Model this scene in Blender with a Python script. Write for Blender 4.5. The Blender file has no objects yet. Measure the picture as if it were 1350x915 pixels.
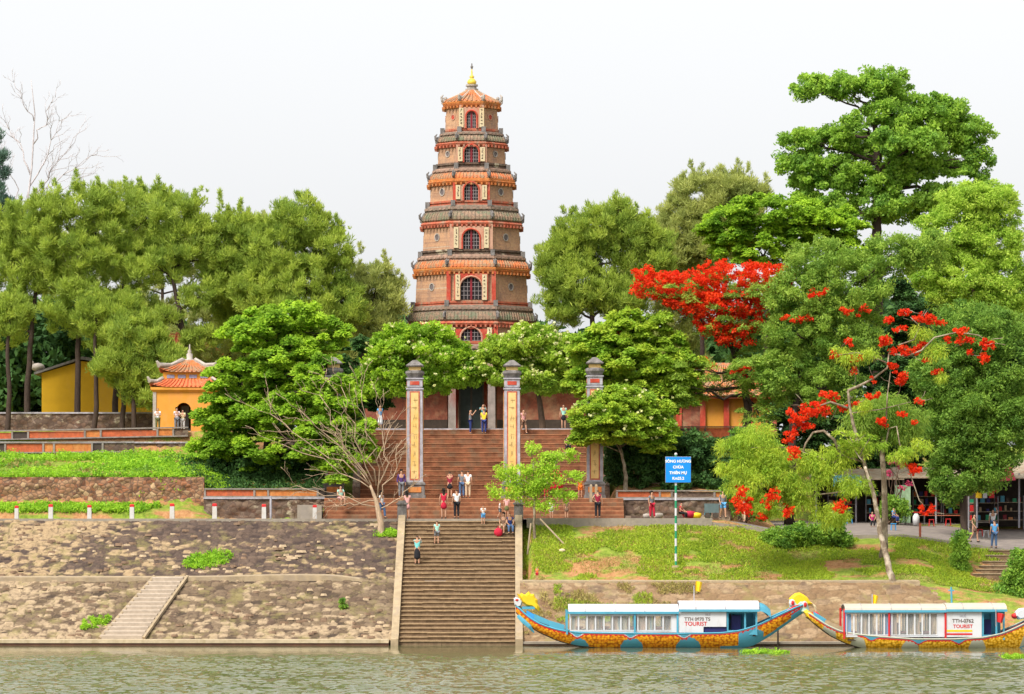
import bpy, math, random
import numpy as np
from mathutils import Vector, Matrix

# ------------------------------------------------------------------ set-up
random.seed(7)
C = bpy.context.scene.collection
F, H, HY, CY = 4800.0, 7.1, 680.0, -200.0
def sc(Y): return (Y - CY) / F
def P(px, py, Y): s = sc(Y); return Vector(((px - 675) * s, Y, H + (HY - py) * s))
def X(px, Y): return (px - 675) * sc(Y)
def Z(py, Y): return H + (HY - py) * sc(Y)
def PY(z, Y): return HY - (z - H) / sc(Y)

cam_d = bpy.data.cameras.new('camera'); cam = bpy.data.objects.new('camera', cam_d); C.objects.link(cam)
cam.location = (0, CY, H); cam.rotation_euler = (math.pi / 2, 0, 0)
cam_d.sensor_width = 36; cam_d.lens = 36 * F / 1350; cam_d.shift_y = (HY - 457.5) / 1350
cam_d.clip_start = 1; cam_d.clip_end = 9000
bpy.context.scene.camera = cam

# ------------------------------------------------------------------ light
SUN_EL, SUN_AZ = 52, 215       # azimuth clockwise from +Y (north): from behind-left of the camera
w = bpy.data.worlds.new('World'); bpy.context.scene.world = w; w.use_nodes = True
nt = w.node_tree; bg = nt.nodes['Background']
sky = nt.nodes.new('ShaderNodeTexSky'); sky.sky_type = 'NISHITA'; sky.sun_disc = False
sky.sun_elevation = math.radians(SUN_EL); sky.sun_rotation = math.radians(SUN_AZ)
sky.air_density = 1.0; sky.dust_density = 6.0; sky.ozone_density = 1.0
hs = nt.nodes.new('ShaderNodeHueSaturation'); hs.inputs['Saturation'].default_value = 0.12
hs.inputs['Value'].default_value = 1.0
nt.links.new(sky.outputs[0], hs.inputs['Color']); 
ov = nt.nodes.new('ShaderNodeMix'); ov.data_type = 'RGBA'; ov.inputs[0].default_value = 0.82; ov.inputs[7].default_value = (1.56, 1.58, 1.61, 1)   # even cloud deck over the clear sky
nt.links.new(hs.outputs[0], ov.inputs[6]); nt.links.new(ov.outputs[2], bg.inputs['Color'])
bg.inputs['Strength'].default_value = 0.15
sd = bpy.data.lights.new('sun', 'SUN'); sd.energy = 1.3; sd.angle = math.radians(18); sd.color = (1.0, 0.95, 0.86)
so = bpy.data.objects.new('sun', sd); C.objects.link(so)
az, el = math.radians(SUN_AZ), math.radians(SUN_EL)
dirv = Vector((math.sin(az) * math.cos(el), math.cos(az) * math.cos(el), math.sin(el)))
so.rotation_euler = dirv.to_track_quat('Z', 'Y').to_euler(); so.location = dirv * 150
vs = bpy.context.scene.view_settings
vs.view_transform = 'Standard'; vs.look = 'None'; vs.gamma = 1; vs.use_curve_mapping = False
vs.exposure = 1.9

# ------------------------------------------------------------------ noise
def vnoise(x, y, seed=0):
    xi = np.floor(x).astype(np.int64); yi = np.floor(y).astype(np.int64); xf = x - xi; yf = y - yi
    def h(a, b):
        n = (a * 374761393 + b * 668265263 + seed * 974634777) & 0xffffffff
        n = ((n ^ (n >> 13)) * 1274126177) & 0xffffffff
        return ((n ^ (n >> 16)) & 0xffff) / 65535.0
    u = xf * xf * (3 - 2 * xf); v = yf * yf * (3 - 2 * yf)
    return (h(xi, yi) * (1 - u) + h(xi + 1, yi) * u) * (1 - v) + (h(xi, yi + 1) * (1 - u) + h(xi + 1, yi + 1) * u) * v
def fbm(x, y, seed=0, o=4):
    s = 0; a = 0.5
    for k in range(o): s = s + a * vnoise(x * 2 ** k, y * 2 ** k, seed + k); a *= 0.5
    return s

# ------------------------------------------------------------------ materials
_m = {}
ALB = 0.82
def N(nt, t, **kw):
    n = nt.nodes.new(t)
    for k, v in kw.items():
        if k.startswith('i_'): n.inputs[k[2:].replace('_', ' ')].default_value = v
        else: setattr(n, k, v)
    return n
def ramp(nt, fac, stops):
    r = nt.nodes.new('ShaderNodeValToRGB'); e = r.color_ramp.elements
    while len(e) > 1: e.remove(e[-1])
    e[0].position = stops[0][0]; e[0].color = (*stops[0][1], 1)
    for p, c in stops[1:]: q = e.new(p); q.color = (*c, 1)
    nt.links.new(fac, r.inputs[0]); return r.outputs[0]
def coords(nt, scale=(1, 1, 1), kind='world'):
    mp = nt.nodes.new('ShaderNodeMapping'); mp.inputs['Scale'].default_value = scale
    if kind == 'world':
        g = nt.nodes.new('ShaderNodeNewGeometry'); nt.links.new(g.outputs['Position'], mp.inputs['Vector'])
    else:
        g = nt.nodes.new('ShaderNodeTexCoord'); nt.links.new(g.outputs['Object'], mp.inputs['Vector'])
    return mp.outputs[0]
def mixc(nt, fac, a, b, mode='MIX'):
    m = nt.nodes.new('ShaderNodeMix'); m.data_type = 'RGBA'; m.blend_type = mode
    for s, v in ((m.inputs[0], fac), (m.inputs[6], a), (m.inputs[7], b)):
        if hasattr(v, 'is_linked'): nt.links.new(v, s)
        else: s.default_value = (*v, 1) if isinstance(v, (tuple, list)) else v
    return m.outputs[2]
def noise(nt, vec, scale, detail=4, rough=0.55):
    n = N(nt, 'ShaderNodeTexNoise', i_Scale=scale, i_Detail=detail, i_Roughness=rough); nt.links.new(vec, n.inputs['Vector']); return n.outputs['Fac']
def voro(nt, vec, scale, feature='F1', out='Distance', rnd=1.0):
    n = N(nt, 'ShaderNodeTexVoronoi', feature=feature, i_Scale=scale); n.inputs['Randomness'].default_value = rnd
    nt.links.new(vec, n.inputs['Vector']); return n.outputs[out]
def bump(nt, b, h, strength, dist=0.05):
    bn = N(nt, 'ShaderNodeBump', i_Strength=strength, i_Distance=dist); nt.links.new(h, bn.inputs['Height']); nt.links.new(bn.outputs[0], b.inputs['Normal'])
def newmat(name, rough=0.8):
    m = bpy.data.materials.new(name); m.use_nodes = True; nt = m.node_tree
    b = nt.nodes['Principled BSDF']; b.inputs['Roughness'].default_value = rough
    b.inputs['Specular IOR Level'].default_value = 0.25
    _m[name] = m; return m, nt, b
def plain(name, col, rough=0.7, var=0.25, scale=3.0, bmp=0.15, dirt=None, stretch=(1, 1, 1)):
    """painted or cast surface with weathering"""
    if name in _m: return _m[name]
    col = tuple(c * ALB for c in col); dirt = tuple(c * ALB for c in dirt) if dirt else None
    m, nt, b = newmat(name, rough); v = coords(nt, stretch)
    f = noise(nt, v, scale, 6, 0.65)
    lo = tuple(max(0, c * (1 - var)) for c in col); hi = tuple(min(1, c * (1 + var * 0.6)) for c in col)
    c = ramp(nt, f, [(0.3, lo), (0.7, hi)])
    if dirt:
        f2 = noise(nt, coords(nt, (1, 1, 0.35)), scale * 0.6, 8, 0.7)
        k = ramp(nt, f2, [(0.5, (0, 0, 0)), (0.68, (1, 1, 1))])
        c = mixc(nt, k, c, dirt)
    nt.links.new(c, b.inputs['Base Color'])
    if bmp: bump(nt, b, noise(nt, v, scale * 8, 4), bmp, 0.02)
    return m
def cloth(name, col): return plain('cloth_' + name, col, 0.9, 0.15, 9, 0.1)
def leafmat(name, dark, mid, light, trans=0.3):
    if mid[1] > mid[0] and mid[0] < .5: dark, mid, light = [(min(.75, c[0] * 1.42), min(.8, c[1] * 1.2), c[2] * 1.25 + .012) for c in (dark, mid, light)]
    m, nt, b = newmat(name, 0.6); b.inputs['Specular IOR Level'].default_value = 0.2
    trans = min(.5, trans + .1)
    a = N(nt, 'ShaderNodeAttribute', attribute_name='tone')
    c = ramp(nt, a.outputs['Fac'], [(0.0, dark), (0.5, mid), (1.0, light)])
    f = noise(nt, coords(nt), 0.45, 3)
    c = mixc(nt, ramp(nt, f, [(0.35, (0, 0, 0)), (0.7, (1, 1, 1))]), c, mixc(nt, 0.5, c, light))
    nt.links.new(c, b.inputs['Base Color'])
    t = nt.nodes.new('ShaderNodeBsdfTranslucent'); nt.links.new(c, t.inputs['Color'])
    ms = nt.nodes.new('ShaderNodeMixShader'); ms.inputs[0].default_value = trans
    out = nt.nodes['Material Output']; nt.links.new(b.outputs[0], ms.inputs[1]); nt.links.new(t.outputs[0], ms.inputs[2])
    nt.links.new(ms.outputs[0], out.inputs['Surface']); return m

L_pine = leafmat('pine_needles', (0.10, 0.19, 0.025), (0.20, 0.34, 0.04), (0.38, 0.53, 0.07), 0.45)
L_pine2 = leafmat('far_pine_needles', (0.17, 0.26, 0.06), (0.27, 0.37, 0.09), (0.42, 0.52, 0.14), 0.45)
L_dark = leafmat('broad_leaves', (0.05, 0.15, 0.01), (0.15, 0.34, 0.016), (0.35, 0.58, 0.03), 0.4)
L_lime = leafmat('lime_leaves', (0.10, 0.24, 0.015), (0.18, 0.38, 0.02), (0.36, 0.52, 0.04), 0.4)
L_olive = leafmat('wispy_leaves', (0.06, 0.16, 0.02), (0.14, 0.30, 0.03), (0.30, 0.48, 0.06), 0.4)
L_big = leafmat('old_tree_leaves', (0.07, 0.19, 0.03), (0.15, 0.34, 0.035), (0.30, 0.52, 0.05), 0.42)
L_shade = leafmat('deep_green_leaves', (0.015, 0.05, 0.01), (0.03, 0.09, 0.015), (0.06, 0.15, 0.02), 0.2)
L_grass = leafmat('grass_blades', (0.10, 0.20, 0.01), (0.20, 0.36, 0.015), (0.36, 0.50, 0.03), 0.3)
L_dry = leafmat('dry_grass_blades', (0.16, 0.18, 0.04), (0.26, 0.27, 0.06), (0.38, 0.36, 0.12), 0.3)
L_red = leafmat('flame_blossom', (0.55, 0.012, 0.006), (0.78, 0.028, 0.008), (0.85, 0.085, 0.012), 0.35)
L_cream = leafmat('frangipani_blossom', (0.6, 0.62, 0.2), (0.75, 0.75, 0.3), (0.85, 0.85, 0.5), 0.3)
L_pink = leafmat('bougainvillea_blossom', (0.35, 0.03, 0.08), (0.5, 0.05, 0.12), (0.6, 0.1, 0.2), 0.3)

def barkmat(name, col, pale=None):
    m, nt, b = newmat(name, 0.9); v = coords(nt, (1, 1, 0.3))
    f = noise(nt, v, 9, 8, 0.7)
    c = ramp(nt, f, [(0.3, tuple(x * 0.5 for x in col)), (0.6, col), (0.8, tuple(min(1, x * 1.5) for x in col))])
    if pale:
        k = ramp(nt, noise(nt, coords(nt), 2.2, 4), [(0.45, (0, 0, 0)), (0.6, (1, 1, 1))]); c = mixc(nt, k, c, pale)
    nt.links.new(c, b.inputs['Base Color']); bump(nt, b, f, 0.6, 0.04); return m
B_dark = barkmat('dark_bark', (0.06, 0.04, 0.03))
B_brown = barkmat('brown_bark', (0.14, 0.09, 0.06))
B_pale = barkmat('pale_bark', (0.2, 0.15, 0.1), (0.34, 0.28, 0.2))
B_twig = barkmat('brown_twig', (0.46, 0.33, 0.22))

def stonemat(name, cols, scale, mortar, bs=0.7, stretch=(1, 1, 1), patch=None, moss=None):
    m, nt, b = newmat(name, 0.92); v = coords(nt, stretch)
    cell = voro(nt, v, scale, 'F1', 'Color'); sep = nt.nodes.new('ShaderNodeSeparateColor'); nt.links.new(cell, sep.inputs[0])
    n = len(cols); cols = [tuple(x * ALB for x in q) for q in cols]; mortar = tuple(x * ALB for x in mortar)
    c = ramp(nt, sep.outputs[0], [(i / (n - 1), cc) for i, cc in enumerate(cols)])
    edge = voro(nt, v, scale, 'DISTANCE_TO_EDGE')
    k = ramp(nt, edge, [(0.02, (1, 1, 1)), (0.09, (0, 0, 0))])
    c = mixc(nt, k, c, mortar)
    f = noise(nt, coords(nt), 6, 6, 0.7)
    c = mixc(nt, 0.6, c, ramp(nt, f, [(0.3, (0.45, 0.45, 0.45)), (0.7, (1, 1, 1))]), 'MULTIPLY')
    zlow = bool(patch) and len(patch) > 4
    if patch:   # flaking pale render left on the stones
        pc, sx, lo, hi = patch[:4]
        f2 = noise(nt, coords(nt, sx), 1.0, 7, 0.62)
        big = noise(nt, coords(nt, (0.16, 0.3, 0.3)), 1.0, 3, 0.5)
        ad = nt.nodes.new('ShaderNodeMath'); ad.operation = 'MULTIPLY_ADD'; nt.links.new(big, ad.inputs[0]); ad.inputs[1].default_value = 0.5; nt.links.new(f2, ad.inputs[2])
        sb = nt.nodes.new('ShaderNodeMath'); sb.operation = 'SUBTRACT'; nt.links.new(ad.outputs[0], sb.inputs[0]); sb.inputs[1].default_value = 0.25; f2 = sb.outputs[0]
        if zlow:    # more render left where the slope meets the river, and towards the upstream end
            ge = nt.nodes.new('ShaderNodeNewGeometry'); sp = nt.nodes.new('ShaderNodeSeparateXYZ'); nt.links.new(ge.outputs['Position'], sp.inputs[0])
            for out_, a0, a1, b0, b1 in (('Z', 0.2, 1.5, patch[4], 0.0), ('X', -32, -14, patch[5], 0.0)):
                mr = nt.nodes.new('ShaderNodeMapRange'); nt.links.new(sp.outputs[out_], mr.inputs[0])
                for q_, v_ in zip((1, 2, 3, 4), (a0, a1, b0, b1)): mr.inputs[q_].default_value = v_
                a2 = nt.nodes.new('ShaderNodeMath'); a2.operation = 'ADD'; nt.links.new(f2, a2.inputs[0]); nt.links.new(mr.outputs[0], a2.inputs[1]); f2 = a2.outputs[0]
        c = mixc(nt, ramp(nt, f2, [(lo, (0, 0, 0)), (hi, (1, 1, 1))]), c, pc)
    if moss:
        f3 = noise(nt, coords(nt), 0.5, 7, 0.7); c = mixc(nt, ramp(nt, f3, [(0.5, (0, 0, 0)), (0.65, (1, 1, 1))]), c, moss)
    nt.links.new(c, b.inputs['Base Color']); bump(nt, b, edge, bs, 0.08); return m
M_rubble = stonemat('pitched_stone', [(0.115, 0.075, 0.055), (0.2, 0.13, 0.09), (0.08, 0.052, 0.045), (0.31, 0.21, 0.13)], 3.2, (0.15, 0.11, 0.09), 0.8, (1, 1.6, 1.6), ((0.58, 0.42, 0.23), (1.5, 4.2, 4.2), 0.605, 0.63, 0.0, 0.06))
M_rubble_low = stonemat('pitched_stone_lower', [(0.155, 0.10, 0.06), (0.26, 0.175, 0.10), (0.13, 0.085, 0.055), (0.39, 0.27, 0.15)], 2.6, (0.2, 0.15, 0.11), 0.8, (1, 1.6, 1.6), ((0.58, 0.44, 0.27), (1.7, 3.6, 3.6), 0.595, 0.62, 0.07, 0.03))
M_revet = stonemat('revetment_stone', [(0.26, 0.16, 0.085), (0.36, 0.24, 0.13), (0.2, 0.13, 0.07), (0.44, 0.31, 0.18)], 2.0, (0.26, 0.2, 0.14), 0.5, (0.7, 1.8, 1.8), ((0.46, 0.34, 0.19), (1.2, 3.0, 3.0), 0.62, 0.66), (0.19, 0.2, 0.06))
M_wallstone = stonemat('rubble_wall_stone', [(0.34, 0.13, 0.06), (0.46, 0.26, 0.14), (0.2, 0.09, 0.05), (0.6, 0.4, 0.22)], 3.4, (0.16, 0.10, 0.07), 0.8, (1, 1, 1.3))
M_wallold = stonemat('old_wall_stone', [(0.16, 0.09, 0.06), (0.24, 0.16, 0.11), (0.12, 0.08, 0.06), (0.3, 0.22, 0.16)], 3.0, (0.14, 0.09, 0.07), 0.5, (1, 1, 1.3), ((0.4, 0.34, 0.24), (1, 1, 1.4), 0.62, 0.7))

def brickmat(name, c1, c2, mortar, scale=5.0, streak=(0.2, 0.14, 0.12)):
    m, nt, b = newmat(name, 0.9)
    tc = nt.nodes.new('ShaderNodeTexCoord'); sx = nt.nodes.new('ShaderNodeSeparateXYZ'); nt.links.new(tc.outputs['Object'], sx.inputs[0])
    ad = nt.nodes.new('ShaderNodeMath'); ad.operation = 'ADD'; nt.links.new(sx.outputs[0], ad.inputs[0]); nt.links.new(sx.outputs[1], ad.inputs[1])
    cb = nt.nodes.new('ShaderNodeCombineXYZ'); nt.links.new(ad.outputs[0], cb.inputs[0]); nt.links.new(sx.outputs[2], cb.inputs[1])
    br = N(nt, 'ShaderNodeTexBrick', i_Scale=scale); nt.links.new(cb.outputs[0], br.inputs['Vector'])
    br.inputs['Color1'].default_value = (*c1, 1); br.inputs['Color2'].default_value = (*c2, 1); br.inputs['Mortar'].default_value = (*mortar, 1)
    br.inputs['Mortar Size'].default_value = 0.02; br.inputs['Brick Width'].default_value = 1.1; br.inputs['Row Height'].default_value = 0.55
    c = br.outputs['Color']
    f = noise(nt, coords(nt, (1, 1, 0.25), 'obj'), 1.6, 8, 0.7)
    c = mixc(nt, ramp(nt, f, [(0.5, (0, 0, 0)), (0.72, (0.8, 0.8, 0.8))]), c, streak)
    f = noise(nt, coords(nt, (1, 1, 1), 'obj'), 0.9, 6, 0.6)
    c = mixc(nt, ramp(nt, f, [(0.5, (0, 0, 0)), (0.7, (0.6, 0.6, 0.6))]), c, (0.50, 0.32, 0.19))
    f = noise(nt, coords(nt, (1, 1, 1), 'obj'), 7, 6, 0.8)
    c = mixc(nt, 0.55, c, ramp(nt, f, [(0.35, (0.45, 0.42, 0.45)), (0.62, (1, 1, 1))]), 'MULTIPLY')
    nt.links.new(c, b.inputs['Base Color']); bump(nt, b, br.outputs['Fac'], -0.4, 0.03); return m
M_brick = brickmat('pagoda_brick', (0.50, 0.275, 0.15), (0.36, 0.20, 0.12), (0.46, 0.35, 0.25))
M_brickred = brickmat('old_red_brick', (0.34, 0.10, 0.06), (0.26, 0.08, 0.05), (0.22, 0.12, 0.09), 4, (0.1, 0.06, 0.05))
def tilemat(name, a, b_, moss, lo=0.5):
    m, nt, b = newmat(name, 0.6); v = coords(nt)
    c = ramp(nt, noise(nt, v, 5, 5, 0.7), [(0.3, a), (0.7, b_)])
    k = ramp(nt, noise(nt, v, 1.6, 7, 0.75), [(lo, (0, 0, 0)), (lo + 0.12, (1, 1, 1))]); c = mixc(nt, k, c, moss)
    nt.links.new(c, b.inputs['Base Color']); bump(nt, b, noise(nt, v, 14, 3), 0.5, 0.05); return m
M_tile_or = tilemat('orange_glazed_tile', (0.44, 0.095, 0.035), (0.58, 0.2, 0.06), (0.30, 0.19, 0.11), 0.44)
M_tile_moss = tilemat('mossy_grey_tile', (0.12, 0.09, 0.07), (0.34, 0.21, 0.13), (0.14, 0.15, 0.09), 0.46)
M_tile_red = tilemat('red_tile', (0.5, 0.1, 0.04), (0.66, 0.2, 0.08), (0.35, 0.2, 0.12), 0.55)
M_red = plain('red_limewash', (0.52, 0.07, 0.04), 0.8, 0.35, 2.5, 0.2, (0.6, 0.26, 0.16))
M_redwood = plain('dark_red_wood', (0.24, 0.02, 0.03), 0.5, 0.3)
M_pinkp = plain('faded_pink_plaster', (0.56, 0.32, 0.22), 0.85, 0.25, 2, 0.2, (0.55, 0.2, 0.12))
M_orband = plain('orange_cornice', (0.56, 0.18, 0.05), 0.8, 0.35, 3, 0.3, (0.4, 0.26, 0.14))
M_redband = plain('red_cornice', (0.5, 0.13, 0.07), 0.8, 0.4, 3, 0.3, (0.36, 0.25, 0.17))
M_yel = plain('ochre_wall_paint', (0.70, 0.40, 0.02), 0.85, 0.1, 1.2, 0.1, (0.66, 0.38, 0.05))
M_orwall = plain('orange_wall_paint', (0.72, 0.32, 0.05), 0.85, 0.12, 1.2, 0.1, (0.8, 0.33, 0.1))
M_gold = plain('gilded_metal', (0.85, 0.6, 0.08), 0.35, 0.15)
M_pale = plain('pale_stone', (0.46, 0.40, 0.35), 0.85, 0.25, 3, 0.3, (0.35, 0.3, 0.25))
M_grey = plain('weathered_grey_stone', (0.22, 0.20, 0.19), 0.9, 0.45, 4, 0.5, (0.10, 0.09, 0.08))
M_greyl = plain('light_grey_plaster', (0.44, 0.42, 0.46), 0.85, 0.3, 3, 0.2, (0.22, 0.19, 0.18))
M_cream = plain('cream_plaster', (0.66, 0.54, 0.34), 0.85, 0.12, 3, 0.1, (0.7, 0.5, 0.28))
M_panel = plain('yellow_panel', (0.78, 0.54, 0.22), 0.8, 0.15, 3, 0.1, (0.75, 0.45, 0.12))
M_conc = plain('cream_concrete', (0.42, 0.32, 0.20), 0.9, 0.3, 2, 0.3, (0.34, 0.27, 0.2))
M_concg = plain('grey_concrete', (0.34, 0.29, 0.23), 0.9, 0.25, 3, 0.3, (0.3, 0.26, 0.22))
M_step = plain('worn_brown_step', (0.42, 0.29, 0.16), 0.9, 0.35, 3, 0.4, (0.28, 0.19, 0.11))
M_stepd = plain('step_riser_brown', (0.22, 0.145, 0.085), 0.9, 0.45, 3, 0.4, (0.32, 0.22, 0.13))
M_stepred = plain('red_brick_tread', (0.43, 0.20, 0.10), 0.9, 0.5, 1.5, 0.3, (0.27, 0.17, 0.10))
M_stepredd = plain('shaded_brick_riser', (0.27, 0.105, 0.052), 0.9, 0.6, 1.5, 0.4, (0.2, 0.125, 0.075))  # darker than the tread: shade under the nosing put into the colour
M_dark = plain('dark_interior', (0.02, 0.018, 0.02), 0.9, 0.3)
M_darkwood = plain('dark_wood', (0.07, 0.05, 0.04), 0.6, 0.3)
M_white = plain('white_paint', (0.66, 0.66, 0.68), 0.5, 0.06, 2, 0.05, (0.5, 0.47, 0.44))
M_whiteroof = plain('white_roof_paint', (0.68, 0.66, 0.69), 0.5, 0.06, 1.2, 0.05, (0.7, 0.64, 0.64))
M_creamroof = plain('cream_roof_paint', (0.55, 0.49, 0.40), 0.6, 0.1, 1.2, 0.05, (0.6, 0.5, 0.42))
M_redp = plain('red_paint', (0.62, 0.03, 0.03), 0.5, 0.1)
M_green = plain('green_paint', (0.03, 0.30, 0.14), 0.5, 0.1)
M_blue = plain('sky_blue_paint', (0.09, 0.36, 0.50), 0.5, 0.12, 2, 0.05)
M_blue2 = plain('bright_blue_paint', (0.05, 0.33, 0.7), 0.5, 0.15)
M_sign = plain('sign_blue_paint', (0.01, 0.27, 0.8), 0.4, 0.05)
M_navy = plain('navy_paint', (0.03, 0.03, 0.14), 0.6, 0.1)
M_hullw = plain('pale_cloud_paint', (0.48, 0.48, 0.38), 0.6, 0.12, 3, 0.1)
M_keel = plain('tarred_keel', (0.08, 0.06, 0.05), 0.6, 0.3)
M_yelp = plain('yellow_paint', (0.9, 0.58, 0.02), 0.5, 0.12, 4, 0.2)
M_skin = plain('skin', (0.55, 0.3, 0.19), 0.6, 0.08)
M_hair = plain('black_hair', (0.02, 0.015, 0.012), 0.5, 0.2)
M_ink = plain('ink_stroke', (0.12, 0.08, 0.06), 0.9, 0.1)
M_inkw = plain('white_lettering', (0.85, 0.88, 0.9), 0.6, 0.02)
M_road = plain('dusty_asphalt', (0.24, 0.20, 0.18), 0.9, 0.25, 1.5, 0.2, (0.32, 0.27, 0.22))
M_glass = None
def glassm():
    m, nt, b = newmat('window_glass', 0.08); b.inputs['Base Color'].default_value = (0.9, 0.95, 0.95, 1)
    b.inputs['Alpha'].default_value = 0.10; b.inputs['Specular IOR Level'].default_value = 0.6; return m
M_glass = glassm()
def scalemat(name, a, b_):
    m, nt, b = newmat(name, 0.5); v = coords(nt, (1.0, 0.3, 1.2), 'obj')
    e = voro(nt, v, 7.0, 'F1', 'Distance', 0.75)
    c = ramp(nt, e, [(0.2, a), (0.5, b_), (0.75, tuple(x * 0.45 for x in b_))])
    f = noise(nt, coords(nt), 2.5, 4); c = mixc(nt, 0.35, c, ramp(nt, f, [(0.3, (0.6, 0.55, 0.5)), (0.7, (1, 1, 1))]), 'MULTIPLY')
    nt.links.new(c, b.inputs['Base Color']); bump(nt, b, e, -0.4, 0.03); return m
M_scale = scalemat('orange_scales', (0.85, 0.46, 0.02), (0.78, 0.25, 0.01))
M_scale2 = scalemat('yellow_scales', (0.88, 0.55, 0.08), (0.72, 0.36, 0.01))
def curtainmat():
    m, nt, b = newmat('striped_curtain', 0.9); v = coords(nt, (1, 1, 0.1))
    c = ramp(nt, noise(nt, v, 3.0, 3), [(0.36, (0.08, 0.05, 0.04)), (0.42, (0.42, 0.3, 0.16)), (0.5, (0.36, 0.22, 0.16)), (0.58, (0.42, 0.34, 0.22)), (0.66, (0.16, 0.22, 0.24))])
    nt.links.new(c, b.inputs['Base Color']); return m
M_curt = curtainmat()
def groundmat():
    m, nt, b = newmat('earth_and_grass', 0.95); v = coords(nt)
    g = ramp(nt, noise(nt, v, 2.5, 8, 0.7), [(0.3, (0.09, 0.13, 0.015)), (0.5, (0.17, 0.23, 0.025)), (0.7, (0.27, 0.31, 0.05))])
    d = ramp(nt, noise(nt, v, 3.5, 8, 0.75), [(0.3, (0.2, 0.09, 0.035)), (0.5, (0.34, 0.17, 0.07)), (0.7, (0.42, 0.25, 0.12))])
    k = ramp(nt, noise(nt, coords(nt, (0.45, 1, 1)), 0.55, 7, 0.65), [(0.475, (0, 0, 0)), (0.545, (1, 1, 1))])
    nt.links.new(mixc(nt, k, g, d), b.inputs['Base Color']); bump(nt, b, noise(nt, v, 9, 6), 0.8, 0.1); return m
M_ground = groundmat()
def watermat():
    m, nt, b = newmat('river_water', 0.05); b.inputs['IOR'].default_value = 1.33; b.inputs['Specular IOR Level'].default_value = 0.5
    v = coords(nt, (0.25, 0.25, 0.25)); f = noise(nt, v, 0.6, 4)
    nt.links.new(ramp(nt, f, [(0.35, (0.095, 0.105, 0.045)), (0.65, (0.135, 0.135, 0.065))]), b.inputs['Base Color'])
    bump(nt, b, noise(nt, coords(nt, (1, 0.6, 1)), 6, 3), 0.12, 0.03)
    return m
M_water = watermat()

# ------------------------------------------------------------------ object helpers
ORI = {}
def tag(o, label=None, cat=None, group=None, kind=None):
    if label: o['label'] = label
    if cat: o['category'] = cat
    if group: o['group'] = group
    if kind: o['kind'] = kind
    return o
def thing(name, label, cat, loc, group=None):
    o = bpy.data.objects.new(name, None); o.empty_display_size = 0.3; C.objects.link(o); o.location = loc
    ORI[o.name] = Vector(loc); return tag(o, label, cat, group)
def place(me, name, parent, mats, smooth=False):
    for m in (mats if isinstance(mats, (list, tuple)) else [mats]): me.materials.append(m)
    if smooth and len(me.polygons): me.polygons.foreach_set('use_smooth', [True] * len(me.polygons))
    o = bpy.data.objects.new(name, me); C.objects.link(o)
    if parent is not None: o.parent = parent; ORI[o.name] = ORI[parent.name]
    return o
def setorigin(o, loc):
    loc = Vector(loc); o.data.transform(Matrix.Translation(-loc)); o.location = loc; ORI[o.name] = loc; return o

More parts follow.
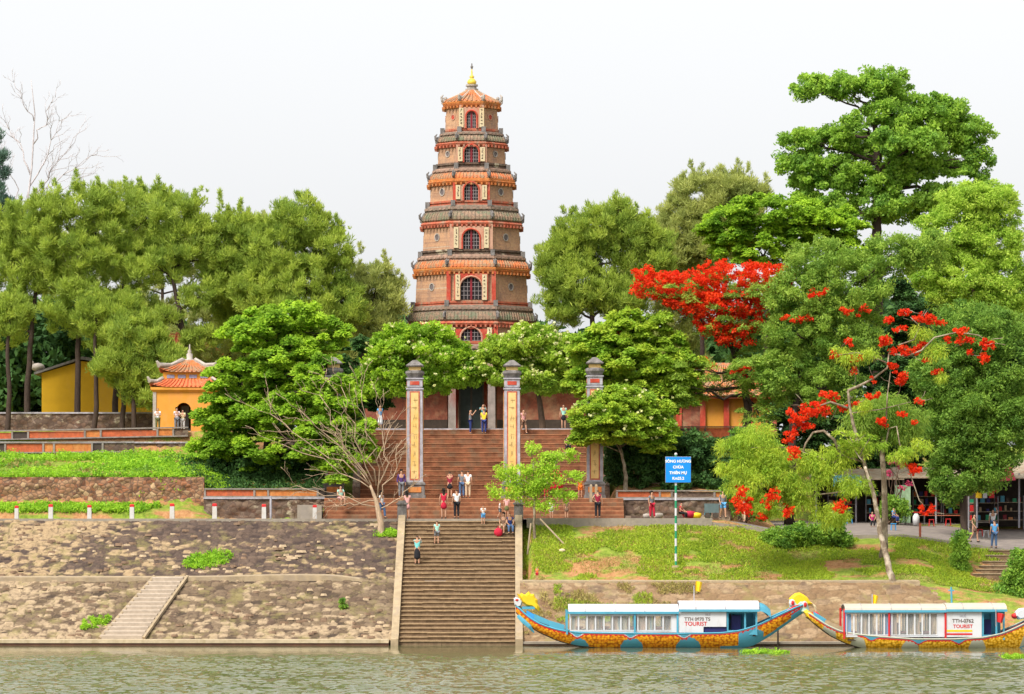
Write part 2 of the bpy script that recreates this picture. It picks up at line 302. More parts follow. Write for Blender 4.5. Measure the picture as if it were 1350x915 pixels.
class MB:
    def __init__(s): s.v = []; s.f = []; s.m = []
    def add(s, vs, fs, mi=0):
        b = len(s.v); s.v += [tuple(p) for p in vs]; s.f += [tuple(b + i for i in f) for f in fs]; s.m += [mi] * len(fs); return s
    def box(s, a, b, mi=0):
        x0, y0, z0 = a; x1, y1, z1 = b
        return s.add([(x0, y0, z0), (x1, y0, z0), (x1, y1, z0), (x0, y1, z0), (x0, y0, z1), (x1, y0, z1), (x1, y1, z1), (x0, y1, z1)],
                     [(0, 3, 2, 1), (4, 5, 6, 7), (0, 1, 5, 4), (1, 2, 6, 5), (2, 3, 7, 6), (3, 0, 4, 7)], mi)
    def cbox(s, c, d, mi=0): return s.box([c[i] - d[i] / 2 for i in range(3)], [c[i] + d[i] / 2 for i in range(3)], mi)
    def frust(s, cx, cy, levels, mi=0, n=4, rot=None, cap=True, sy=1.0):
        """stack of n-gon rings: levels = [(z, half_width across flats)]"""
        k = math.cos(math.pi / n); r0 = math.pi / n if rot is None else rot; b = len(s.v)
        for z, a in levels:
            for i in range(n):
                t = r0 + 2 * math.pi * i / n - math.pi / 2; s.v.append((cx + a / k * math.cos(t), cy + sy * a / k * math.sin(t), z))
        for j in range(len(levels) - 1):
            for i in range(n):
                i2 = (i + 1) % n; s.f.append((b + j * n + i, b + j * n + i2, b + (j + 1) * n + i2, b + (j + 1) * n + i)); s.m.append(mi)
        if cap:
            s.f.append(tuple(b + i for i in reversed(range(n)))); s.m.append(mi)
            s.f.append(tuple(b + (len(levels) - 1) * n + i for i in range(n))); s.m.append(mi)
        return s
    def lathe(s, cx, cy, levels, mi=0, n=14): return s.frust(cx, cy, levels, mi, n)
    def tube(s, pts, rad, mi=0, n=6):
        pts = [Vector(p) for p in pts]; b = len(s.v); k = len(pts)
        if not hasattr(rad, '__len__'): rad = [rad] * k
        for i, p in enumerate(pts):
            d = (pts[min(i + 1, k - 1)] - pts[max(i - 1, 0)]);
            if d.length < 1e-9: d = Vector((0, 0, 1))
            d.normalize(); u = d.cross(Vector((0.31, 0.9, 0.2))).normalized(); w_ = d.cross(u)
            for j in range(n):
                t = 2 * math.pi * j / n; s.v.append(tuple(p + (u * math.cos(t) + w_ * math.sin(t)) * rad[i]))
        for i in range(k - 1):
            for j in range(n):
                j2 = (j + 1) % n; s.f.append((b + i * n + j, b + i * n + j2, b + (i + 1) * n + j2, b + (i + 1) * n + j)); s.m.append(mi)
        s.f.append(tuple(b + j for j in reversed(range(n)))); s.m.append(mi)
        s.f.append(tuple(b + (k - 1) * n + j for j in range(n))); s.m.append(mi); return s
    def prism(s, poly, y0, y1, mi=0):
        """polygon in x,z extruded in y"""
        n = len(poly); b = len(s.v)
        s.v += [(x, y0, z) for x, z in poly] + [(x, y1, z) for x, z in poly]
        s.f.append(tuple(b + i for i in range(n))); s.m.append(mi)
        s.f.append(tuple(b + n + i for i in reversed(range(n)))); s.m.append(mi)
        for i in range(n): j = (i + 1) % n; s.f.append((b + i, b + n + i, b + n + j, b + j)); s.m.append(mi)
        return s
    def ball(s, c, r, mi=0, n=10, k=6):
        lv = []
        rx, ry, rz = r if hasattr(r, '__len__') else (r, r, r); b = len(s.v)
        for i in range(k + 1):
            ph = math.pi * i / k
            for j in range(n):
                t = 2 * math.pi * j / n; q = max(math.sin(ph), 0.02); s.v.append((c[0] + rx * q * math.cos(t), c[1] + ry * q * math.sin(t), c[2] - rz * math.cos(ph)))
        for i in range(k):
            for j in range(n): j2 = (j + 1) % n; s.f.append((b + i * n + j, b + i * n + j2, b + (i + 1) * n + j2, b + (i + 1) * n + j)); s.m.append(mi)
        return s
    def archring(s, cx, y0, y1, z0, w, h, W, Hh, mi=0, n=12):
        """wall slab x in cx+-W/2, z0..z0+Hh, with an arched opening w wide, h high"""
        r = w / 2; inn = [(cx - r, z0), (cx - r, z0 + h - r)] + [(cx - r * math.cos(math.pi * i / n), z0 + h - r + r * math.sin(math.pi * i / n)) for i in range(1, n)] + [(cx + r, z0 + h - r), (cx + r, z0)]
        out = []
        for x, z in inn:
            if z <= z0 + h - r + 1e-6: out.append((cx - W / 2 if x < cx else cx + W / 2, z))
            else:
                t = (x - cx) / r; out.append((cx + t * W / 2, z0 + Hh) if abs(t) < 0.95 else (cx + math.copysign(W / 2, t), z0 + Hh))
        out[2] = (cx - W / 2, z0 + Hh); out[-3] = (cx + W / 2, z0 + Hh)
        b = len(s.v); m = len(inn)
        s.v += [(x, y0, z) for x, z in inn] + [(x, y0, z) for x, z in out] + [(x, y1, z) for x, z in inn] + [(x, y1, z) for x, z in out]
        for i in range(m - 1):
            s.f.append((b + i, b + m + i, b + m + i + 1, b + i + 1)); s.f.append((b + i, b + i + 1, b + 2 * m + i + 1, b + 2 * m + i)); s.f.append((b + m + i, b + 3 * m + i, b + 3 * m + i + 1, b + m + i + 1)); s.m += [mi] * 3
        return s
    def build(s, name, mats, parent=None, smooth=False, origin=None):
        me = bpy.data.meshes.new(name); v = s.v
        if parent is not None and parent.name in ORI and origin is None:
            o = ORI[parent.name]; v = [(a - o[0], b - o[1], c - o[2]) for a, b, c in v]
        me.from_pydata(v, [], s.f)
        if any(s.m): me.polygons.foreach_set('material_index', s.m)
        me.update(); ob = place(me, name, parent, mats, smooth)
        if parent is None and origin is not None: setorigin(ob, origin)
        return ob
def gridmesh(name, xs, ys, zf, mats, parent=None, smooth=True):
    xs = np.asarray(xs); ys = np.asarray(ys); GX, GY = np.meshgrid(xs, ys); r = zf(GX, GY)
    if isinstance(r, tuple): GX, GY, GZ = r
    else: GZ = r
    n, m = len(ys), len(xs); co = np.stack([GX, GY, GZ], -1).reshape(-1, 3)
    if parent is not None: co = co - np.array(ORI[parent.name])
    i = np.arange((n - 1) * (m - 1)); a = (i // (m - 1)) * m + i % (m - 1)
    return npmesh(name, co, np.stack([a, a + 1, a + m + 1, a + m], 1), mats, parent, smooth)
def npmesh(name, co, quads, mats, parent=None, smooth=False, tone=None):
    me = bpy.data.meshes.new(name); k = quads.shape[1]
    me.vertices.add(len(co)); me.vertices.foreach_set('co', co.astype(np.float32).ravel())
    me.loops.add(quads.size); me.loops.foreach_set('vertex_index', quads.astype(np.int32).ravel())
    me.polygons.add(len(quads)); me.polygons.foreach_set('loop_start', np.arange(0, quads.size, k, dtype=np.int32))
    me.polygons.foreach_set('loop_total', np.full(len(quads), k, dtype=np.int32))
    if tone is not None:
        at = me.attributes.new('tone', 'FLOAT', 'POINT'); at.data.foreach_set('value', tone.astype(np.float32))
    me.update(calc_edges=True); return place(me, name, parent, mats, smooth)

# ------------------------------------------------------------------ leaves
def rnddir(n, rg): v = rg.normal(size=(n, 3)); return v / np.linalg.norm(v, axis=1, keepdims=True)
def leafquads(cen, dr, nrm, ln, wd, tone, name, mat, parent):
    """one rhombic leaf per centre, along dr, facing nrm"""
    o = np.array(ORI[parent.name]) if parent is not None else 0
    side = np.cross(dr, nrm); side /= np.maximum(np.linalg.norm(side, axis=1, keepdims=True), 1e-6)
    L = ln[:, None] * dr; W = wd[:, None] * side; up = np.cross(side, dr) * wd[:, None] * 0.25
    co = np.stack([cen - L * 0.5, cen + W * 0.5 - up, cen + L * 0.5, cen - W * 0.5 - up], 1).reshape(-1, 3) - o
    return npmesh(name, co, np.arange(len(co)).reshape(-1, 4), mat, parent, False, np.repeat(tone, 4))
STY = {  # clump radius, flattening, leaf length, leaf width, leaf direction
    'pine': (0.5, 0.85, 0.34, 0.05, 'up'), 'broad': (0.6, 0.42, 0.24, 0.13, 'flat'), 'round': (0.65, 0.7, 0.22, 0.12, 'any'),
    'soft': (0.55, 0.75, 0.2, 0.075, 'any'), 'wispy': (0.8, 1.0, 0.3, 0.045, 'droop'), 'frond': (0.6, 0.35, 0.26, 0.06, 'flat'), 'flower': (0.26, 0.7, 0.13, 0.11, 'any'),
    'big': (0.7, 0.65, 0.22, 0.13, 'any'), 'shrub': (0.4, 0.8, 0.18, 0.08, 'any')}
def clumps(lobes, Y, n, rg, depth=0.8, shell=0.5):
    """clump centres through a set of lobes given as (px, py, rx, ry[, dY])"""
    area = np.array([l[2] * l[3] for l in lobes], float); cnt = np.maximum(1, (n * area / area.sum()).astype(int)); out = []
    for l, c in zip(lobes, cnt):
        dY = l[4] if len(l) > 4 else 0; o = P(l[0], l[1], Y + dY); s = sc(Y + dY)
        d = rnddir(c, rg); r = rg.uniform(shell ** 3, 1, c) ** (1 / 3) * rg.uniform(0.88, 1.08, c)
        out.append(np.array(o) + d * r[:, None] * np.array([l[2] * s, l[2] * s * depth, l[3] * s]))
    return np.concatenate(out)
def foliage(cs, style, per, rg, name, mat, parent, size=1.0, lsize=1.0):
    cr, fl, ll, lw, mode = STY[style]; n = len(cs); N_ = n * per
    idx = np.repeat(np.arange(n), per); csz = rg.uniform(0.6, 1.25, n) * cr * size
    d = rnddir(N_, rg); r = rg.uniform(0.05, 1, N_) ** 0.5
    p = cs[idx] + d * (r * csz[idx])[:, None] * np.array([1, 1, fl])
    if mode == 'flat': p[:, 2] -= 0.35 * ((p[:, 0] - cs[idx, 0]) ** 2 + (p[:, 1] - cs[idx, 1]) ** 2) / csz[idx]
    rd = rnddir(N_, rg)
    if mode == 'up': dr = d * 0.8 + rd * 0.55 + np.array([0, 0, 0.75])
    elif mode == 'droop': dr = d * 0.5 + rd * 0.5 + np.array([0, 0, -0.55])
    elif mode == 'flat': dr = d * np.array([1, 1, 0.2]) + rd * 0.5 + np.array([0, 0, -0.2])
    else: dr = rd
    dr /= np.linalg.norm(dr, axis=1, keepdims=True)
    nr = rnddir(N_, rg) * 0.8 + (np.array([0, 0, 1.0]) if mode == 'flat' else 0)
    tone = np.clip(rg.uniform(0.1, 1.0, n)[idx] * 0.65 + rg.uniform(0, 0.45, N_), 0, 1)
    s = rg.uniform(0.5, 1.5, N_) * lsize
    return leafquads(p, dr, nr, ll * s, lw * s, tone, name, mat, parent)
def limb(mb, a, b, r0, r1, rg, wob=0.12, n=5, m=5, sag=0.0):
    a = Vector(a); b = Vector(b); L = (b - a).length; pts = []; rad = []
    for i in range(n + 1):
        t = i / n; p = a.lerp(b, t); e = math.sin(math.pi * t) * L * wob
        p += Vector((rg.uniform(-1, 1) * e, rg.uniform(-1, 1) * e, rg.uniform(-1, 1) * e * 0.6 + sag * L * math.sin(math.pi * t)))
        pts.append(p); rad.append(r0 + (r1 - r0) * t ** 0.8)
    mb.tube(pts, rad, 0, m); return pts
def gz(x, Y): return float(ground_z(np.array([x]), np.array([Y]))[0])
def tree(name, label, Y, trunk, lobes, style, mat, n, per, seed, bark=B_brown, r=0.22, cat='tree', group=None, size=1, lsize=1, extra=None, twigs=40, depth=0.8, shell=0.5, base_z=None):
    """trunk: polyline of (px,py) from base up; limbs reach from it into the lobes"""
    rg = np.random.default_rng(seed)
    tp = [P(q[0], q[1], Y + (q[2] if len(q) > 2 else 0)) for q in trunk]
    if base_z is None: base_z = gz(tp[0].x, tp[0].y)
    tp[0].z = base_z - 0.15
    root = thing(name, label, cat, (tp[0].x, tp[0].y, base_z), group)
    mb = MB(); k = len(tp)
    # smooth the polyline
    pts = [];
    for i in range(k - 1):
        for j in range(4): pts.append(tp[i].lerp(tp[i + 1], j / 4) + Vector((rg.uniform(-1, 1), rg.uniform(-1, 1), 0)) * r * 0.25 * (i + j > 0))
    pts.append(tp[-1]); K = len(pts)
    rad = [r * (1.25 if i == 0 else 1.0) * (1 - 0.6 * i / (K - 1)) for i in range(K)]; mb.tube(pts, rad, 0, 9)
    cs = clumps(lobes, Y, n, rg, depth, shell)
    for l in lobes:
        o = P(l[0], l[1], Y + (l[4] if len(l) > 4 else 0))
        cand = [i for i in range(K // 3, K) if pts[i].z < o.z + 0.3] or [K // 2]
        i0 = min(cand, key=lambda i: (pts[i] - o).length + rg.uniform(0, 1)); rr = rad[i0] * 0.58
        lp = limb(mb, pts[i0], o, rr, rr * 0.35, rg, 0.1, 6, 6)
        near = np.argsort(((cs - np.array(o)) ** 2).sum(1))[:max(6, int(twigs / len(lobes)) * 2)]
        for q in rg.choice(near, min(len(near), max(3, int(twigs / len(lobes)))), replace=False):
            s0 = lp[rg.integers(2, len(lp))]; limb(mb, s0, cs[q], rr * 0.3, 0.015, rg, 0.1, 4, 4)
    mb.build('trunk', bark, root, True)
    if n * per > 0: foliage(cs, style, per, rg, 'crown', mat, root, size, lsize)
    if extra: extra(root, rg, cs)
    return root

# ------------------------------------------------------------------ terrain
PROF = [  # (x, [(Y, z) ...])
    (-400, 'L'), (-19.5, 'L'), (-17.8, 'M'), (-11.7, 'M'), (-11.3, 'N'), (-8.6, 'N'), (-8.0, 'S'), (1.0, 'S'), (1.2, 'O'), (5.9, 'O'), (6.5, 'R'), (12.6, 'R'), (16.5, 'Q'), (23, 'Q'), (29, 'T'), (400, 'T')]
PR = {
 'L': [(-60, -3), (-8, -2), (-0.4, -0.8), (0, 0.0), (6, 3.2), (6.9, 3.25), (12.8, 6.7), (19.3, 6.86), (19.6, 7.3), (21.0, 7.75), (21.6, 9.3), (29.5, 11.0), (30.8, 11.3), (31.5, 12.5), (900, 12.6)],
 'M': [(-60, -3), (-8, -2), (-0.4, -0.8), (0, 0.0), (6, 3.2), (6.9, 3.25), (12.8, 6.7), (19.3, 6.86), (21.0, 6.9), (21.6, 8.1), (30.8, 11.8), (31.5, 12.5), (900, 12.6)],
 'S': [(-60, -3), (-8, -2), (-0.4, -1.0), (0, -0.6), (13, 6.1), (14, 6.7), (17.8, 6.75), (20, 7.8), (25, 7.9), (33, 12.2), (36, 12.5), (900, 12.6)],
 'R': [(-60, -3), (-8, -2), (-0.4, -0.8), (0, 0.0), (4.8, 3.15), (5.6, 3.3), (9, 4.9), (13, 6.6), (14, 6.8), (21.0, 6.9), (21.6, 8.1), (30.8, 11.2), (31.5, 12.5), (900, 12.6)],
 'N': [(-60, -3), (-8, -2), (-0.4, -0.8), (0, 0.0), (6, 3.2), (6.9, 3.25), (12.8, 6.7), (17.8, 6.8), (20, 7.8), (25, 7.9), (33, 12.2), (36, 12.5), (900, 12.6)],
 'O': [(-60, -3), (-8, -2), (-0.4, -0.8), (0, 0.0), (4.8, 3.15), (5.6, 3.3), (9, 4.9), (13, 6.6), (14, 6.75), (17.8, 6.8), (20, 7.8), (25, 7.9), (33, 12.2), (36, 12.5), (900, 12.6)],
 'Q': [(-60, -3), (-8, -2), (-0.4, -0.8), (0, 0.0), (4.8, 3.1), (5.6, 3.3), (9, 4.5), (13, 5.85), (33, 6.6), (44, 6.8), (60, 12), (900, 12.6)],
 'T': [(-60, -3), (-8, -2), (-0.4, -0.8), (0, 0.0), (4.8, 2.3), (5.6, 2.5), (9, 2.95), (9.6, 3.1), (13, 4.95), (33, 6.5), (44, 6.8), (60, 12), (900, 12.6)]}
def ground_z(x, Y, rough=True):
    cols = np.stack([np.interp(Y, [a for a, _ in PR[k]], [b for _, b in PR[k]]) for _, k in PROF], -1)
    xs = np.array([a for a, _ in PROF]); i = np.clip(np.searchsorted(xs, x) - 1, 0, len(xs) - 2)
    t = np.clip((x - xs[i]) / (xs[i + 1] - xs[i]), 0, 1)
    z = np.take_along_axis(cols, i[..., None], -1)[..., 0] * (1 - t) + np.take_along_axis(cols, (i + 1)[..., None], -1)[..., 0] * t
    if rough:
        m = ((x > 1.6) & (Y > 5.4) & (Y < 12.9)) | ((x < -9) & (Y > 21.7) & (Y < 30))
        z = z + np.where(m, (fbm(x * 0.9, Y * 0.9, 3) - 0.47) * 0.28, 0)
    return z
gx = np.concatenate([[-400, -200, -100, -60, -45], np.arange(-36, 36, 0.3), [45, 60, 100, 200, 400]])
gy = np.concatenate([[-60, -20, -8], np.arange(-2, 36, 0.22), np.arange(36, 66, 1.5), [80, 120, 200, 400, 900]])
g = gridmesh('ground', gx, gy, lambda x, y: ground_z(x, y), M_ground); tag(g, kind='structure')
far = MB().add([(-6000, 899, 12.6), (6000, 899, 12.6), (6000, 6000, 12.6), (-6000, 6000, 12.6)], [(0, 1, 2, 3)]).build('far_land', M_ground); tag(far, kind='structure')

# river: real ripples where the picture looks, flat far away
wx = np.concatenate([[-3000, -600, -120, -50], np.arange(-36, 36, 0.1), [50, 120, 600, 3000]])
wy = np.concatenate([[-1500, -500, -230, -120], np.arange(-66, 2.0, 0.11), [12]])
def wave(x, y):
    a = np.clip((-y - 8.0) / 13.0, 0.025, 1.0) * (0.55 + 0.9 * fbm(x * 0.09, y * 0.05, 90, 3))
    a = a * (np.abs(x) < 40) * (y > -70)
    xr = x + 0.25 * y; 
    z = (fbm(xr * 1.1, y * 1.9, 11, 3) - 0.44) * 0.24 + (fbm(x * 3.1 - y * 0.6, y * 4.6, 31, 2) - 0.37) * 0.12
    return z * a
water = gridmesh('river_water', wx, wy, wave, M_water); tag(water, kind='structure')

# ------------------------------------------------------------------ left embankment
def relief(x, y, s, amp): return (vnoise(x * s, y * s, 5) + vnoise(x * s * 2.3, y * s * 2.3, 6) * 0.5 - 0.7) * amp
def cells(x, y, s, seed, asp=1.5):
    X_, Y_ = x * s / asp, y * s; xi = np.floor(X_).astype(np.int64); yi = np.floor(Y_).astype(np.int64); d1 = np.full(x.shape, 9.); d2 = np.full(x.shape, 9.); rid = np.zeros(x.shape)
    def h(a, b, k):
        n = (a * 374761393 + b * 668265263 + (seed + k) * 974634777) & 0xffffffff; n = ((n ^ (n >> 13)) * 1274126177) & 0xffffffff; return ((n ^ (n >> 16)) & 0xffff) / 65535.0
    for i in (-1, 0, 1):
        for j in (-1, 0, 1):
            a, b = xi + i, yi + j; d = np.hypot(a + .15 + .7 * h(a, b, 0) - X_, b + .15 + .7 * h(a, b, 1) - Y_); m = d < d1
            d2 = np.where(m, d1, np.minimum(d2, d)); rid = np.where(m, h(a, b, 2), rid); d1 = np.where(m, d, d1)
    return d1, d2 - d1, rid
def slopemat(name, cols, joint, pale, dk=1.0):
    m, nt, b = newmat(name, 0.95); at = lambda q: N(nt, 'ShaderNodeAttribute', attribute_name=q).outputs['Fac']
    c = ramp(nt, at('tone'), [(i / (len(cols) - 1), tuple(v * ALB * dk for v in cc)) for i, cc in enumerate(cols)])
    c = mixc(nt, at('pale'), c, mixc(nt, noise(nt, coords(nt), 3, 4), tuple(v * ALB for v in pale), tuple(v * ALB * .66 for v in pale)))
    c = mixc(nt, at('joint'), c, joint)
    c = mixc(nt, 0.7, c, ramp(nt, noise(nt, coords(nt), 5, 8, 0.75), [(0.33, (0.42, 0.4, 0.4)), (0.62, (1, 1, 1))]), 'MULTIPLY')
    c = mixc(nt, ramp(nt, noise(nt, coords(nt), 0.8, 6, 0.7), [(0.52, (0, 0, 0)), (0.64, (.6, .6, .6))]), c, (0.20, 0.17, 0.06))
    nt.links.new(c, b.inputs['Base Color']); bump(nt, b, noise(nt, coords(nt), 22, 5, .7), 0.6, 0.03); return m
def stoneslope(name, xs, ys, base, s, seed, mat, amp, palef, asp=1.5):
    GX, GY = np.meshgrid(xs, ys); d, e, rid = cells(GX + .25 * fbm(GX * 2, GY * 2, 3), GY, s, seed, asp); z = base(GX, GY)
    big = fbm(GX * .25, GY * .5, seed + 5); z = z + amp * (rid * 1.1 - .4) + amp * np.clip(e * 2.2, 0, .6) + (big - .5) * .12
    o = gridmesh(name, xs, ys, lambda x, y: (x, y, z), mat, smooth=False)
    pm = np.clip((palef(GX, GY, z) + (rid * 7 % 1 - .5) * .26 + (fbm(GX * 1.6, GY * 3.2, seed + 9) - .47) * .55 - .5) / .05, 0, 1)
    for nm, v in (('tone', rid), ('pale', pm), ('joint', np.clip(1 - e / .12, 0, 1) * .75)):
        a = o.data.attributes.new(nm, 'FLOAT', 'POINT'); a.data.foreach_set('value', v.astype(np.float32).ravel())
    return tag(o, kind='structure')
xl = np.arange(-44, -6.55, 0.075)
M_sl1 = slopemat('lower_slope_stones', [(0.10, 0.07, 0.05), (0.22, 0.15, 0.09), (0.31, 0.22, 0.14), (0.17, 0.11, 0.075), (0.38, 0.28, 0.17)], (0.05, 0.035, 0.025), (0.54, 0.40, 0.25), .78)
M_sl2 = slopemat('upper_slope_stones', [(0.08, 0.055, 0.05), (0.18, 0.12, 0.09), (0.12, 0.085, 0.07), (0.25, 0.17, 0.12), (0.15, 0.1, 0.08)], (0.04, 0.028, 0.025), (0.52, 0.37, 0.21), .72)
stoneslope('lower_stone_slope', xl, np.arange(0.15, 6.05, 0.07), lambda x, y: .16 + (y - .2) / 5.7 * 3.22, 3.0, 41, M_sl1, .09, lambda x, y, z: .42 + .14 * np.clip((1.4 - z) / 1.0, 0, 1) + .14 * np.clip((-20 - x) / 10, 0, 1) + (fbm(x * .3, y * .4, 8) - .47) * .5)
stoneslope('upper_stone_slope', xl, np.arange(6.75, 12.75, 0.07), lambda x, y: 3.46 + (y - 6.8) / 5.8 * 3.28, 3.2, 51, M_sl2, .08, lambda x, y, z: .36 + .20 * np.clip((-17 - x) / 9, 0, 1) + .10 * np.clip((8.6 - y) / 1.6, 0, 1) + (fbm(x * .3, y * .5, 18) - .47) * .5)
mb = MB()
mb.box((-44, -0.75, 0.13), (-6.75, 0.25, 0.32), 0); mb.box((-44, -0.7, -0.7), (-6.75, 0.2, 0.128), 1); mb.build('waterline_ledge', [plain('pale_ledge', (.56, .45, .3), .9, .25, 2, .2, (.36, .28, .16)), plain('wet_footing', (.12, .05, .03), .6, .4, 2, .2)]).update_tag()
tag(bpy.data.objects['waterline_ledge'], kind='structure')
mb = MB(); mb.box((0.42, -0.75, 0.08), (45, 0.1, 0.2), 0); mb.box((0.42, -0.7, -0.7), (45, 0.05, 0.078), 1); tag(mb.build('waterline_footing', [M_concg, plain('wet_footing', (.12, .05, .03), .6, .4, 2, .2)]), kind='structure')
mb = MB(); n = 60
for i in range(n):   # the walkway half-way up, dipping towards the landing stairs
    x0 = -44 + i * (37.35 / n); x1 = x0 + 37.35 / n
    def dz(x): return 0.12 * math.exp(-((x + 12) / 4) ** 2) - 0.45 * max(0, (x + 10.5) / 3.9) ** 1.5
    a, b = dz(x0), dz(x1)
    mb.add([(x0, 5.85, 3.3 + a), (x1, 5.85, 3.3 + b), (x1, 5.85, 3.62 + b), (x0, 5.85, 3.62 + a), (x1, 6.95, 3.68 + b), (x0, 6.95, 3.68 + a)], [(0, 1, 2, 3), (3, 2, 4, 5)])
tag(mb.build('bank_path', M_conc), kind='structure')
mb = MB()
mb.box((-44, 12.62, 6.5), (-6.6, 13.0, 6.93)); mb.box((0.86, 12.7, 6.4), (11.7, 13.02, 6.96)); tag(mb.build('road_kerb', M_concg), kind='structure')
mb = MB()
def quadstrip(mb, xs, near, farr):
    for i in range(len(xs) - 1): mb.add([(xs[i], *near(xs[i])), (xs[i + 1], *near(xs[i + 1])), (xs[i + 1], *farr(xs[i + 1])), (xs[i], *farr(xs[i]))], [(0, 1, 2, 3)])
quadstrip(mb, [-400, -44, -20, -8, 1, 6, 9, 11.7], lambda x: (13.0, 6.90 if x < 9 else gz(x, 13) + .12), lambda x: (19.3, 6.93))
tag(mb.build('riverside_road', M_road), kind='structure')
mb = MB(); xs_ = [11.7, 14, 16.5, 20, 23, 26, 29, 60, 400]
def rr_(x, Y): return (Y, gz(x, Y) + 0.08)
for Y0, Y1 in ((13.0, 19.3), (19.3, 26), (26, 38)):
    if Y0 < 19: quadstrip(mb, xs_, lambda x: rr_(x, Y0), lambda x: rr_(x, Y1))
    else: quadstrip(mb, xs_[2:], lambda x: rr_(x, Y0), lambda x: rr_(x, Y1))
tag(mb.build('forecourt_pavement', M_road), kind='structure')
def cone_(x): return (13.0, gz(x, 13.0) + 0.05)
mb = MB()
for i in range(len(xs_) - 2):
    a, b = xs_[i], xs_[i + 1]
    if a > 27: break
    za, zb = gz(a, 13) , gz(b, 13)
    mb.add([(a, 12.75, za - .25), (b, 12.75, zb - .25), (b, 12.75, zb + .13), (a, 12.75, za + .13), (b, 13.05, zb + .13), (a, 13.05, za + .13)], [(0, 1, 2, 3), (3, 2, 4, 5)])
tag(mb.build('pavement_kerb', M_concg), kind='structure')
# right revetment
xr = np.arange(0.45, 26, 0.12)
M_sl3 = slopemat('revetment_stones', [(0.22, 0.13, 0.07), (0.34, 0.22, 0.12), (0.27, 0.17, 0.09), (0.42, 0.29, 0.17), (0.18, 0.12, 0.08)], (0.13, 0.085, 0.05), (0.52, 0.38, 0.22))
stoneslope('revetment_slope', np.arange(0.45, 26, 0.08), np.arange(0.0, 4.9, 0.08), lambda x, y: .1 + (y - .05) / 4.75 * (3.23 - np.clip((x - 22) / 4, 0, 1) * .8), 2.6, 61, M_sl3, .05, lambda x, y, z: .38 + 0 * x, 2.2)
mb = MB()
for i in range(40):
    x0 = 0.45 + i * 22.5 / 40; x1 = x0 + 22.5 / 40; w0 = .5 + .5 * vnoise(np.array([x0]), np.array([0.]), 4)[0]; z = 3.42
    mb.add([(x0, 4.78, z - .25), (x1, 4.78, z - .25), (x1, 4.78, z), (x0, 4.78, z), (x1, 5.3 + w0, z + .06), (x0, 5.3 + w0, z + .06)], [(0, 1, 2, 3), (3, 2, 4, 5)])
tag(mb.build('sandy_path', M_conc), kind='structure')

# ------------------------------------------------------------------ walls
def rubble_wall(name, label, x0, x1, Y, z0, z1, mat, th=0.5, cope=None, cat='stone wall'):
    r = thing(name, label, cat, ((x0 + x1) / 2, Y, z0))
    xs = np.arange(x0, x1 + 0.1, 0.1); n = int((z1 - z0) / 0.1) + 1
    def zf(x, t):
        top = z1 if not callable(z1) else z1(x)
        zz = z0 + (z1 - z0) * t; d = relief(x + 3, zz * 1.0 + 50, 3.0, 0.16); return x, Y + d * (0.3 + 0.7 * (t < .97)), zz
    gridmesh('wall_face', xs, np.linspace(0, 1, n), zf, mat, r, False)
    MB().box((x0, Y + 0.1, z0), (x1, Y + th, z1 - 0.01)).build('wall_core', mat, r)
    if cope: MB().box((x0 - .03, Y - 0.08, z1), (x1 + .03, Y + th + .05, z1 + 0.1)).build('coping', cope, r)
    return r
rubble_wall('retaining_wall', 'reddish rubble stone wall below the weedy slope beside the road bollards', -46, -18.7, 21.1, 7.4, 9.45, M_wallstone)
rubble_wall('terrace_wall', 'rough stone foundation under the long orange panelled parapet', -46, -15, 30.9, 10.9, 11.7, M_wallold, cope=M_greyl)
M_rail = plain('parapet_grey_brown', (0.30, 0.26, 0.23), 0.9, 0.3, 4, 0.3, (0.18, 0.14, 0.11))
def parapet(name, label, x0, x1, Y, z0, h, pitch, seed, post=M_rail, tilt=0.0):
    """low wall of rails and posts with glazed panels between"""
    r = thing(name, label, 'parapet', ((x0 + x1) / 2, Y, z0)); rg = random.Random(seed); x = x0
    L = x1 - x0; zz = lambda x: z0 + tilt * (x - x0) / L
    n = max(2, int(L / 4))
    for i in range(n):
        a, b = x0 + L * i / n, x0 + L * (i + 1) / n
        for nm, (q0, q1) in (('top_rail', (h - .08, h)), ('bottom_rail', (0, .08))):
            m = MB(); za, zb = zz(a), zz(b); y0, y1 = Y - .16, Y + .16
            m.add([(a, y0, za + q0), (b, y0, zb + q0), (b, y1, zb + q0), (a, y1, za + q0), (a, y0, za + q1), (b, y0, zb + q1), (b, y1, zb + q1), (a, y1, za + q1)], [(0, 3, 2, 1), (4, 5, 6, 7), (0, 1, 5, 4), (1, 2, 6, 5), (2, 3, 7, 6), (3, 0, 4, 7)])
            m.build(nm, post, r)
    k = 0; cols = [M_red2, M_red2, M_panelor, M_wallold, M_red2]
    while x < x1 - .2:
        wdt = pitch if k % 2 == 0 else pitch * 0.28; wdt = min(wdt, x1 - x); z = zz(x)
        MB().box((x, Y - .13, z + .081), (x + .12, Y + .13, z + h - .101)).build('post', post, r)
        c = rg.choice(cols) if k % 2 == 0 else rg.choice([M_panelor, M_panelor, M_darkwood])
        MB().box((x + .121, Y - .06, z + .085 + tilt * .05), (x + wdt, Y + .06, z + h - .11)).build('panel', c, r)
        x += wdt; k += 1
    return r
M_red2 = plain('brick_red_panel', (0.55, 0.13, 0.05), 0.85, 0.35, 4, 0.4, (0.36, 0.12, 0.07))
M_panelor = plain('orange_glazed_panel', (0.6, 0.2, 0.05), 0.7, 0.3, 4, 0.3, (0.6, 0.3, 0.1))
parapet('parapet', 'long grey railed parapet with orange panels along the upper terrace by the kiosk', X(-60, 31), X(248, 31), 31.1, 11.85, 0.62, 3.6, 1, tilt=0.28)
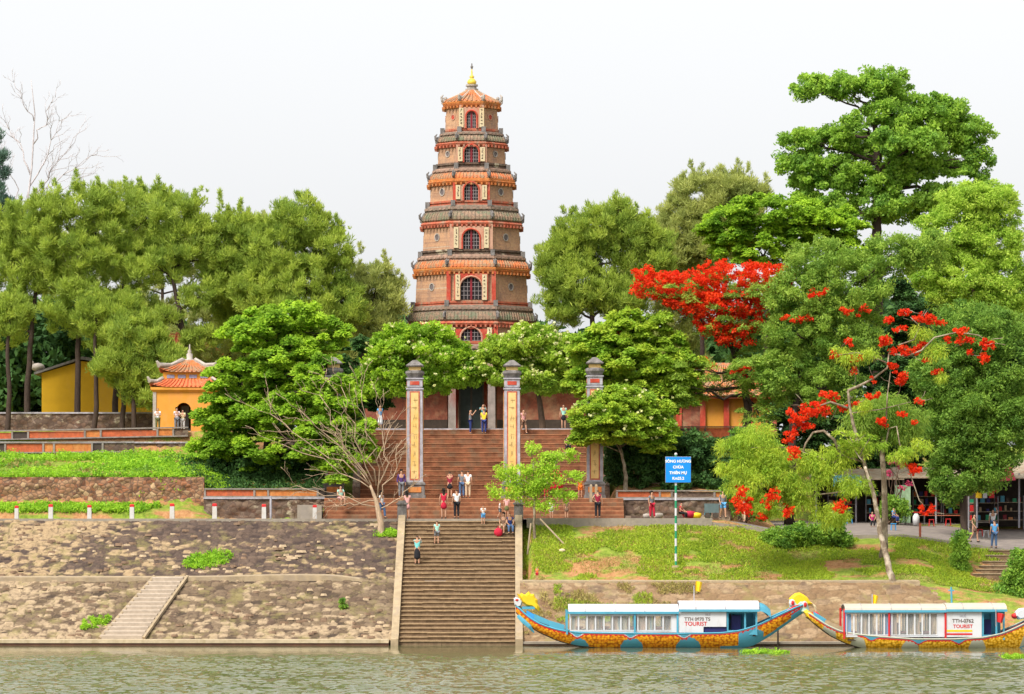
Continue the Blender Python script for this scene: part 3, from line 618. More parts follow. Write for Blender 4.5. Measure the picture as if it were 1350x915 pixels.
parapet('parapet', 'second lower parapet with red panels in front at the far edge of the slope', X(-60, 29), X(176, 29), 29.5, 11.0, 0.72, 2.4, 3, tilt=0.1)
rubble_wall('retaining_wall', 'dark brown stone wall behind the white bollards beneath the orange panelled parapet', -18.7, X(428, 21), 20.9, 6.9, 8.12, M_wallold, cope=M_greyl)
parapet('parapet', 'orange panelled parapet on the dark stone wall below the big leafy tree', -18.7, X(428, 21), 21.1, 8.22, 0.55, 3.0, 5)
rubble_wall('retaining_wall', 'stained grey brown stone wall beside the blue sign post', X(812, 21), X(962, 21), 20.9, 6.8, 8.06, M_wallold, cope=M_greyl)
parapet('parapet', 'brick red panelled parapet on the stone wall behind the blue sign', X(812, 21), X(955, 21), 21.1, 8.16, 0.5, 2.6, 8)
parapet('parapet', 'short dark parapet with red panels below the orange roofed hall', X(886, 32), X(985, 32), 32.0, 11.9, 0.9, 1.6, 12, M_wallold)
rubble_wall('retaining_wall', 'overgrown stone wall under the short parapet by the flame tree', X(880, 32), X(985, 32), 31.9, 10.4, 11.9, M_wallold)
rubble_wall('boundary_wall', 'low dark weathered wall running behind the pine trunks', -46, X(212, 46), 46, 12.4, 14.0, M_wallold, cope=M_greyl)

# bollards
def bollard(px):
    x = X(px, 13.35); return x
pb = thing('bollard', '', 'bollard', (0, 0, 0), 'red topped white bollards along the road edge')
m = MB(); m.frust(0, 0, [(0, .13), (.72, .12)], 0, 4); m.build('post', plain('bollard_white', (0.6, 0.58, 0.55), 0.7, 0.12, 5, 0.1, (0.55, 0.48, 0.4)), pb)
m = MB(); m.frust(0, 0, [(.721, .125), (.84, .125), (.88, .08)], 0, 4); m.build('cap', M_redp, pb)
blab = ['dingy greyish bollard at the far end of the row beside the weeds', 'bright white bollard second from the river bend below the weedy verge', 'third white bollard along, under the middle of the rubble wall',
        'white bollard straight above the concrete bank steps', 'white bollard just before the rubble wall ends', 'white bollard below the post starting the lower orange parapet', 'slim white bollard beside a thin grey pipe on the dark wall', 'leaning dull white bollard nearest the stairs by the seated woman']
for i, (px, s) in enumerate([(22, .9), (67, 1), (118, .95), (174, 1), (227, 1.05), (283, 1.05), (348, 1.0), (415, .95)]):
    o = pb if i == 0 else pb.copy()
    if i: C.objects.link(o)
    o.location = (X(px, 13.3), 13.3, 6.9); o.scale = (s, s, s); o['label'] = blab[i]
    if i:
        for ch in list(pb.children): c = ch.copy(); C.objects.link(c); c.parent = o

# ------------------------------------------------------------------ stairs
def stairs_z_low(Y): return max(0.05, min(6.8, 6.8 * Y / 13))
sx0, sx1 = X(530, 6), X(679, 6)
st = thing('landing_stairs', 'wide worn brown stone stairs climbing from the river to the road', 'stairs', ((sx0 + sx1) / 2, 0, 0))
mb = MB(); NS = 30
rgs = random.Random(2)
for i in range(NS):
    y0 = i * 13 / NS; z1 = 6.8 * (i + 1) / NS; x = sx0
    while x < sx1 - .01:    # individual slabs, slightly uneven
        x2 = min(sx1, x + rgs.uniform(1.0, 2.4)); dz = rgs.uniform(-.02, .012); dy = rgs.uniform(-.025, .025)
        mb.box((x, y0 + dy + 0.02, -0.8 if i < 2 else z1 - .6), (x2 - .006, 13.6, z1 + dz - .055), 1)
        mb.box((x, y0 + dy - 0.045, z1 + dz - .05), (x2 - .006, y0 + 0.48, z1 + dz), 0); x = x2
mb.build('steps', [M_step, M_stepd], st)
for sx, a in ((-1, sx0), (1, sx1)):
    m = MB(); wd = 0.42; xa, xb = (a - wd, a - .01) if sx < 0 else (a + .01, a + wd)
    m.add([(x, y, z) for x in (xa, xb) for y, z in ((-.8, -.8), (-.8, .35), (0.2, .55), (12.9, 7.15), (13.9, 7.2), (13.9, -.8))],
          [(0, 5, 4, 3, 2, 1), (6, 7, 8, 9, 10, 11)] + [(i, i + 1, i + 7, i + 6) for i in range(5)])
    m.build('side_wall', M_conc, st)
    m = MB(); c = (xa + xb) / 2; m.frust(c, 13.2, [(6.9, .27), (7.75, .27), (7.76, .33), (7.86, .33), (7.87, .25), (8.0, .2)], 0, 4); m.build('gate_post', M_grey, st)
MB().box((sx0, 12.9, 6.62), (sx1, 13.7, 6.93)).build('landing_edge', M_concg, st)
MB().box((-4.95, 6.15, 3.29), (-3.75, 6.3, 3.42)).build('loose_slab', M_pale, st)

NU = 15
def up_z(Y):   # upper flight surface
    if Y < 17.8: return 6.93
    if Y < 19.8: return 6.93 + (math.floor((Y - 17.8) / 0.4) + 1) * 0.247
    if Y < 25: return 8.165
    if Y < 33: i = math.floor((Y - 25) / (8 / NU)); return 8.165 + (i + 1) * 4.435 / NU
    return 12.6
ux0, ux1 = X(427, 19), X(822, 19)
us = thing('temple_stairs', 'broad red brick stairs rising from the road to the pagoda terrace', 'stairs', ((ux0 + ux1) / 2, 17.8, 6.9))
mb = MB()
for i in range(5):
    y0 = 17.8 + i * .4; z1 = 6.93 + (i + 1) * .247; mb.box((ux0, y0 + .03, 6.7), (ux1, 25.5, z1 - .07), 1); mb.box((ux0, y0 + .02, z1 - .065), (ux1, 25.5 if i == 4 else y0 + .5, z1), 0)
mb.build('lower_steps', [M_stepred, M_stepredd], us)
vx0, vx1 = X(478, 29), X(792, 29)
mb = MB()
for i in range(NU):
    y0 = 25 + i * 8 / NU; z1 = 8.165 + (i + 1) * 4.435 / NU; x = vx0
    while x < vx1 - .01:
        x2 = min(vx1, x + rgs.uniform(1.5, 4)); dz = rgs.uniform(-.015, .01)
        mb.box((x, y0 + .04, z1 - .6), (x2 - .005, 33.5, z1 + dz - .055), 1); mb.box((x, y0 + .012, z1 + dz - .05), (x2 - .005, y0 + .5, z1 + dz), 0); x = x2
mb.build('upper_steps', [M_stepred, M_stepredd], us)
MB().box((vx0, 32.55, 12.46), (vx1, 39, 12.68)).build('terrace_edge', M_greyl, us)
for xa in (vx0 - .45, vx1 + .01):
    m = MB(); m.add([(x, y, z) for x in (xa, xa + .44) for y, z in ((24.6, 7.9), (24.6, 8.9), (32.6, 13.2), (34, 13.2), (34, 7.9))], [(0, 4, 3, 2, 1), (5, 6, 7, 8, 9)] + [(i, i + 1, i + 6, i + 5) for i in range(4)]); m.build('side_wall', M_wallold, us)
# low kerb and grey end block right of the stairs
MB().box((ux1 + .05, 17.6, 6.8), (X(962, 18), 18.2, 7.12)).build('stone_kerb', M_wallold)
tag(bpy.data.objects['stone_kerb'], 'low crumbling stone kerb between the grass and the road behind the blue sign', 'kerb')
MB().box((ux0 - 1.5, 17.3, 6.85), (ux0 - .05, 19.0, 7.75)).build('stone_block', M_concg, None, False, (ux0 - .7, 18, 6.85))
tag(bpy.data.objects['stone_block'], 'pale grey stone end block where a woman sits by the road', 'stone block')
# white bank steps
bs = thing('bank_steps', 'pale concrete steps slanting down the stone bank to the water', 'stairs', (X(160, 1), 0.2, 0.2))
m = MB(); nb = 15
for i in range(nb):
    t = i / nb; y0 = .1 + 5.9 * t; z = .34 + 3.3 * (i + 1) / nb; c = X(160 + 65 * t, y0); hw = .043 * (27 - 7 * t)
    m.box((c - hw, y0 + .004, z - .5), (c + hw, y0 + .75, z - .07), 1); m.box((c - hw, y0, z - .065), (c + hw, y0 + .5, z), 0)
m.build('steps', [plain('pale_step_concrete', (0.6, 0.5, 0.4), 0.9, 0.2, 4, 0.2), plain('shaded_riser_concrete', (0.44, 0.36, 0.28), 0.9, 0.2, 4, 0.2)], bs)  # risers coloured darker than treads, their shade painted in
for s in (-1, 1):
    pts = [(X(160 + 65 * t + s * (29 - 7 * t), .1 + 5.9 * t), .1 + 5.9 * t, .36 + 3.3 * t) for t in (0, .5, 1)]
    m = MB(); m.tube(pts, .11, 0, 5); m.build('edge_kerb', M_conc, bs)
# small brown steps at the right edge
rs = thing('path_steps', 'small brown steps from the grass bank up to the forecourt behind the bush', 'stairs', (X(1310, 10), 8.5, gz(X(1310, 10), 9)))
m = MB()
for i in range(6):
    y0 = 9.4 + i * .62; z = gz(X(1302 + i * 4.2, y0), y0) + .32; c = X(1302 + i * 4.2, y0); m.box((c - .85, y0, z - .5), (c + .85, y0 + .9, z - .045), 1); m.box((c - .87, y0 - .05, z - .04), (c + .87, y0 + .64, z), 0)
m.build('steps', [M_conc, M_stepd], rs)

# ------------------------------------------------------------------ the pagoda
M_band = plain('weathered_pinkish_band', (0.42, 0.27, 0.2), 0.9, 0.4, 5, 0.4, (0.22, 0.17, 0.13))
YC = 52.0; cx = X(622, YC)
def pz(py): return Z(py, YC - 3)
pg = thing('pagoda_tower', 'tall seven storey octagonal brick pagoda with orange tiled eaves and gilded tip', 'pagoda', (cx, YC, 12.5))
S_ = sc(YC)
OCT = 8
tiers = [ # wall bottom, top, half-width bottom, top; eave bottom, top, half width, mats, door (w,h px, bottom py)
 (574, 478, 89, 86, 478, 455, 94, 'g', (30, 50, 570)),
 (452, 427, 80, 79, 426, 403, 85.5, 'r', (26, 26, 460)),
 (399, 357, 73.5, 71.5, 356, 336, 78, 'o', (28, 29, 396)),
 (330, 294, 64, 62, 293, 270, 68, 'g', (21, 25, 329)),
 (265, 238, 54.5, 53, 237, 220, 58, 'o', (18, 23, 269)),
 (214, 187, 44.5, 43, 186, 171, 47.5, 'g', (18, 22, 213)),
 (168, 134, 35, 33, 133, 112, 39.5, 'top', (12, 22, 167))]
NEXTW = [80, 73.5, 64, 54.5, 44.5, 35, 3]
def arcbar(m, c, y, z0, w, h, off, r, mi=0):
    R = w / 2 + off; pts = [(c - R, y, z0)] + [(c - R * math.cos(math.pi * i / 8), y, z0 + h - w / 2 + R * math.sin(math.pi * i / 8)) for i in range(9)] + [(c + R, y, z0)]
    m.tube(pts, r, mi, 5)
def rotpt(p, k):
    a = k * math.pi / 4; x, y = p[0] - cx, p[1] - YC; return (cx + x * math.cos(a) - y * math.sin(a), YC + x * math.sin(a) + y * math.cos(a), p[2])
for ti, (wb, wt, hb, ht, eb, et, eh, kind, (dw, dh, db)) in enumerate(tiers):
    zb, zt = pz(wb), pz(wt); ab, at_ = hb * S_, ht * S_; ze0, ze1 = pz(eb), pz(et); ae = (eh - 2.6) * S_; an = NEXTW[ti] * S_
    m = MB(); m.frust(cx, YC, [(zb - .05 if ti else 12.4, ab), (zt, at_)], 0, 8); sto = m.build('storey', M_brick, pg)
    # plinth mouldings under the wall
    zp = pz(tiers[ti - 1][5]) if ti else zb
    if ti:
        m = MB(); m.frust(cx, YC, [(zp - .12, ab + .12), (zp + (zb - zp) * .35, ab + .12), (zp + (zb - zp) * .36, ab + .04), (zb - .08, ab + .04), (zb - .07, ab + .13), (zb + .06, ab + .13)], 0, 8); m.build('plinth', M_redband if kind != 'g' else M_wallold, sto)
        for k in range(8):   # scroll blocks standing on the eave below, one per corner
            m = MB(); a = math.pi / 8 + k * math.pi / 4; R = (ab + .18) / math.cos(math.pi / 8); m.cbox((cx + R * math.cos(a), YC + R * math.sin(a), zp + .12), (.3, .3, .4)); m.build('corner_block', M_grey, sto)
    # cornice
    h = ze1 - ze0
    m = MB(); m.frust(cx, YC, [(zt - .28, at_ + .03), (zt - .14, at_ + .12), (zt - .13, at_ + .2), (zt, at_ + .26), (ze0 + h * .09, ae - .1)], 0, 8)
    for k in range(8):   # row of brick brackets under the eave
        nb2 = max(5, int(at_ * .83 / .3)); hw = (at_ + .2) * math.tan(math.pi / 8)
        for j in range(nb2):
            c = (j + .5) / nb2 * 2 - 1; b_ = MB().cbox((cx + c * hw, YC - at_ - .2, zt - .2), (.12, .24, .16)); m.add([rotpt(v, k) for v in b_.v], b_.f)
    m.build('cornice', M_orband if kind in ('o', 'top') else M_redband, sto)
    tm = {'o': M_tile_or, 'g': M_tile_moss, 'r': M_tile_moss, 'top': M_tile_or}[kind]
    m = MB()
    if kind == 'top':
        prof = [(ze0, ae), (ze0 + .1, ae + .02), (ze0 + .18, ae - .02), (ze0 + h * .45, ae * .66), (ze0 + h * .72, ae * .36), (ze1 - .05, .32), (ze1, .3)]
        m.frust(cx, YC, prof, 0, 8)
        ribs = 5
    else:
        prof = [(ze0 + h * .1, ae - .05), (ze0 + h * .16, ae), (ze0 + h * .34, ae - .03), (ze0 + h * .6, an + .36)]
        m.frust(cx, YC, prof, 0, 8)
        pb_ = MB(); pb_.frust(cx, YC, [(ze0 + h * .58, an + .3), (ze0 + h * .72, an + .27), (ze0 + h * .73, an + .36), (ze0 + h * .9, an + .36), (ze0 + h * .91, an + .28), (ze1, an + .26)], 0, 8)
        for k in range(8):
            nq = max(5, int(an * .83 / .34)); hw = (an + .3) * math.tan(math.pi / 8)
            for j in range(nq):
                c = (j + .5) / nq * 2 - 1; b_ = MB().cbox((cx + c * hw, YC - an - .37, ze0 + h * .81), (.2, .04, h * .1)); pb_.add([rotpt(v, k) for v in b_.v], b_.f, 1)
        pb_.build('parapet_band', [plain('weathered_grey_brown_band', (0.30, 0.22, 0.17), 0.9, 0.4, 5, 0.4, (0.2, 0.17, 0.12)) if kind != 'o' else M_band, M_band], sto); ribs = max(6, int(ae * .83 / .24))
    # tile ribs down each face
    for k in range(8):
        for j in range(ribs):
            t = (j + .5) / ribs * 2 - 1; pts = []
            for (z, a) in prof[1:(len(prof) - (1 if kind == 'top' else 0))]:
                hw = a * math.tan(math.pi / 8)
                if kind == 'top': pts.append(rotpt((cx + t * hw, YC - a - .02, z + .02), k))
                else: pts.append(rotpt((cx + t * hw, YC - a - .01, z + .01), k))
            m.tube(pts, .05 if kind != 'top' else .07, 0, 5)
    m.build('eave', tm, sto)
    if kind == 'top' or kind == 'o':
        m = MB(); m.frust(cx, YC, [(ze0 - .02, ae - .1), (ze0 + .0, ae + .05), (ze0 + .1, ae + .06), (ze0 + .13, ae)], 0, 8); m.build('eave_band', M_panelor, sto)
    # hip ridges with upturned corner ornaments
    for k in range(8):
        m = MB(); a = math.pi / 8 + k * math.pi / 4; c8 = 1 / math.cos(math.pi / 8); u = (math.cos(a), math.sin(a)); pts = []
        for (z, aa) in reversed(prof[1:]): pts.append((cx + u[0] * aa * c8, YC + u[1] * aa * c8, z + .06))
        R = ae * c8; zt_ = pts[-1][2]
        pts = [(q[0], q[1], q[2] - .02) for q in pts]; pts += [(cx + u[0] * (R + .12), YC + u[1] * (R + .12), zt_ + .12), (cx + u[0] * (R + .16), YC + u[1] * (R + .16), zt_ + .34), (cx + u[0] * (R + .02), YC + u[1] * (R + .02), zt_ + .5)]
        m.tube(pts, [.07] * (len(pts) - 3) + [.1, .08, .03], 0, 6)
        m.ball((cx + u[0] * (R - .15), YC + u[1] * (R - .15), zt_ + .22), (.13, .13, .16), 0, 6, 4)
        m.build('corner_ornament', M_grey if kind != 'top' else M_pale, sto)
    # front bay
    z0 = zb; zh = zt - zb; yf = YC - ab - .02; fw = ab * math.tan(math.pi / 8) * 2; dwm, dhm = dw * S_, dh * S_; zd = pz(db)
    sur = M_red if ti in (1, 2, 0) else M_pinkp
    W = fw * {6: .7, 1: .86, 2: .72}.get(ti, .62)
    m = MB(); zd = max(zd, z0 + .02) if ti > 1 else zd
    m.archring(cx, yf - .16, yf + .1, zd, dwm, dhm, W, min(zt - .25 - zd, zh), 0); m.build('door_surround', sur, sto)
    m = MB(); m.box((cx - dwm / 2 - .05, yf + .0, zd), (cx + dwm / 2 + .05, yf + .06, zd + dhm + .02)); m.build('door_recess', M_dark, sto)
    m = MB(); m.box((cx - .07, yf - .05, zd), (cx + .07, yf - .042, zd + dhm * .98)); m.build('door_post', M_redwood, sto)
    m = MB(); nb_ = 6
    for j in range(nb_ + 1):
        xx = cx - dwm / 2 + dwm * j / nb_; dx = abs(xx - cx); hh = dhm - dwm / 2 + math.sqrt(max(0, (dwm / 2) ** 2 - dx * dx)); m.box((xx - .02, yf - .035, zd), (xx + .02, yf - .01, zd + hh))
    for j in range(1, 5):
        z = zd + dhm * j / 5.2; dx = dwm / 2
        if z > zd + dhm - dwm / 2: dx = math.sqrt(max(0, (dwm / 2) ** 2 - (z - zd - dhm + dwm / 2) ** 2))
        m.box((cx - dx, yf - .04, z - .02), (cx + dx, yf - .012, z + .02))
    m.build('door_lattice', plain('lattice_grey', (0.26, 0.22, 0.22), 0.7, 0.2), sto)
    m = MB(); arcbar(m, cx, yf - .17, zd, dwm, dhm, .07, .06); m.build('arch_moulding', M_pinkp if ti in (0, 1, 2) else M_red, sto)
    for s in (-1, 1):
        px_ = cx + s * (W / 2 + .17)
        if ti in (1, 2): px_ = cx + s * (W / 2 - .24)
        zz0, zz1 = zb + .12, zt - .32
        m = MB(); m.box((px_ - .16, yf - .22, zz0), (px_ + .16, yf - .162 if ti in (1, 2) else yf + .08, zz1)); cp = m.build('couplet_panel', M_cream, sto)
        m = MB(); rgk = random.Random(ti * 9 + s)
        nch = max(4, int((zz1 - zz0) / .26))
        for q in range(nch):
            zc = zz1 - .16 - q * (zz1 - zz0 - .2) / nch
            for _ in range(4):
                ax, az_ = rgk.uniform(-.07, .07), rgk.uniform(-.07, .07); hz_ = rgk.random() < .5
                m.cbox((px_ + ax * .6, yf - .224, zc + az_), (.11 if hz_ else .025, .008, .025 if hz_ else .11))
        m.build('inscription', M_ink, sto)
        m = MB(); pxx = cx + s * (fw / 2 - .06); m.box((pxx - .14, yf - .1, z0), (pxx + .14, yf + .3, zt - .1)); m.build('pilaster', M_red if ti in (1, 2, 4) else M_brickred if ti == 0 else M_pinkp, sto)
    if ti not in (6, 5):
        zp0 = zd + dhm + .14; zp1 = min(zt - .3, zp0 + .42)
        if zp1 > zp0 + .12:
            m = MB(); m.box((cx - .55, yf - .23, zp0), (cx + .55, yf - .165, zp1)); m.build('name_plaque', M_cream, sto)
    # round openings on the neighbouring faces, and again on the rest
    zc = zb + zh * (.5 if ti else .6); rr = .19 if ti < 5 else .15
    for k in (-1, 1, -2, 2, 3, -3, 4):
        if ti == 0 and abs(k) > 2: continue
        m = MB(); n_ = 16; v = []
        aw = ab + (at_ - ab) * .5
        for Rr, yy in ((rr + .06, .0), (rr + .06, -.05), (rr, -.05), (rr, -.005)):
            v += [rotpt((cx + Rr * math.cos(2 * math.pi * i / n_), YC - aw + yy, zc + Rr * math.sin(2 * math.pi * i / n_) * 1.1), k) for i in range(n_)]
        f = [(j * n_ + i, j * n_ + (i + 1) % n_, (j + 1) * n_ + (i + 1) % n_, (j + 1) * n_ + i) for j in range(3) for i in range(n_)]
        m.add(v, f, 0); m.add([rotpt((cx + (rr + .02) * math.cos(2 * math.pi * i / n_), YC - aw - .012 - (.02 if ti == 6 else 0), zc + (rr + .02) * 1.1 * math.sin(2 * math.pi * i / n_)), k) for i in range(n_)], [tuple(range(n_))], 1)
        m.build('round_vent', [M_pale if ti != 6 else M_pinkp, plain('vent_grey', (0.16, 0.13, 0.13), 0.8, 0.2) if ti != 6 else M_red], sto)
fz = pz(113)
m = MB(); m.frust(cx, YC, [(fz - .1, .42), (fz + .12, .45), (fz + .13, .33), (fz + .3, .33), (fz + .31, .42), (fz + .42, .42)], 0, 8); fin = m.build('finial_base', M_pale, pg)
z = fz + .42
m = MB(); m.lathe(cx, YC, [(z, .24), (z + .1, .3), (z + .2, .32), (z + .36, .22), (z + .46, .1), (z + .52, .16), (z + .58, .16), (z + .66, .07), (z + .9, .05), (z + 1.15, .03)], 0, 14); m.build('finial', M_gold, pg, True)
m = MB(); m.tube([(cx, YC, z + 1.1), (cx, YC, pz(82)), (cx, YC, pz(76.5))], [.07, .05, .04]); m.ball((cx, YC, pz(81)), .1); m.build('finial_rod', M_grey, pg)
# porch of the ground storey: pale columns and dark doorway
fy = YC - 89 * S_ - .6
pc = thing('gate_porch', 'shadowed red brick porch with two pale columns at the foot of the pagoda', 'porch', (cx, fy - 1, 12.6))
for xx in (596, 648):
    m = MB(); x = X(xx, fy - 1.5); m.frust(x, fy - 1.5, [(12.6, .34), (12.9, .34), (12.91, .26), (16.4, .24), (16.41, .34), (16.6, .34)], 0, 4); m.build('column', plain('dull_plaster', (0.36, 0.3, 0.28), 0.85, 0.3, 2, 0.2, (0.3, 0.12, 0.1)), pc)
for a, b in ((482, 590), (655, 775)):
    m = MB(); m.box((X(a, fy), fy - .4, 12.6), (X(b, fy), fy - .05, 13.6), 1); m.box((X(a, fy), fy - .38, 13.6), (X(b, fy), fy - .07, 16.2), 0); m.build('side_wall', [M_brickred, M_darkwood], pc)
m = MB(); m.box((X(605, fy), fy - .3, 12.6), (X(638, fy), fy - .12, 16.2)); dr = m.build('door', plain('black_green_door', (0.035, 0.045, 0.045), 0.6, 0.3), pc)
m = MB()
for xx in (606, 621.5, 637): m.box((X(xx, fy) - .06, fy - .36, 12.6), (X(xx, fy) + .06, fy - .3, 16.1))
m.build('door_frame', M_darkwood, dr)
m = MB(); m.box((X(476, fy), fy - 1.9, 16.62), (X(780, fy), fy + .3, 16.8)); m.build('lintel', M_brickred, pc)
m = MB(); m.add([(X(474, fy), fy - 2.2, 16.81), (X(782, fy), fy - 2.2, 16.81), (X(782, fy), fy + .3, 17.5), (X(474, fy), fy + .3, 17.5), (X(474, fy), fy + .3, 16.81), (X(782, fy), fy + .3, 16.81)], [(0, 1, 2, 3), (0, 3, 4), (1, 5, 2), (3, 2, 5, 4), (0, 4, 5, 1)]); m.build('roof', M_tile_moss, pc)

# ------------------------------------------------------------------ four gate pillars
def pillar_parts(root):
    hgt = Z(471, 22) - 8.165
    m = MB(); m.frust(0, 0, [(0, .66), (.2, .66), (.21, .6), (.85, .6), (.86, .66), (.98, .62), (1.05, .56)], 0, 4); b = m.build('plinth', M_grey, root)
    m = MB(); m.cbox((0, -.615, .55), (.8, .05, .34)); m.build('inset_panel', M_panelor, b)
    m = MB(); m.frust(0, 0, [(1.05, .5), (6.95, .47), (6.96, .53), (7.06, .53)], 0, 4); s = m.build('shaft', M_greyl, root)
    for k in range(4):
        R = Matrix.Rotation(k * math.pi / 2, 3, 'Z')
        def rb(m, c, d):
            c0 = Vector(c); e = MB().cbox(c0, d); m.add([tuple(R @ Vector(v)) for v in e.v], e.f)
        m = MB(); rb(m, (0, -.497, 4.0), (.62, .03, 5.7)); m.build('border', M_redband, s)
        m = MB(); rb(m, (0, -.512, 4.0), (.46, .03, 5.5)); m.build('panel', M_panel, s)
        m = MB(); rgk = random.Random(k + 3)
        for q in range(9):
            for _ in range(5):
                hz_ = rgk.random() < .5; rb(m, (rgk.uniform(-.1, .1), -.53, 6.3 - q * .58 + rgk.uniform(-.12, .12)), (.2 if hz_ else .03, .01, .03 if hz_ else .18))
        m.build('inscription', plain('faded_brown_stroke', (0.5, 0.33, 0.13), 0.9, 0.2), s)
    m = MB(); m.frust(0, 0, [(7.06, .42), (7.12, .42), (7.13, .47), (7.62, .47), (7.63, .54), (7.7, .54)], 0, 4); c = m.build('capital', M_greyl, root)
    for k in range(4):
        R = Matrix.Rotation(k * math.pi / 2, 3, 'Z'); e = MB().cbox((0, -.48, 7.37), (.56, .04, .24)); MB().add([tuple(R @ Vector(v)) for v in e.v], e.f).build('inset_panel', M_redband if k else M_red, c)
    m = MB(); m.frust(0, 0, [(7.7, .42), (7.85, .5), (8.0, .58), (8.12, .56), (8.2, .4)], 0, 8); m.build('lotus_cap', M_grey, root)
    m = MB(); m.frust(0, 0, [(8.2, .36), (8.42, .36)], 0, 4); m.build('lantern_neck', M_panel, root)
    m = MB(); m.frust(0, 0, [(8.42, .5), (8.5, .54), (8.62, .4), (8.74, .26), (8.84, .14), (8.86, .05)], 0, 4); m.build('roof_cap', M_grey, root)
p0 = thing('gate_pillar', '', 'pillar', (0, 0, 0), 'tall pillars across the foot of the temple stairs'); pillar_parts(p0)
def copy_tree(o, parent=None):
    c = o.copy(); C.objects.link(c)
    if parent is not None: c.parent = parent
    for ch in list(o.children): copy_tree(ch, c)
    return c
plab = ['tall pillar mostly hidden in the big dark leafy tree with only its grey head showing', 'tall grey edged yellow pillar with the bare tree reaching towards it', 'tall yellow pillar rising behind the staked young tree', 'tall pillar half covered by the small frangipani tree']
for i, (px, s) in enumerate([(440, 1.0), (547, .98), (675, .98), (784, 1.0)]):
    o = p0 if i == 0 else copy_tree(p0); o.location = (X(px, 22), 22, 8.165); o.scale = (1, 1, s * (Z(471, 22) - 8.165) / 8.86); o['label'] = plab[i]

# ------------------------------------------------------------------ stele kiosk (left)
def hiproof(m, x0, x1, y0, y1, z0, z1, inset, mi=0, rib=.3, curl=.25, tops=None):
    """curved hip roof with tile ribs"""
    a = [(x0, y0), (x1, y0), (x1, y1), (x0, y1)]
    b = [(x0 + inset, y0 + inset), (x1 - inset, y0 + inset), (x1 - inset, y1 - inset), (x0 + inset, y1 - inset)]
    K = 4
    for k in range(4):
        p0_, p1_, q0, q1 = a[k], a[(k + 1) % 4], b[k], b[(k + 1) % 4]
        L = math.hypot(p1_[0] - p0_[0], p1_[1] - p0_[1]); n = max(8, int(L / rib)); rows = []
        for j in range(K + 1):
            t = j / K; row = []
            for i in range(n + 1):
                u = i / n; cu = curl * (abs(2 * u - 1) ** 4) * (1 - t) ** 2
                lx = p0_[0] * (1 - u) + p1_[0] * u; ly = p0_[1] * (1 - u) + p1_[1] * u; mx = q0[0] * (1 - u) + q1[0] * u; my = q0[1] * (1 - u) + q1[1] * u
                row.append((lx * (1 - t) + mx * t, ly * (1 - t) + my * t, z0 + (z1 - z0) * (t ** 1.25) + cu))
            rows.append(row)
        m.add([p for r in rows for p in r], [(j * (n + 1) + i, j * (n + 1) + i + 1, (j + 1) * (n + 1) + i + 1, (j + 1) * (n + 1) + i) for j in range(K) for i in range(n)], mi)
        for i in range(n + 1): m.tube([(rows[j][i][0], rows[j][i][1], rows[j][i][2] + .04) for j in range(K + 1)], .07, mi, 5)
def ridges(m, x0, x1, y0, y1, z0, z1, inset, curl=.25, r=.12, mi=0):
    for sx, sy, x, y in ((1, 1, x0, y0), (-1, 1, x1, y0), (-1, -1, x1, y1), (1, -1, x0, y1)):
        m.tube([(x + sx * inset, y + sy * inset, z1 + .12), (x + sx * inset * .5, y + sy * inset * .5, z0 + (z1 - z0) * .42 + .15), (x, y, z0 + curl + .15), (x - sx * .12, y - sy * .1, z0 + curl + .42)], [r, r, r * 1.2, r * .5], mi, 6)
Yk = 40.0; kc = X(250, Yk); k0, k1 = X(207, Yk), X(293, Yk); kw = k1 - k0; kz = 12.55
ks = thing('stele_pavilion', 'orange plastered pavilion with double tiled roof and white ridges beside the big tree', 'pavilion', (kc, Yk, kz))
zt = Z(517, Yk - 2)
m = MB(); dx = X(246, Yk) + 0
m.archring(dx, Yk - kw / 2, Yk - kw / 2 + .35, kz, .95, Z(531, Yk - 2) - kz, 2 * (dx - k0), zt - kz, 0)
m.box((2 * dx - k0 + .001, Yk - kw / 2, kz), (k1, Yk - kw / 2 + .35, zt)); m.box((k0, Yk - kw / 2 + .351, kz), (k0 + .35, Yk + kw / 2, zt)); m.box((k1 - .35, Yk - kw / 2 + .351, kz), (k1, Yk + kw / 2, zt)); m.box((k0 + .351, Yk + kw / 2 - .35, kz), (k1 - .351, Yk + kw / 2, zt - .01))
m.build('wall', M_orwall, ks)
m = MB(); m.cbox((dx - .1, Yk, kz + .9), (.5, .3, 1.8)); m.cbox((dx - .1, Yk, kz + .15), (.9, .6, .3)); m.build('stele', M_greyl, ks)
m = MB(); m.box((k0 - .06, Yk - kw / 2 - .06, kz), (k0 + .16, Yk - kw / 2 - .002, zt)); m.box((k1 - .16, Yk - kw / 2 - .06, kz), (k1 + .06, Yk - kw / 2 - .002, zt)); m.build('corner_pilaster', M_pale, ks)
ov = .25
m = MB(); m.frust(kc, Yk, [(zt, kw / 2 + .05), (zt + .15, kw / 2 + .2), (zt + .32, kw / 2 + .2)], 0, 4); m.build('cornice', M_orwall, ks)
r0 = (k0 - ov, k1 + ov, Yk - kw / 2 - ov, Yk + kw / 2 + ov)
z0, z1 = zt + .32, zt + .32 + .5
m = MB(); hiproof(m, *r0, z0, z1, .8); m.build('lower_roof', M_tile_red, ks)
m = MB(); ridges(m, *r0, z0, z1, .8, r=.13); m.build('lower_ridge', M_pale, ks)
m = MB(); m.frust(kc, Yk, [(z1 - .1, kw / 2 - .55), (z1 + .5, kw / 2 - .55)], 0, 4); ub = m.build('clerestory', M_orwall, ks)
m = MB()
for q in range(4): m.cbox((kc - 1.1 + q * .73, Yk - kw / 2 + .53, z1 + .22), (.5, .03, .22))
m.build('painted_panel', plain('blue_grey_panel', (0.3, 0.3, 0.42), 0.7, 0.2), ub)
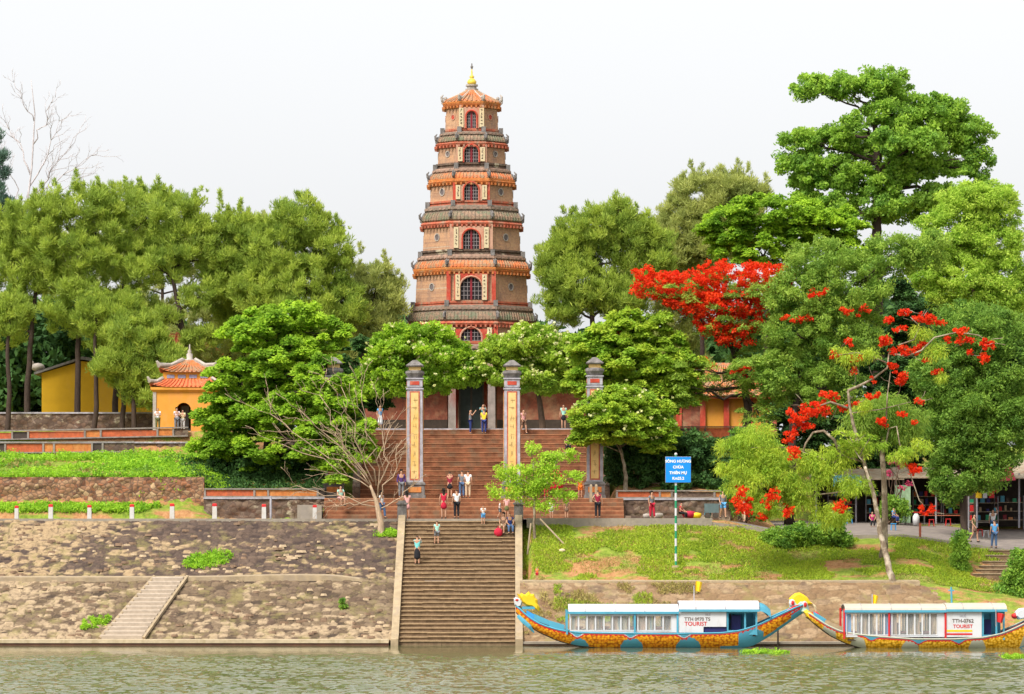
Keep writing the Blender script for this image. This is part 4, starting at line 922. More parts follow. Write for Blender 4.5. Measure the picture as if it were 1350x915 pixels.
r1 = (k0 + .3, k1 - .3, Yk - kw / 2 + .3, Yk + kw / 2 - .3); z2, z3 = z1 + .5, z1 + 1.25
m = MB(); hiproof(m, *r1, z2, z3, 1.45, curl=.3); m.build('upper_roof', M_tile_or, ks)
m = MB(); ridges(m, *r1, z2, z3, 1.45, .3, .15); m.build('upper_ridge', M_pale, ks)
m = MB(); m.lathe(kc, Yk, [(z3 - .05, .3), (z3 + .15, .3), (z3 + .2, .18), (z3 + .5, .2), (z3 + .6, .1), (z3 + .7, .14), (z3 + .8, .05), (z3 + 1.15, .03)], 0, 10); m.build('finial', M_pale, ks, True)
# yellow gabled hall (left)
Yh = 56.0; hz = 12.6
yh = thing('yellow_hall', 'yellow walled gabled hall seen end on between the pine trunks', 'hall', (X(130, Yh), Yh, hz))
A, B, Cc = X(55, Yh), X(200, Yh), X(108, Yh)
m = MB(); m.prism([(A, hz), (B, hz), (B, Z(490, Yh)), (Cc, Z(476, Yh)), (A, Z(492, Yh))], Yh, Yh + 12); m.build('wall', M_yel, yh)
m = MB()
m.add([(A - .5, Yh - .3, Z(494, Yh)), (Cc, Yh - .3, Z(474, Yh)), (Cc, Yh + 12.3, Z(474, Yh)), (A - .5, Yh + 12.3, Z(494, Yh)), (A - .5, Yh - .3, Z(491, Yh)), (Cc, Yh - .3, Z(470.5, Yh)), (Cc, Yh + 12.3, Z(470.5, Yh)), (A - .5, Yh + 12.3, Z(491, Yh))], [(0, 3, 2, 1), (4, 5, 6, 7), (0, 1, 5, 4), (1, 2, 6, 5), (2, 3, 7, 6), (3, 0, 4, 7)])
m.add([(B + .5, Yh - .3, Z(494, Yh)), (Cc + .01, Yh - .3, Z(474, Yh)), (Cc + .01, Yh + 12.3, Z(474, Yh)), (B + .5, Yh + 12.3, Z(494, Yh)), (B + .5, Yh - .3, Z(488, Yh)), (Cc + .01, Yh - .3, Z(470, Yh)), (Cc + .01, Yh + 12.3, Z(470, Yh)), (B + .5, Yh + 12.3, Z(488, Yh))], [(0, 1, 2, 3), (4, 7, 6, 5), (0, 4, 5, 1), (1, 5, 6, 2), (2, 6, 7, 3), (3, 7, 4, 0)])
m.build('roof', M_grey, yh)
m = MB(); m.ball((A - .3, Yh + .2, Z(484, Yh)), (.5, .5, .3)); m.ball((A - .8, Yh + .2, Z(480, Yh)), (.25, .3, .3)); m.build('roof_ornament', M_pale, yh, True)
# red roofed hall behind the pines (glimpsed at left) and the hall at right
def hall(name, label, x0, x1, Y, z, wallt, rooft, wm, rm, bays, dep=8, roofover=.9):
    r = thing(name, label, 'hall', ((x0 + x1) / 2, Y, z))
    m = MB(); m.box((x0, Y, z), (x1, Y + dep, wallt)); m.build('wall', wm, r)
    m = MB(); hiproof(m, x0 - roofover, x1 + roofover, Y - roofover, Y + dep + roofover, wallt - .1, rooft, min((dep / 2 + roofover) * .92, (x1 - x0) / 2), rib=.45, curl=.4); m.build('roof', rm, r)
    m = MB(); m.box((x0 - roofover * .9, Y - roofover * .8, wallt - .3), (x1 + roofover * .9, Y - roofover * .6, wallt - .06)); m.build('eave_beam', M_red, r)
    for i in range(bays + 1):
        xx = x0 + (x1 - x0) * i / bays; m = MB(); m.box((xx - .18, Y - .25, z), (xx + .18, Y - .005, wallt)); m.build('column', M_red, r)
    for i in range(bays):
        if i == 0:
            xx = x0 + (x1 - x0) * (i + .5) / bays; m = MB(); m.box((xx - .8, Y - .12, z), (xx + .8, Y - .004, wallt - .7)); m.build('door', M_brickred, r)
    return r
hall('temple_hall', 'orange walled hall with red columns half hidden behind the flame tree trunk', X(895, 46), X(1020, 46), 46, 12.6, Z(520, 46), Z(478, 46), M_orwall, M_tile_or, 4)
hall('temple_hall', 'hall whose orange roof shows between the pines above the pavilion', X(205, 66), X(268, 66), 66, 12.6, Z(462, 66), Z(438, 66), M_redband, M_tile_red, 3)

# ------------------------------------------------------------------ market stalls (right)
def stall(name, label, x0, x1, Y, z, h, dep, roofm, seed, slope=.5):
    r = thing(name, label, 'stall', ((x0 + x1) / 2, Y, z)); rg = random.Random(seed)
    m = MB(); m.box((x0, Y + dep - .1, z), (x1, Y + dep, z + h)); m.box((x0, Y + .3, z), (x0 + .08, Y + dep - .101, z + h)); m.box((x1 - .08, Y + .3, z), (x1, Y + dep - .101, z + h)); m.build('back_wall', M_darkwood, r)
    for xx in np.linspace(x0 + .05, x1 - .05, max(3, int((x1 - x0) / 2.4) + 1)):
        m = MB(); m.tube([(xx, Y, z), (xx, Y, z + h)], .06, 0, 6); m.build('post', M_greyl, r)
    m = MB(); a, b = z + h - slope * .4, z + h + slope
    m.add([(x0 - .4, Y - .9, a), (x1 + .4, Y - .9, a), (x1 + .4, Y + dep + .2, b), (x0 - .4, Y + dep + .2, b), (x0 - .4, Y - .9, a + .07), (x1 + .4, Y - .9, a + .07), (x1 + .4, Y + dep + .2, b + .07), (x0 - .4, Y + dep + .2, b + .07)], [(0, 3, 2, 1), (4, 5, 6, 7), (0, 1, 5, 4), (1, 2, 6, 5), (2, 3, 7, 6), (3, 0, 4, 7)]); m.build('roof', roofm, r)
    return r
M_tin = plain('rusty_tin_roof', (0.42, 0.34, 0.24), 0.6, 0.3, 3, 0.2, (0.3, 0.14, 0.07))
def zr(px, Y): return gz(X(px, Y), Y) + .08
stall('market_stall', 'open fronted dark drinks stall behind the leaning flame tree', X(1075, 34), X(1182, 34), 34, 6.6, 3.0, 3.5, M_tin, 1)
stall('market_stall', 'long shadowed stall with a bench in front under the drooping tree', X(1190, 34), X(1278, 34), 34, 6.6, 3.1, 3.5, M_tin, 2)
stall('market_stall', 'brown roofed stall with grey posts at the edge behind the man in blue', X(1287, 27), X(1400, 27), 27, 6.35, 3.4, 5, M_tin, 3, .9)
def table(name, label, x, Y, z, w_, d_, h_, top, leg):
    r = thing(name, label, 'table', (x, Y, z)); MB().cbox((x, Y, z + h_), (w_, d_, .05)).build('table_top', top, r)
    for sx in (-1, 1):
        for sy in (-1, 1): MB().tube([(x + sx * (w_ / 2 - .06), Y + sy * (d_ / 2 - .06), z), (x + sx * (w_ / 2 - .06), Y + sy * (d_ / 2 - .06), z + h_ - .026)], .025, 0, 5).build('leg', leg, r)
table('bench', 'long low wooden bench in the shade of the stall', X(1240, 33), 32.5, zr(1240, 32.5), 3.2, .6, .55, M_redband, M_greyl)
table('snack_table', 'small table of goods in front of the grey posted stall', X(1296, 25), 25, zr(1296, 25), 1.6, .7, .75, M_pale, M_grey)
table('vendor_table', 'red vendor table beneath the hanging blossom', X(1206, 31), 31, zr(1206, 31), 1.3, .7, .8, M_redp, M_grey)
m = MB(); m.lathe(X(1207, 30.6), 30.3, [(zr(1207, 30.3), .2), (zr(1207, 30.3) + .55, .22), (zr(1207, 30.3) + .6, .18), (zr(1207, 30.3) + .75, .1)], 0, 12); m.build('water_cooler', M_white, None, True, (X(1207, 30.6), 30.3, 6.5)); tag(bpy.data.objects['water_cooler'], 'small white ice container in front of the red vendor table', 'container')
m = MB(); m.cbox((X(1190, 32), 32, zr(1190, 32) + 1.25), (1.0, .06, 2.4)); m.build('banner', plain('pale_green_banner', (0.4, 0.6, 0.36), 0.8, 0.25, 3, .05), None, False, (X(1190, 32), 32, 6.6)); tag(bpy.data.objects['banner'], 'pale green upright banner board standing beside the drinks stall', 'banner')
m = MB(); x = X(1116, 33)
m.add([(x - .9, 32.2, 9.2), (x + .9, 32.2, 9.2), (x + .9, 33.6, 9.7), (x - .9, 33.6, 9.7), (x - .9, 32.2, 8.95), (x + .9, 32.2, 8.95)], [(0, 1, 2, 3), (4, 5, 1, 0)]); m.build('awning', M_blue, None, False, (x, 33, 9.2)); tag(bpy.data.objects['awning'], 'small sky blue awning on the drinks stall', 'awning')
m = MB(); x = X(1308, 25.5)
m.add([(x - 1.2, 25, 9.1), (x + 1.4, 25, 9.3), (x + 1.4, 27, 10.2), (x - 1.2, 27, 9.9)], [(0, 1, 2, 3)]); m.build('awning', plain('red_cloth_awning', (0.5, 0.05, 0.08), 0.9, .2), None, False, (x, 26, 9.3)); tag(bpy.data.objects['awning.001'] if 'awning.001' in bpy.data.objects else bpy.data.objects['awning'], 'faded red cloth awning sagging over the brown roofed stall', 'awning')
sg = random.Random(4)
for i, (px, Y, col) in enumerate([(1228, 30, M_redp), (1250, 31.2, M_redp), (1300, 22.5, M_white), (1292, 23.2, M_redp), (1120, 31, M_blue2)]):
    x = X(px, Y); z = zr(px, Y); r = thing('plastic_stool', ['red plastic stool before the long bench', 'red plastic stool near the columnar bush end of the bench', 'white plastic stool by the snack table', 'red plastic stool beside the snack table', 'blue plastic stool under the drinks stall awning'][i], 'stool', (x, Y, z), 'plastic stools at the stalls')
    MB().cbox((x, Y, z + .42), (.32, .32, .04)).build('seat', col, r)
    for sx in (-1, 1):
        for sy in (-1, 1): MB().tube([(x + sx * .16, Y + sy * .16, z), (x + sx * .12, Y + sy * .12, z + .4)], .02, 0, 5).build('leg', col, r)

cg = random.Random(21)
for i, (px, Y, lab) in enumerate([(1110, 35.5, 'shelf of bright drinks inside the stall with the blue awning'), (1160, 35.5, 'shelf of packets beside the leaning trunk inside the drinks stall'), (1222, 35.6, 'shelf of snacks in the long shadowed stall'), (1262, 35.6, 'shelf of souvenirs near the far end of the long stall'), (1296, 28.5, 'crowded shelf of red and white goods in the brown roofed stall'), (1330, 29, 'shelf of boxed goods deep in the brown roofed stall')]):
    x = X(px, Y); z = gz(x, Y) + .08; r = thing('goods_shelf', lab, 'shelf', (x, Y, z), 'shelves of goods in the stalls')
    for k in range(3): MB().box((x - .9, Y - .2, z + .55 + k * .55), (x + .9, Y + .2, z + .59 + k * .55)).build('shelf_board', M_tin, r)
    for sx in (-.93, .9): MB().box((x + sx, Y - .2, z), (x + sx + .04, Y + .2, z + 2.1)).build('upright', M_greyl, r)
    for k in range(3):
        xx = x - .85
        while xx < x + .75:
            w_ = cg.uniform(.1, .28); h_ = cg.uniform(.14, .4); m = MB(); zz = z + .592 + k * .55
            m.box((xx, Y - .19, zz), (xx + w_, Y + .05, zz + h_)); m.build('packet', cg.choice([M_redp, M_redwood, M_navy, M_blue, M_green, M_orband, M_conc, M_darkwood]), r); xx += w_ + cg.uniform(.05, .4)
for i, (px, col, lab) in enumerate([(1291, M_yelp, 'yellow shirt hung up at the side of the brown roofed stall'), (1299, M_white, 'white shirt hung from the front beam of the brown roofed stall'), (1306, M_redp, 'red shirt hung from the front beam of the brown roofed stall')]):
    Y = 26.3; x = X(px, Y); z = 8.2; m = MB(); m.prism([(x - .22, z), (x + .22, z), (x + .22, z + .42), (x + .42, z + .3), (x + .46, z + .45), (x + .18, z + .66), (x - .18, z + .66), (x - .46, z + .45), (x - .42, z + .3), (x - .22, z + .42)], Y - .03, Y + .03); m.tube([(x, Y, z + .62), (x, Y, z + 1.25)], .012); o = m.build('hanging_shirt', col, None, False, (x, Y, z)); tag(o, lab, 'shirt')
# ------------------------------------------------------------------ road sign
Ys = 7.6; xs0 = X(891, Ys); zg = gz(xs0, Ys)
sg_ = thing('river_sign', 'blue sign board with white lettering on a green and white banded pole', 'sign', (xs0, Ys, zg))
ztop = Z(600, Ys)
m = MB(); nseg = 15; 
for i in range(nseg): m.frust(xs0, Ys, [(zg - .1 + (ztop - zg + .1) * i / nseg, .065), (zg - .1 + (ztop - zg + .1) * (i + 1) / nseg, .065)], i % 2, 8)
m.build('pole', [M_green, M_white], sg_)
bw = 33 * sc(Ys); zb0, zb1 = Z(636, Ys), Z(602.5, Ys); xc = X(894, Ys)
m = MB(); m.box((xc - bw / 2, Ys - .13, zb0), (xc + bw / 2, Ys - .075, zb1)); bd = m.build('board', M_sign, sg_)
m = MB(); m.box((xc - bw / 2 - .02, Ys - .074, zb0 - .02), (xc + bw / 2 + .02, Ys - .066, zb1 + .02)); m.build('board_back', M_greyl, sg_)
MB().ball((xs0, Ys, ztop + .05), .09).build('pole_cap', M_white, sg_)
MB().lathe(xs0, Ys, [(zg - .2, .3), (zg + .06, .26), (zg + .1, .1)]).build('footing', M_conc, sg_)
def text(body, size, loc, mat, parent, name='lettering', bold=.0, align='CENTER'):
    cu = bpy.data.curves.new(name, 'FONT'); cu.body = body; cu.size = size; cu.align_x = align; cu.extrude = .004; cu.offset = bold
    o = bpy.data.objects.new(name, cu); C.objects.link(o); dg = bpy.context.evaluated_depsgraph_get(); me = bpy.data.meshes.new_from_object(o.evaluated_get(dg)); bpy.data.objects.remove(o)
    M = Matrix.Translation(Vector(loc) - ORI[parent.name]) @ Matrix.Rotation(math.pi / 2, 4, 'X'); me.transform(M); return place(me, name, parent, mat)
for i, (t, py) in enumerate([('SÔNG HƯƠNG', 609.8), ('CHÙA', 617.5), ('THIÊN MỤ', 625), ('Km25.2', 632.3)]):
    text(t, .215, (xc, Ys - .14, Z(py, Ys)), M_inkw, bd, bold=.008)

# ------------------------------------------------------------------ dragon boats
def boat(name, label, Yc, off, k, cols, spec):
    """off/k map boat pixels u (0 = left tip) to picture pixels; all other numbers are heights in picture pixels"""
    scale_m, shx = cols['scale'], 1
    X_ = lambda u: X(off + k * u, Yc); Z_ = lambda v: Z(v, Yc); U = spec['u']
    hb = 1.35
    root = thing(name, label, 'boat', (X_(190), Yc, 0))
    us = np.linspace(0, spec['L'], 420)
    sheer = np.interp(us, [a for a, _ in spec['sheer']], [b for _, b in spec['sheer']]); keel = np.interp(us, [a for a, _ in spec['keel']], [b for _, b in spec['keel']])
    ker = np.hanning(25); ker /= ker.sum()
    sheer = np.convolve(np.pad(sheer, 12, 'edge'), ker, 'valid'); keel = np.convolve(np.pad(keel, 12, 'edge'), ker, 'valid')
    t = us / spec['L']; hw = hb * np.clip(np.sin(np.pi * np.clip(t, .0, 1)) ** .45, .10, 1)
    nv = 22; vv = np.linspace(0, 1, nv + 1)
    for nm, sgn in (('near', -1), ('far', 1)): pass
    co = []; 
    for sgn in (-1, 1):
        for i in range(len(us)):
            zs, zk = Z_(sheer[i]), Z_(keel[i])
            for v in vv:
                wv = hw[i] * (1 - .30 * v ** 2.5 - .12 * v); co.append((X_(us[i]), Yc + sgn * wv, zs * (1 - v) + zk * v))
    m = MB(); m.v = co; base = len(us) * (nv + 1)
    for s_i in range(2):
        for i in range(len(us) - 1):
            for j in range(nv):
                a = s_i * base + i * (nv + 1) + j; f = (a, a + nv + 1, a + nv + 2, a + 1)
                m.f.append(f if s_i == 0 else tuple(reversed(f))); m.m.append(spec['paint'](us[i], sheer[i] + (keel[i] - sheer[i]) * (vv[j] + .5 / nv), sheer[i], keel[i]))
    for i in range(len(us) - 1):   # bottom
        a = i * (nv + 1) + nv; b = base + a; m.f.append((a, a + nv + 1, b + nv + 1, b)); m.m.append(3)
    m.f.append(tuple(range(0, nv + 1)) + tuple(reversed(range(base, base + nv + 1)))); m.m.append(1)
    e = (len(us) - 1) * (nv + 1); m.f.append(tuple(reversed(range(e, e + nv + 1))) + tuple(range(base + e, base + e + nv + 1))); m.m.append(1)
    m.build('hull', [scale_m, cols['patch'], M_redp, M_keel, M_white, cols['trim']], root)
    # deck just below the gunwale
    m = MB()
    for i in range(0, len(us) - 7, 6):
        q = []
        for ii in (i, i + 6): q += [(X_(us[ii]), Yc - hw[ii] * .96, Z_(sheer[ii]) - .10), (X_(us[ii]), Yc + hw[ii] * .96, Z_(sheer[ii]) - .10)]
        m.add(q, [(0, 2, 3, 1)])
    m.build('deck', cols['deck'], root)
    m = MB()
    for sgn in (-1, 1): m.tube([(X_(us[i]), Yc + sgn * hw[i] * .99, Z_(sheer[i]) + .02) for i in range(0, len(us), 6)], .045, 0, 5)
    m.build('gunwale', cols['gun'], root)
    # ---- passenger cabin
    c0, c1, w1 = U['cab0'], U['cab1'], U['wh1']; zf = Z_(U['floor']); ze = Z_(U['eave']); zt_ = Z_(U['top']); cw = 1.02
    yn = Yc - cw; n = U['nwin']; zs_, zh = Z_(U['sill']), Z_(U['head'])
    def wallside(y, nm):
        m = MB(); m.box((X_(c0), y - .03, zf), (X_(c1), y + .03, zs_)); m.box((X_(c0), y - .03, zh), (X_(c1), y + .03, ze))
        return m.build('side_wall', M_white, root)
    wn = wallside(yn, 'n'); wallside(Yc + cw, 'f')
    for y in (yn, Yc + cw):
        pan = (U['wend'] - c0) / n
        for i in range(n):
            a, b = X_(c0 + pan * i), X_(c0 + pan * (i + 1)); m = MB()
            m.box((a, y - .045, zs_), (a + .055, y + .045, zh)); m.box((b - .03, y - .045, zs_), (b, y + .045, zh)); m.box((a + .056, y - .045, zs_), (b - .031, y + .045, zs_ + .05)); m.box((a + .056, y - .045, zh - .05), (b - .031, y + .045, zh))
            wf = m.build('window', M_white, root)
            m = MB(); m.box((a + .057, y - .006, zs_ + .051), (b - .032, y + .006, zh - .051)); m.build('pane', M_glass, wf)
            if i % 3 != 1:
                m = MB(); s_ = 1 if y > Yc else -1; q = a + .08; fl = 8; e_ = a + (b - a) * (.95 if i % 3 else .7)
                vsx = [q + (e_ - q) * j / fl for j in range(fl + 1)]
                v = [(x_, y - s_ * (.14 + .03 * (j % 2)), zz) for zz in (zs_ - .1, zh) for j, x_ in enumerate(vsx)]; m.add(v, [(j, j + 1, j + fl + 2, j + fl + 1) for j in range(fl)]); m.build('curtain', M_curt if i % 5 else cols['curtain'], wf)
        m = MB(); m.box((X_(U['wend']) + .001, y - .03, zs_), (X_(c1), y + .03, zh)); m.build('blank_panel', M_white, root)
    # posts
    for u in U['posts']:
        for y in (yn - .09, Yc + cw + .09):
            MB().box((X_(u) - .05, y - .04, zf - .1), (X_(u) + .05, y + .04, ze + .12)).build('post', cols['post'], root)
    # barrel roofs
    def barrel(nm, u0, u1, ve, vt, mat, band, over=.16):
        m = MB(); K = 12; a, b = X_(u0), X_(u1); ze_, zt__ = Z_(ve), Z_(vt); W = cw + over; ring = []
        for xx in (a, b):
            for th in (0, .05):
                for j in range(K + 1): an = math.pi * j / K; ring.append((xx, Yc - W * math.cos(an), ze_ + (zt__ - ze_) * math.sin(an) ** .8 + th))
        n1 = K + 1
        f = [(j, 2 * n1 + j, 2 * n1 + j + 1, j + 1) for j in range(K)] + [(n1 + j, n1 + j + 1, 3 * n1 + j + 1, 3 * n1 + j) for j in range(K)] + [(j, j + 1, n1 + j + 1, n1 + j) for j in range(K)] + [(2 * n1 + j, 3 * n1 + j, 3 * n1 + j + 1, 2 * n1 + j + 1) for j in range(K)] + [(0, n1, 3 * n1, 2 * n1), (K, 2 * n1 + K, 3 * n1 + K, n1 + K)]
        m.add(ring, f); r = m.build(nm, mat, root)
        m = MB()
        for y in (Yc - W - .03, Yc + W): m.box((a - .02, y, ze_ - .07), (b + .02, y + .03, ze_ + .06))
        m.build('eave_trim', band, r)
        m = MB()
        for q in np.arange(a + .9, b - .3, 1.6): m.tube([(q, Yc - (W + .01) * math.cos(math.pi * j / K), ze_ + .06 + (zt__ - ze_) * math.sin(math.pi * j / K) ** .8) for j in range(K + 1)], .018, 0, 4)
        m.build('roof_seam', M_greyl, r); return r
    barrel('cabin_roof', c0 - 2, c1 + .5, U['eave'], U['top'], cols['roof'], cols['band'])
    # ---- wheelhouse
    ze2, zt2 = U['weave'], U['wtop']; zw = Z_(ze2)
    ub = U['wwall']
    for y in (yn - .05, Yc + cw + .05):
        m = MB()
        if U['hatch']:
            h0, h1, hv = U['hatch']; m.box((X_(c1) + .01, y - .03, zf), (X_(h0), y + .03, zw)); m.box((X_(h0), y - .03, Z_(hv)), (X_(ub), y + .03, zw)); m.box((X_(h1), y - .03, zf), (X_(ub), y + .03, Z_(hv) - .001))
        else: m.box((X_(c1) + .01, y - .03, zf), (X_(ub), y + .03, zw))
        ww = m.build('wheelhouse_wall', M_white, root)
        if y < Yc:
            if U['hatch']: MB().box((X_(h0), y + .06, zf), (X_(h1), y + .1, Z_(hv))).build('hatch', M_navy, ww)
            for q, (t_, sz, uu, v_, mm) in enumerate(U['text']): text(t_, sz, (X_(uu), y - .035, Z_(v_)), mm, ww, bold=.006)
            for (a_, b_, v0, v1, mm) in U['stripes']: MB().box((X_(a_), y - .04, Z_(v1)), (X_(b_), y - .031, Z_(v0))).build('painted_stripe', mm, ww)
    # open helm behind the wall
    m = MB(); wh = X_(w1)
    for xx in (X_(ub) + .07, (X_(ub) + wh) / 2 + .15, wh - .1):
        for y in (yn - .02, Yc + cw - .04): MB().box((xx - .05, y, zf - .15), (xx + .05, y + .06, zw)).build('helm_post', cols['helm'], root)
    m.box((X_(ub) + .12, yn, zw - .16), (wh - .15, yn + .03, zw - .01)); m.build('helm_beam', cols['helm'], root); MB().box((X_(ub) + .12, yn, zf - .12), (wh - .15, yn + .03, zf + .12)).build('helm_sill', cols['helm'], root); MB().box((X_(ub) + .02, Yc + cw + .03, zf - .1), (wh, Yc + cw + .06, zw)).build('helm_wall', cols['helm'], root)
    m = MB(); m.cbox(((X_(ub) + wh) / 2 - .3, Yc, zf + .45), (.5, .9, .9)); m.build('helm_console', M_navy, root)
    m = MB(); m.tube([((X_(ub) + wh) / 2 - .6 + .28 * math.cos(a) * 0, Yc - .2 + .28 * math.cos(a), zf + 1.0 + .28 * math.sin(a)) for a in np.linspace(0, 2 * math.pi, 13)], .025, 0, 5); m.build('wheel', M_darkwood, root)
    barrel('wheelhouse_roof', c1 + 1, w1 + 1, ze2, zt2, cols['roof'], cols['band'], .2)
    if U.get('hood'):
        m = MB(); K = 8; v = []
        for q in range(5):
            t_ = q / 4; xx = wh + .08 + .6 * t_; 
            for j in range(K + 1): an = math.pi * j / K; v.append((xx, Yc - (cw + .16) * math.cos(an) * (1 - .1 * t_), zw - .05 - .35 * t_ * t_ + (Z_(zt2) - zw) * math.sin(an) ** .8))
        m.add(v, [(q * (K + 1) + j, q * (K + 1) + j + 1, (q + 1) * (K + 1) + j + 1, (q + 1) * (K + 1) + j) for q in range(4) for j in range(K)]); m.build('hood', cols['helm'], root)
    # interior
    m = MB(); m.box((X_(c0) + .1, Yc - .95, zf - .2), (wh - .1, Yc + .95, zf - .12)); m.build('cabin_floor', M_darkwood, root)
    for i in range(7):
        xx = X_(c0 + 12 + i * (c1 - c0 - 20) / 7)
        for y in (Yc - .45, Yc + .45):
            m = MB(); m.cbox((xx, y, zf + .25), (.45, .45, .06)); m.cbox((xx - .22, y, zf + .5), (.05, .45, .5)); m.cbox((xx, y, zf + .05), (.3, .3, .34)); m.build('seat', cols['seat'], root)
    # ---- bow: fore-deck lockers
    for (a_, b_, v0, v1, hh, mm) in U['lockers']:
        m = MB(); m.add([(X_(a_), Yc - hh, Z_(v0) - .05), (X_(b_), Yc - hh - .1, Z_(v1) - .05), (X_(b_), Yc + hh + .1, Z_(v1) - .05), (X_(a_), Yc + hh, Z_(v0) - .05), (X_(a_), Yc - hh, Z_(v0) + .28), (X_(b_), Yc - hh - .1, Z_(v1) + .2), (X_(b_), Yc + hh + .1, Z_(v1) + .2), (X_(a_), Yc + hh, Z_(v0) + .28)], [(0, 3, 2, 1), (4, 5, 6, 7), (0, 1, 5, 4), (1, 2, 6, 5), (2, 3, 7, 6), (3, 0, 4, 7)]); m.build('locker', mm, root)
    return root, X_, Z_
def patch(u, v, list_):
    for (a, b, top, bot) in list_:
        if a < u < b:
            t = (u - a) / (b - a); h = top + (bot - top) * (1 - math.sin(math.pi * t) ** .6)
            if v > h + .6 * math.sin(u * 1.1): return True
    return False
def paint1(u, v, s, k):
    # scalloped red line hanging under the rail, dipping at each hull frame
    dips = [80, 150, 220]; base = s + 1.6
    for d in dips: base += 5.2 * math.exp(-((u - d) / 6.5) ** 2)
    sc_ = 2.0 * abs(math.sin(u * math.pi / 6.2))
    if v < base - 1.0: return 4 if v > base - 2.2 else 5
    if v < base + 2.3 - sc_ * 0.9: return 2
    if 350 < u < 374 and v < base + 7 - abs(u - 360) * .3 and math.sin(u * .9 + v * 1.4) > .1: return 2
    if u > 268 and v > k - 4.2: return 1
    if u > 362 : return 1
    if v > k - 1.6: return 3
    if patch(u, v, [(70, 95, 841, 851), (137, 166, 840, 851), (210, 242, 839, 851)]): return 1
    if 292 < u < 325 and v > 826 + abs(u - 308) * .35: return 1
    return 0
spec1 = dict(L=386, sheer=[(0, 797), (8, 806), (20, 816), (35, 824), (55, 830), (78, 833.5), (110, 834), (200, 835), (270, 834), (295, 831), (320, 823), (345, 811), (368, 801), (386, 795)],
    keel=[(0, 806), (10, 821), (30, 834), (55, 845), (80, 852), (110, 855), (290, 855), (312, 851), (335, 838), (362, 819), (386, 803)], paint=paint1,
    u=dict(cab0=71, cab1=213, wh1=322 - 0, floor=833, eave=807, top=797.5, sill=831, head=810.5, nwin=12, wend=204, posts=[67, 156, 212], weave=804, wtop=793, wwall=276, hatch=(246, 276, 825.5),
           text=[('HUẾ', .14, 252, 811, M_greyl), ('TTH 0870 TS', .25, 238, 817.5, M_ink), ('TOURIST', .30, 236, 824, M_redp)], stripes=[], hood=True,
           lockers=[(14, 30, 811, 818, .25, M_blue2), (24, 44, 816, 823, .5, M_blue), (44, 64, 825, 829, .7, M_blue)]))
spec1['u']['wh1'] = 318
def shift(spec): return spec
b1, X1, Z1 = boat('dragon_boat', 'dragon boat with bright orange scaled hull and white cabin moored beside the landing stairs', -3.2, 680, 1.0,
    dict(scale=M_scale, patch=M_blue, trim=M_blue, deck=M_blue, gun=M_blue, post=M_blue, roof=M_whiteroof, band=M_blue, helm=M_blue, curtain=M_curt, seat=M_redband), spec1)
def paint2(u, v, s, k):
    dips = [95, 165, 225]; base = s + 1.8
    for d in dips: base += 4.5 * math.exp(-((u - d) / 7) ** 2)
    if v < base - .9: return 5
    if v < base + 1.8 - 1.3 * abs(math.sin(u * math.pi / 5)): return 2
    if v > k - 1.3 or (u > 330 and v > k - 3.5): return 5 if u > 250 else 3
    if patch(u, v, [(22, 44, 812, 845), (62, 90, 836, 862), (138, 168, 840, 862), (238, 268, 839, 862), (318, 352, 829, 856)]): return 1
    return 0
spec2 = dict(L=372, sheer=[(0, 806), (12, 813), (30, 824), (50, 832), (75, 836), (110, 839), (160, 842), (220, 842), (262, 840), (290, 835), (315, 826), (340, 815), (372, 804)],
    keel=[(0, 813), (14, 824), (35, 838), (60, 849), (85, 856), (110, 859), (280, 859), (318, 855), (345, 843), (372, 822)], paint=paint2,
    u=dict(cab0=58, cab1=206, wh1=296, floor=839, eave=805, top=797, sill=837, head=807.5, nwin=12, wend=194, posts=[55, 122, 206], weave=804, wtop=796, wwall=260, hatch=None,
           text=[('HUẾ', .17, 232, 813, M_greyl), ('TTH-0762', .27, 232, 820, M_ink), ('TOURIST', .26, 232, 827, M_redp)], stripes=[(208, 246, 829.5, 832.2, M_yelp), (208, 246, 834, 836.3, M_redp)], hood=False,
           lockers=[(12, 30, 813, 821, .3, M_blue), (28, 54, 824, 831, .6, M_conc)]))
b2, X2, Z2 = boat('dragon_boat', 'dragon boat with yellow scaled hull, red posts and cream roof moored at the right edge', -3.6, 1062, .88,
    dict(scale=M_scale2, patch=M_hullw, trim=M_blue, deck=M_blue, gun=M_hullw, post=M_redp, roof=M_creamroof, band=M_blue, helm=M_blue, curtain=M_blue2, seat=M_redwood), spec2)
def extrude_shape(parent, nm, pts, Y, th, mat, Xf=None):
    """outline in picture pixels given real thickness, rounded towards the rim"""
    m = MB(); v = [(X(a, Y), Z(b, Y)) for a, b in pts]; n = len(v); cxx = sum(a for a, _ in v) / n; czz = sum(b for _, b in v) / n
    rings = [(-th, .72), (-th * .7, .92), (0, 1.0), (th * .7, .92), (th, .72)]; vs = []
    for dy, k in rings: vs += [(cxx + (a - cxx) * k, Y + dy, czz + (b - czz) * k) for a, b in v]
    f = [(j * n + i, j * n + (i + 1) % n, (j + 1) * n + (i + 1) % n, (j + 1) * n + i) for j in range(4) for i in range(n)] + [tuple(range(n))[::-1], tuple(4 * n + i for i in range(n))]
    m.add(vs, f); return m.build(nm, mat, parent)
Yb = -3.2
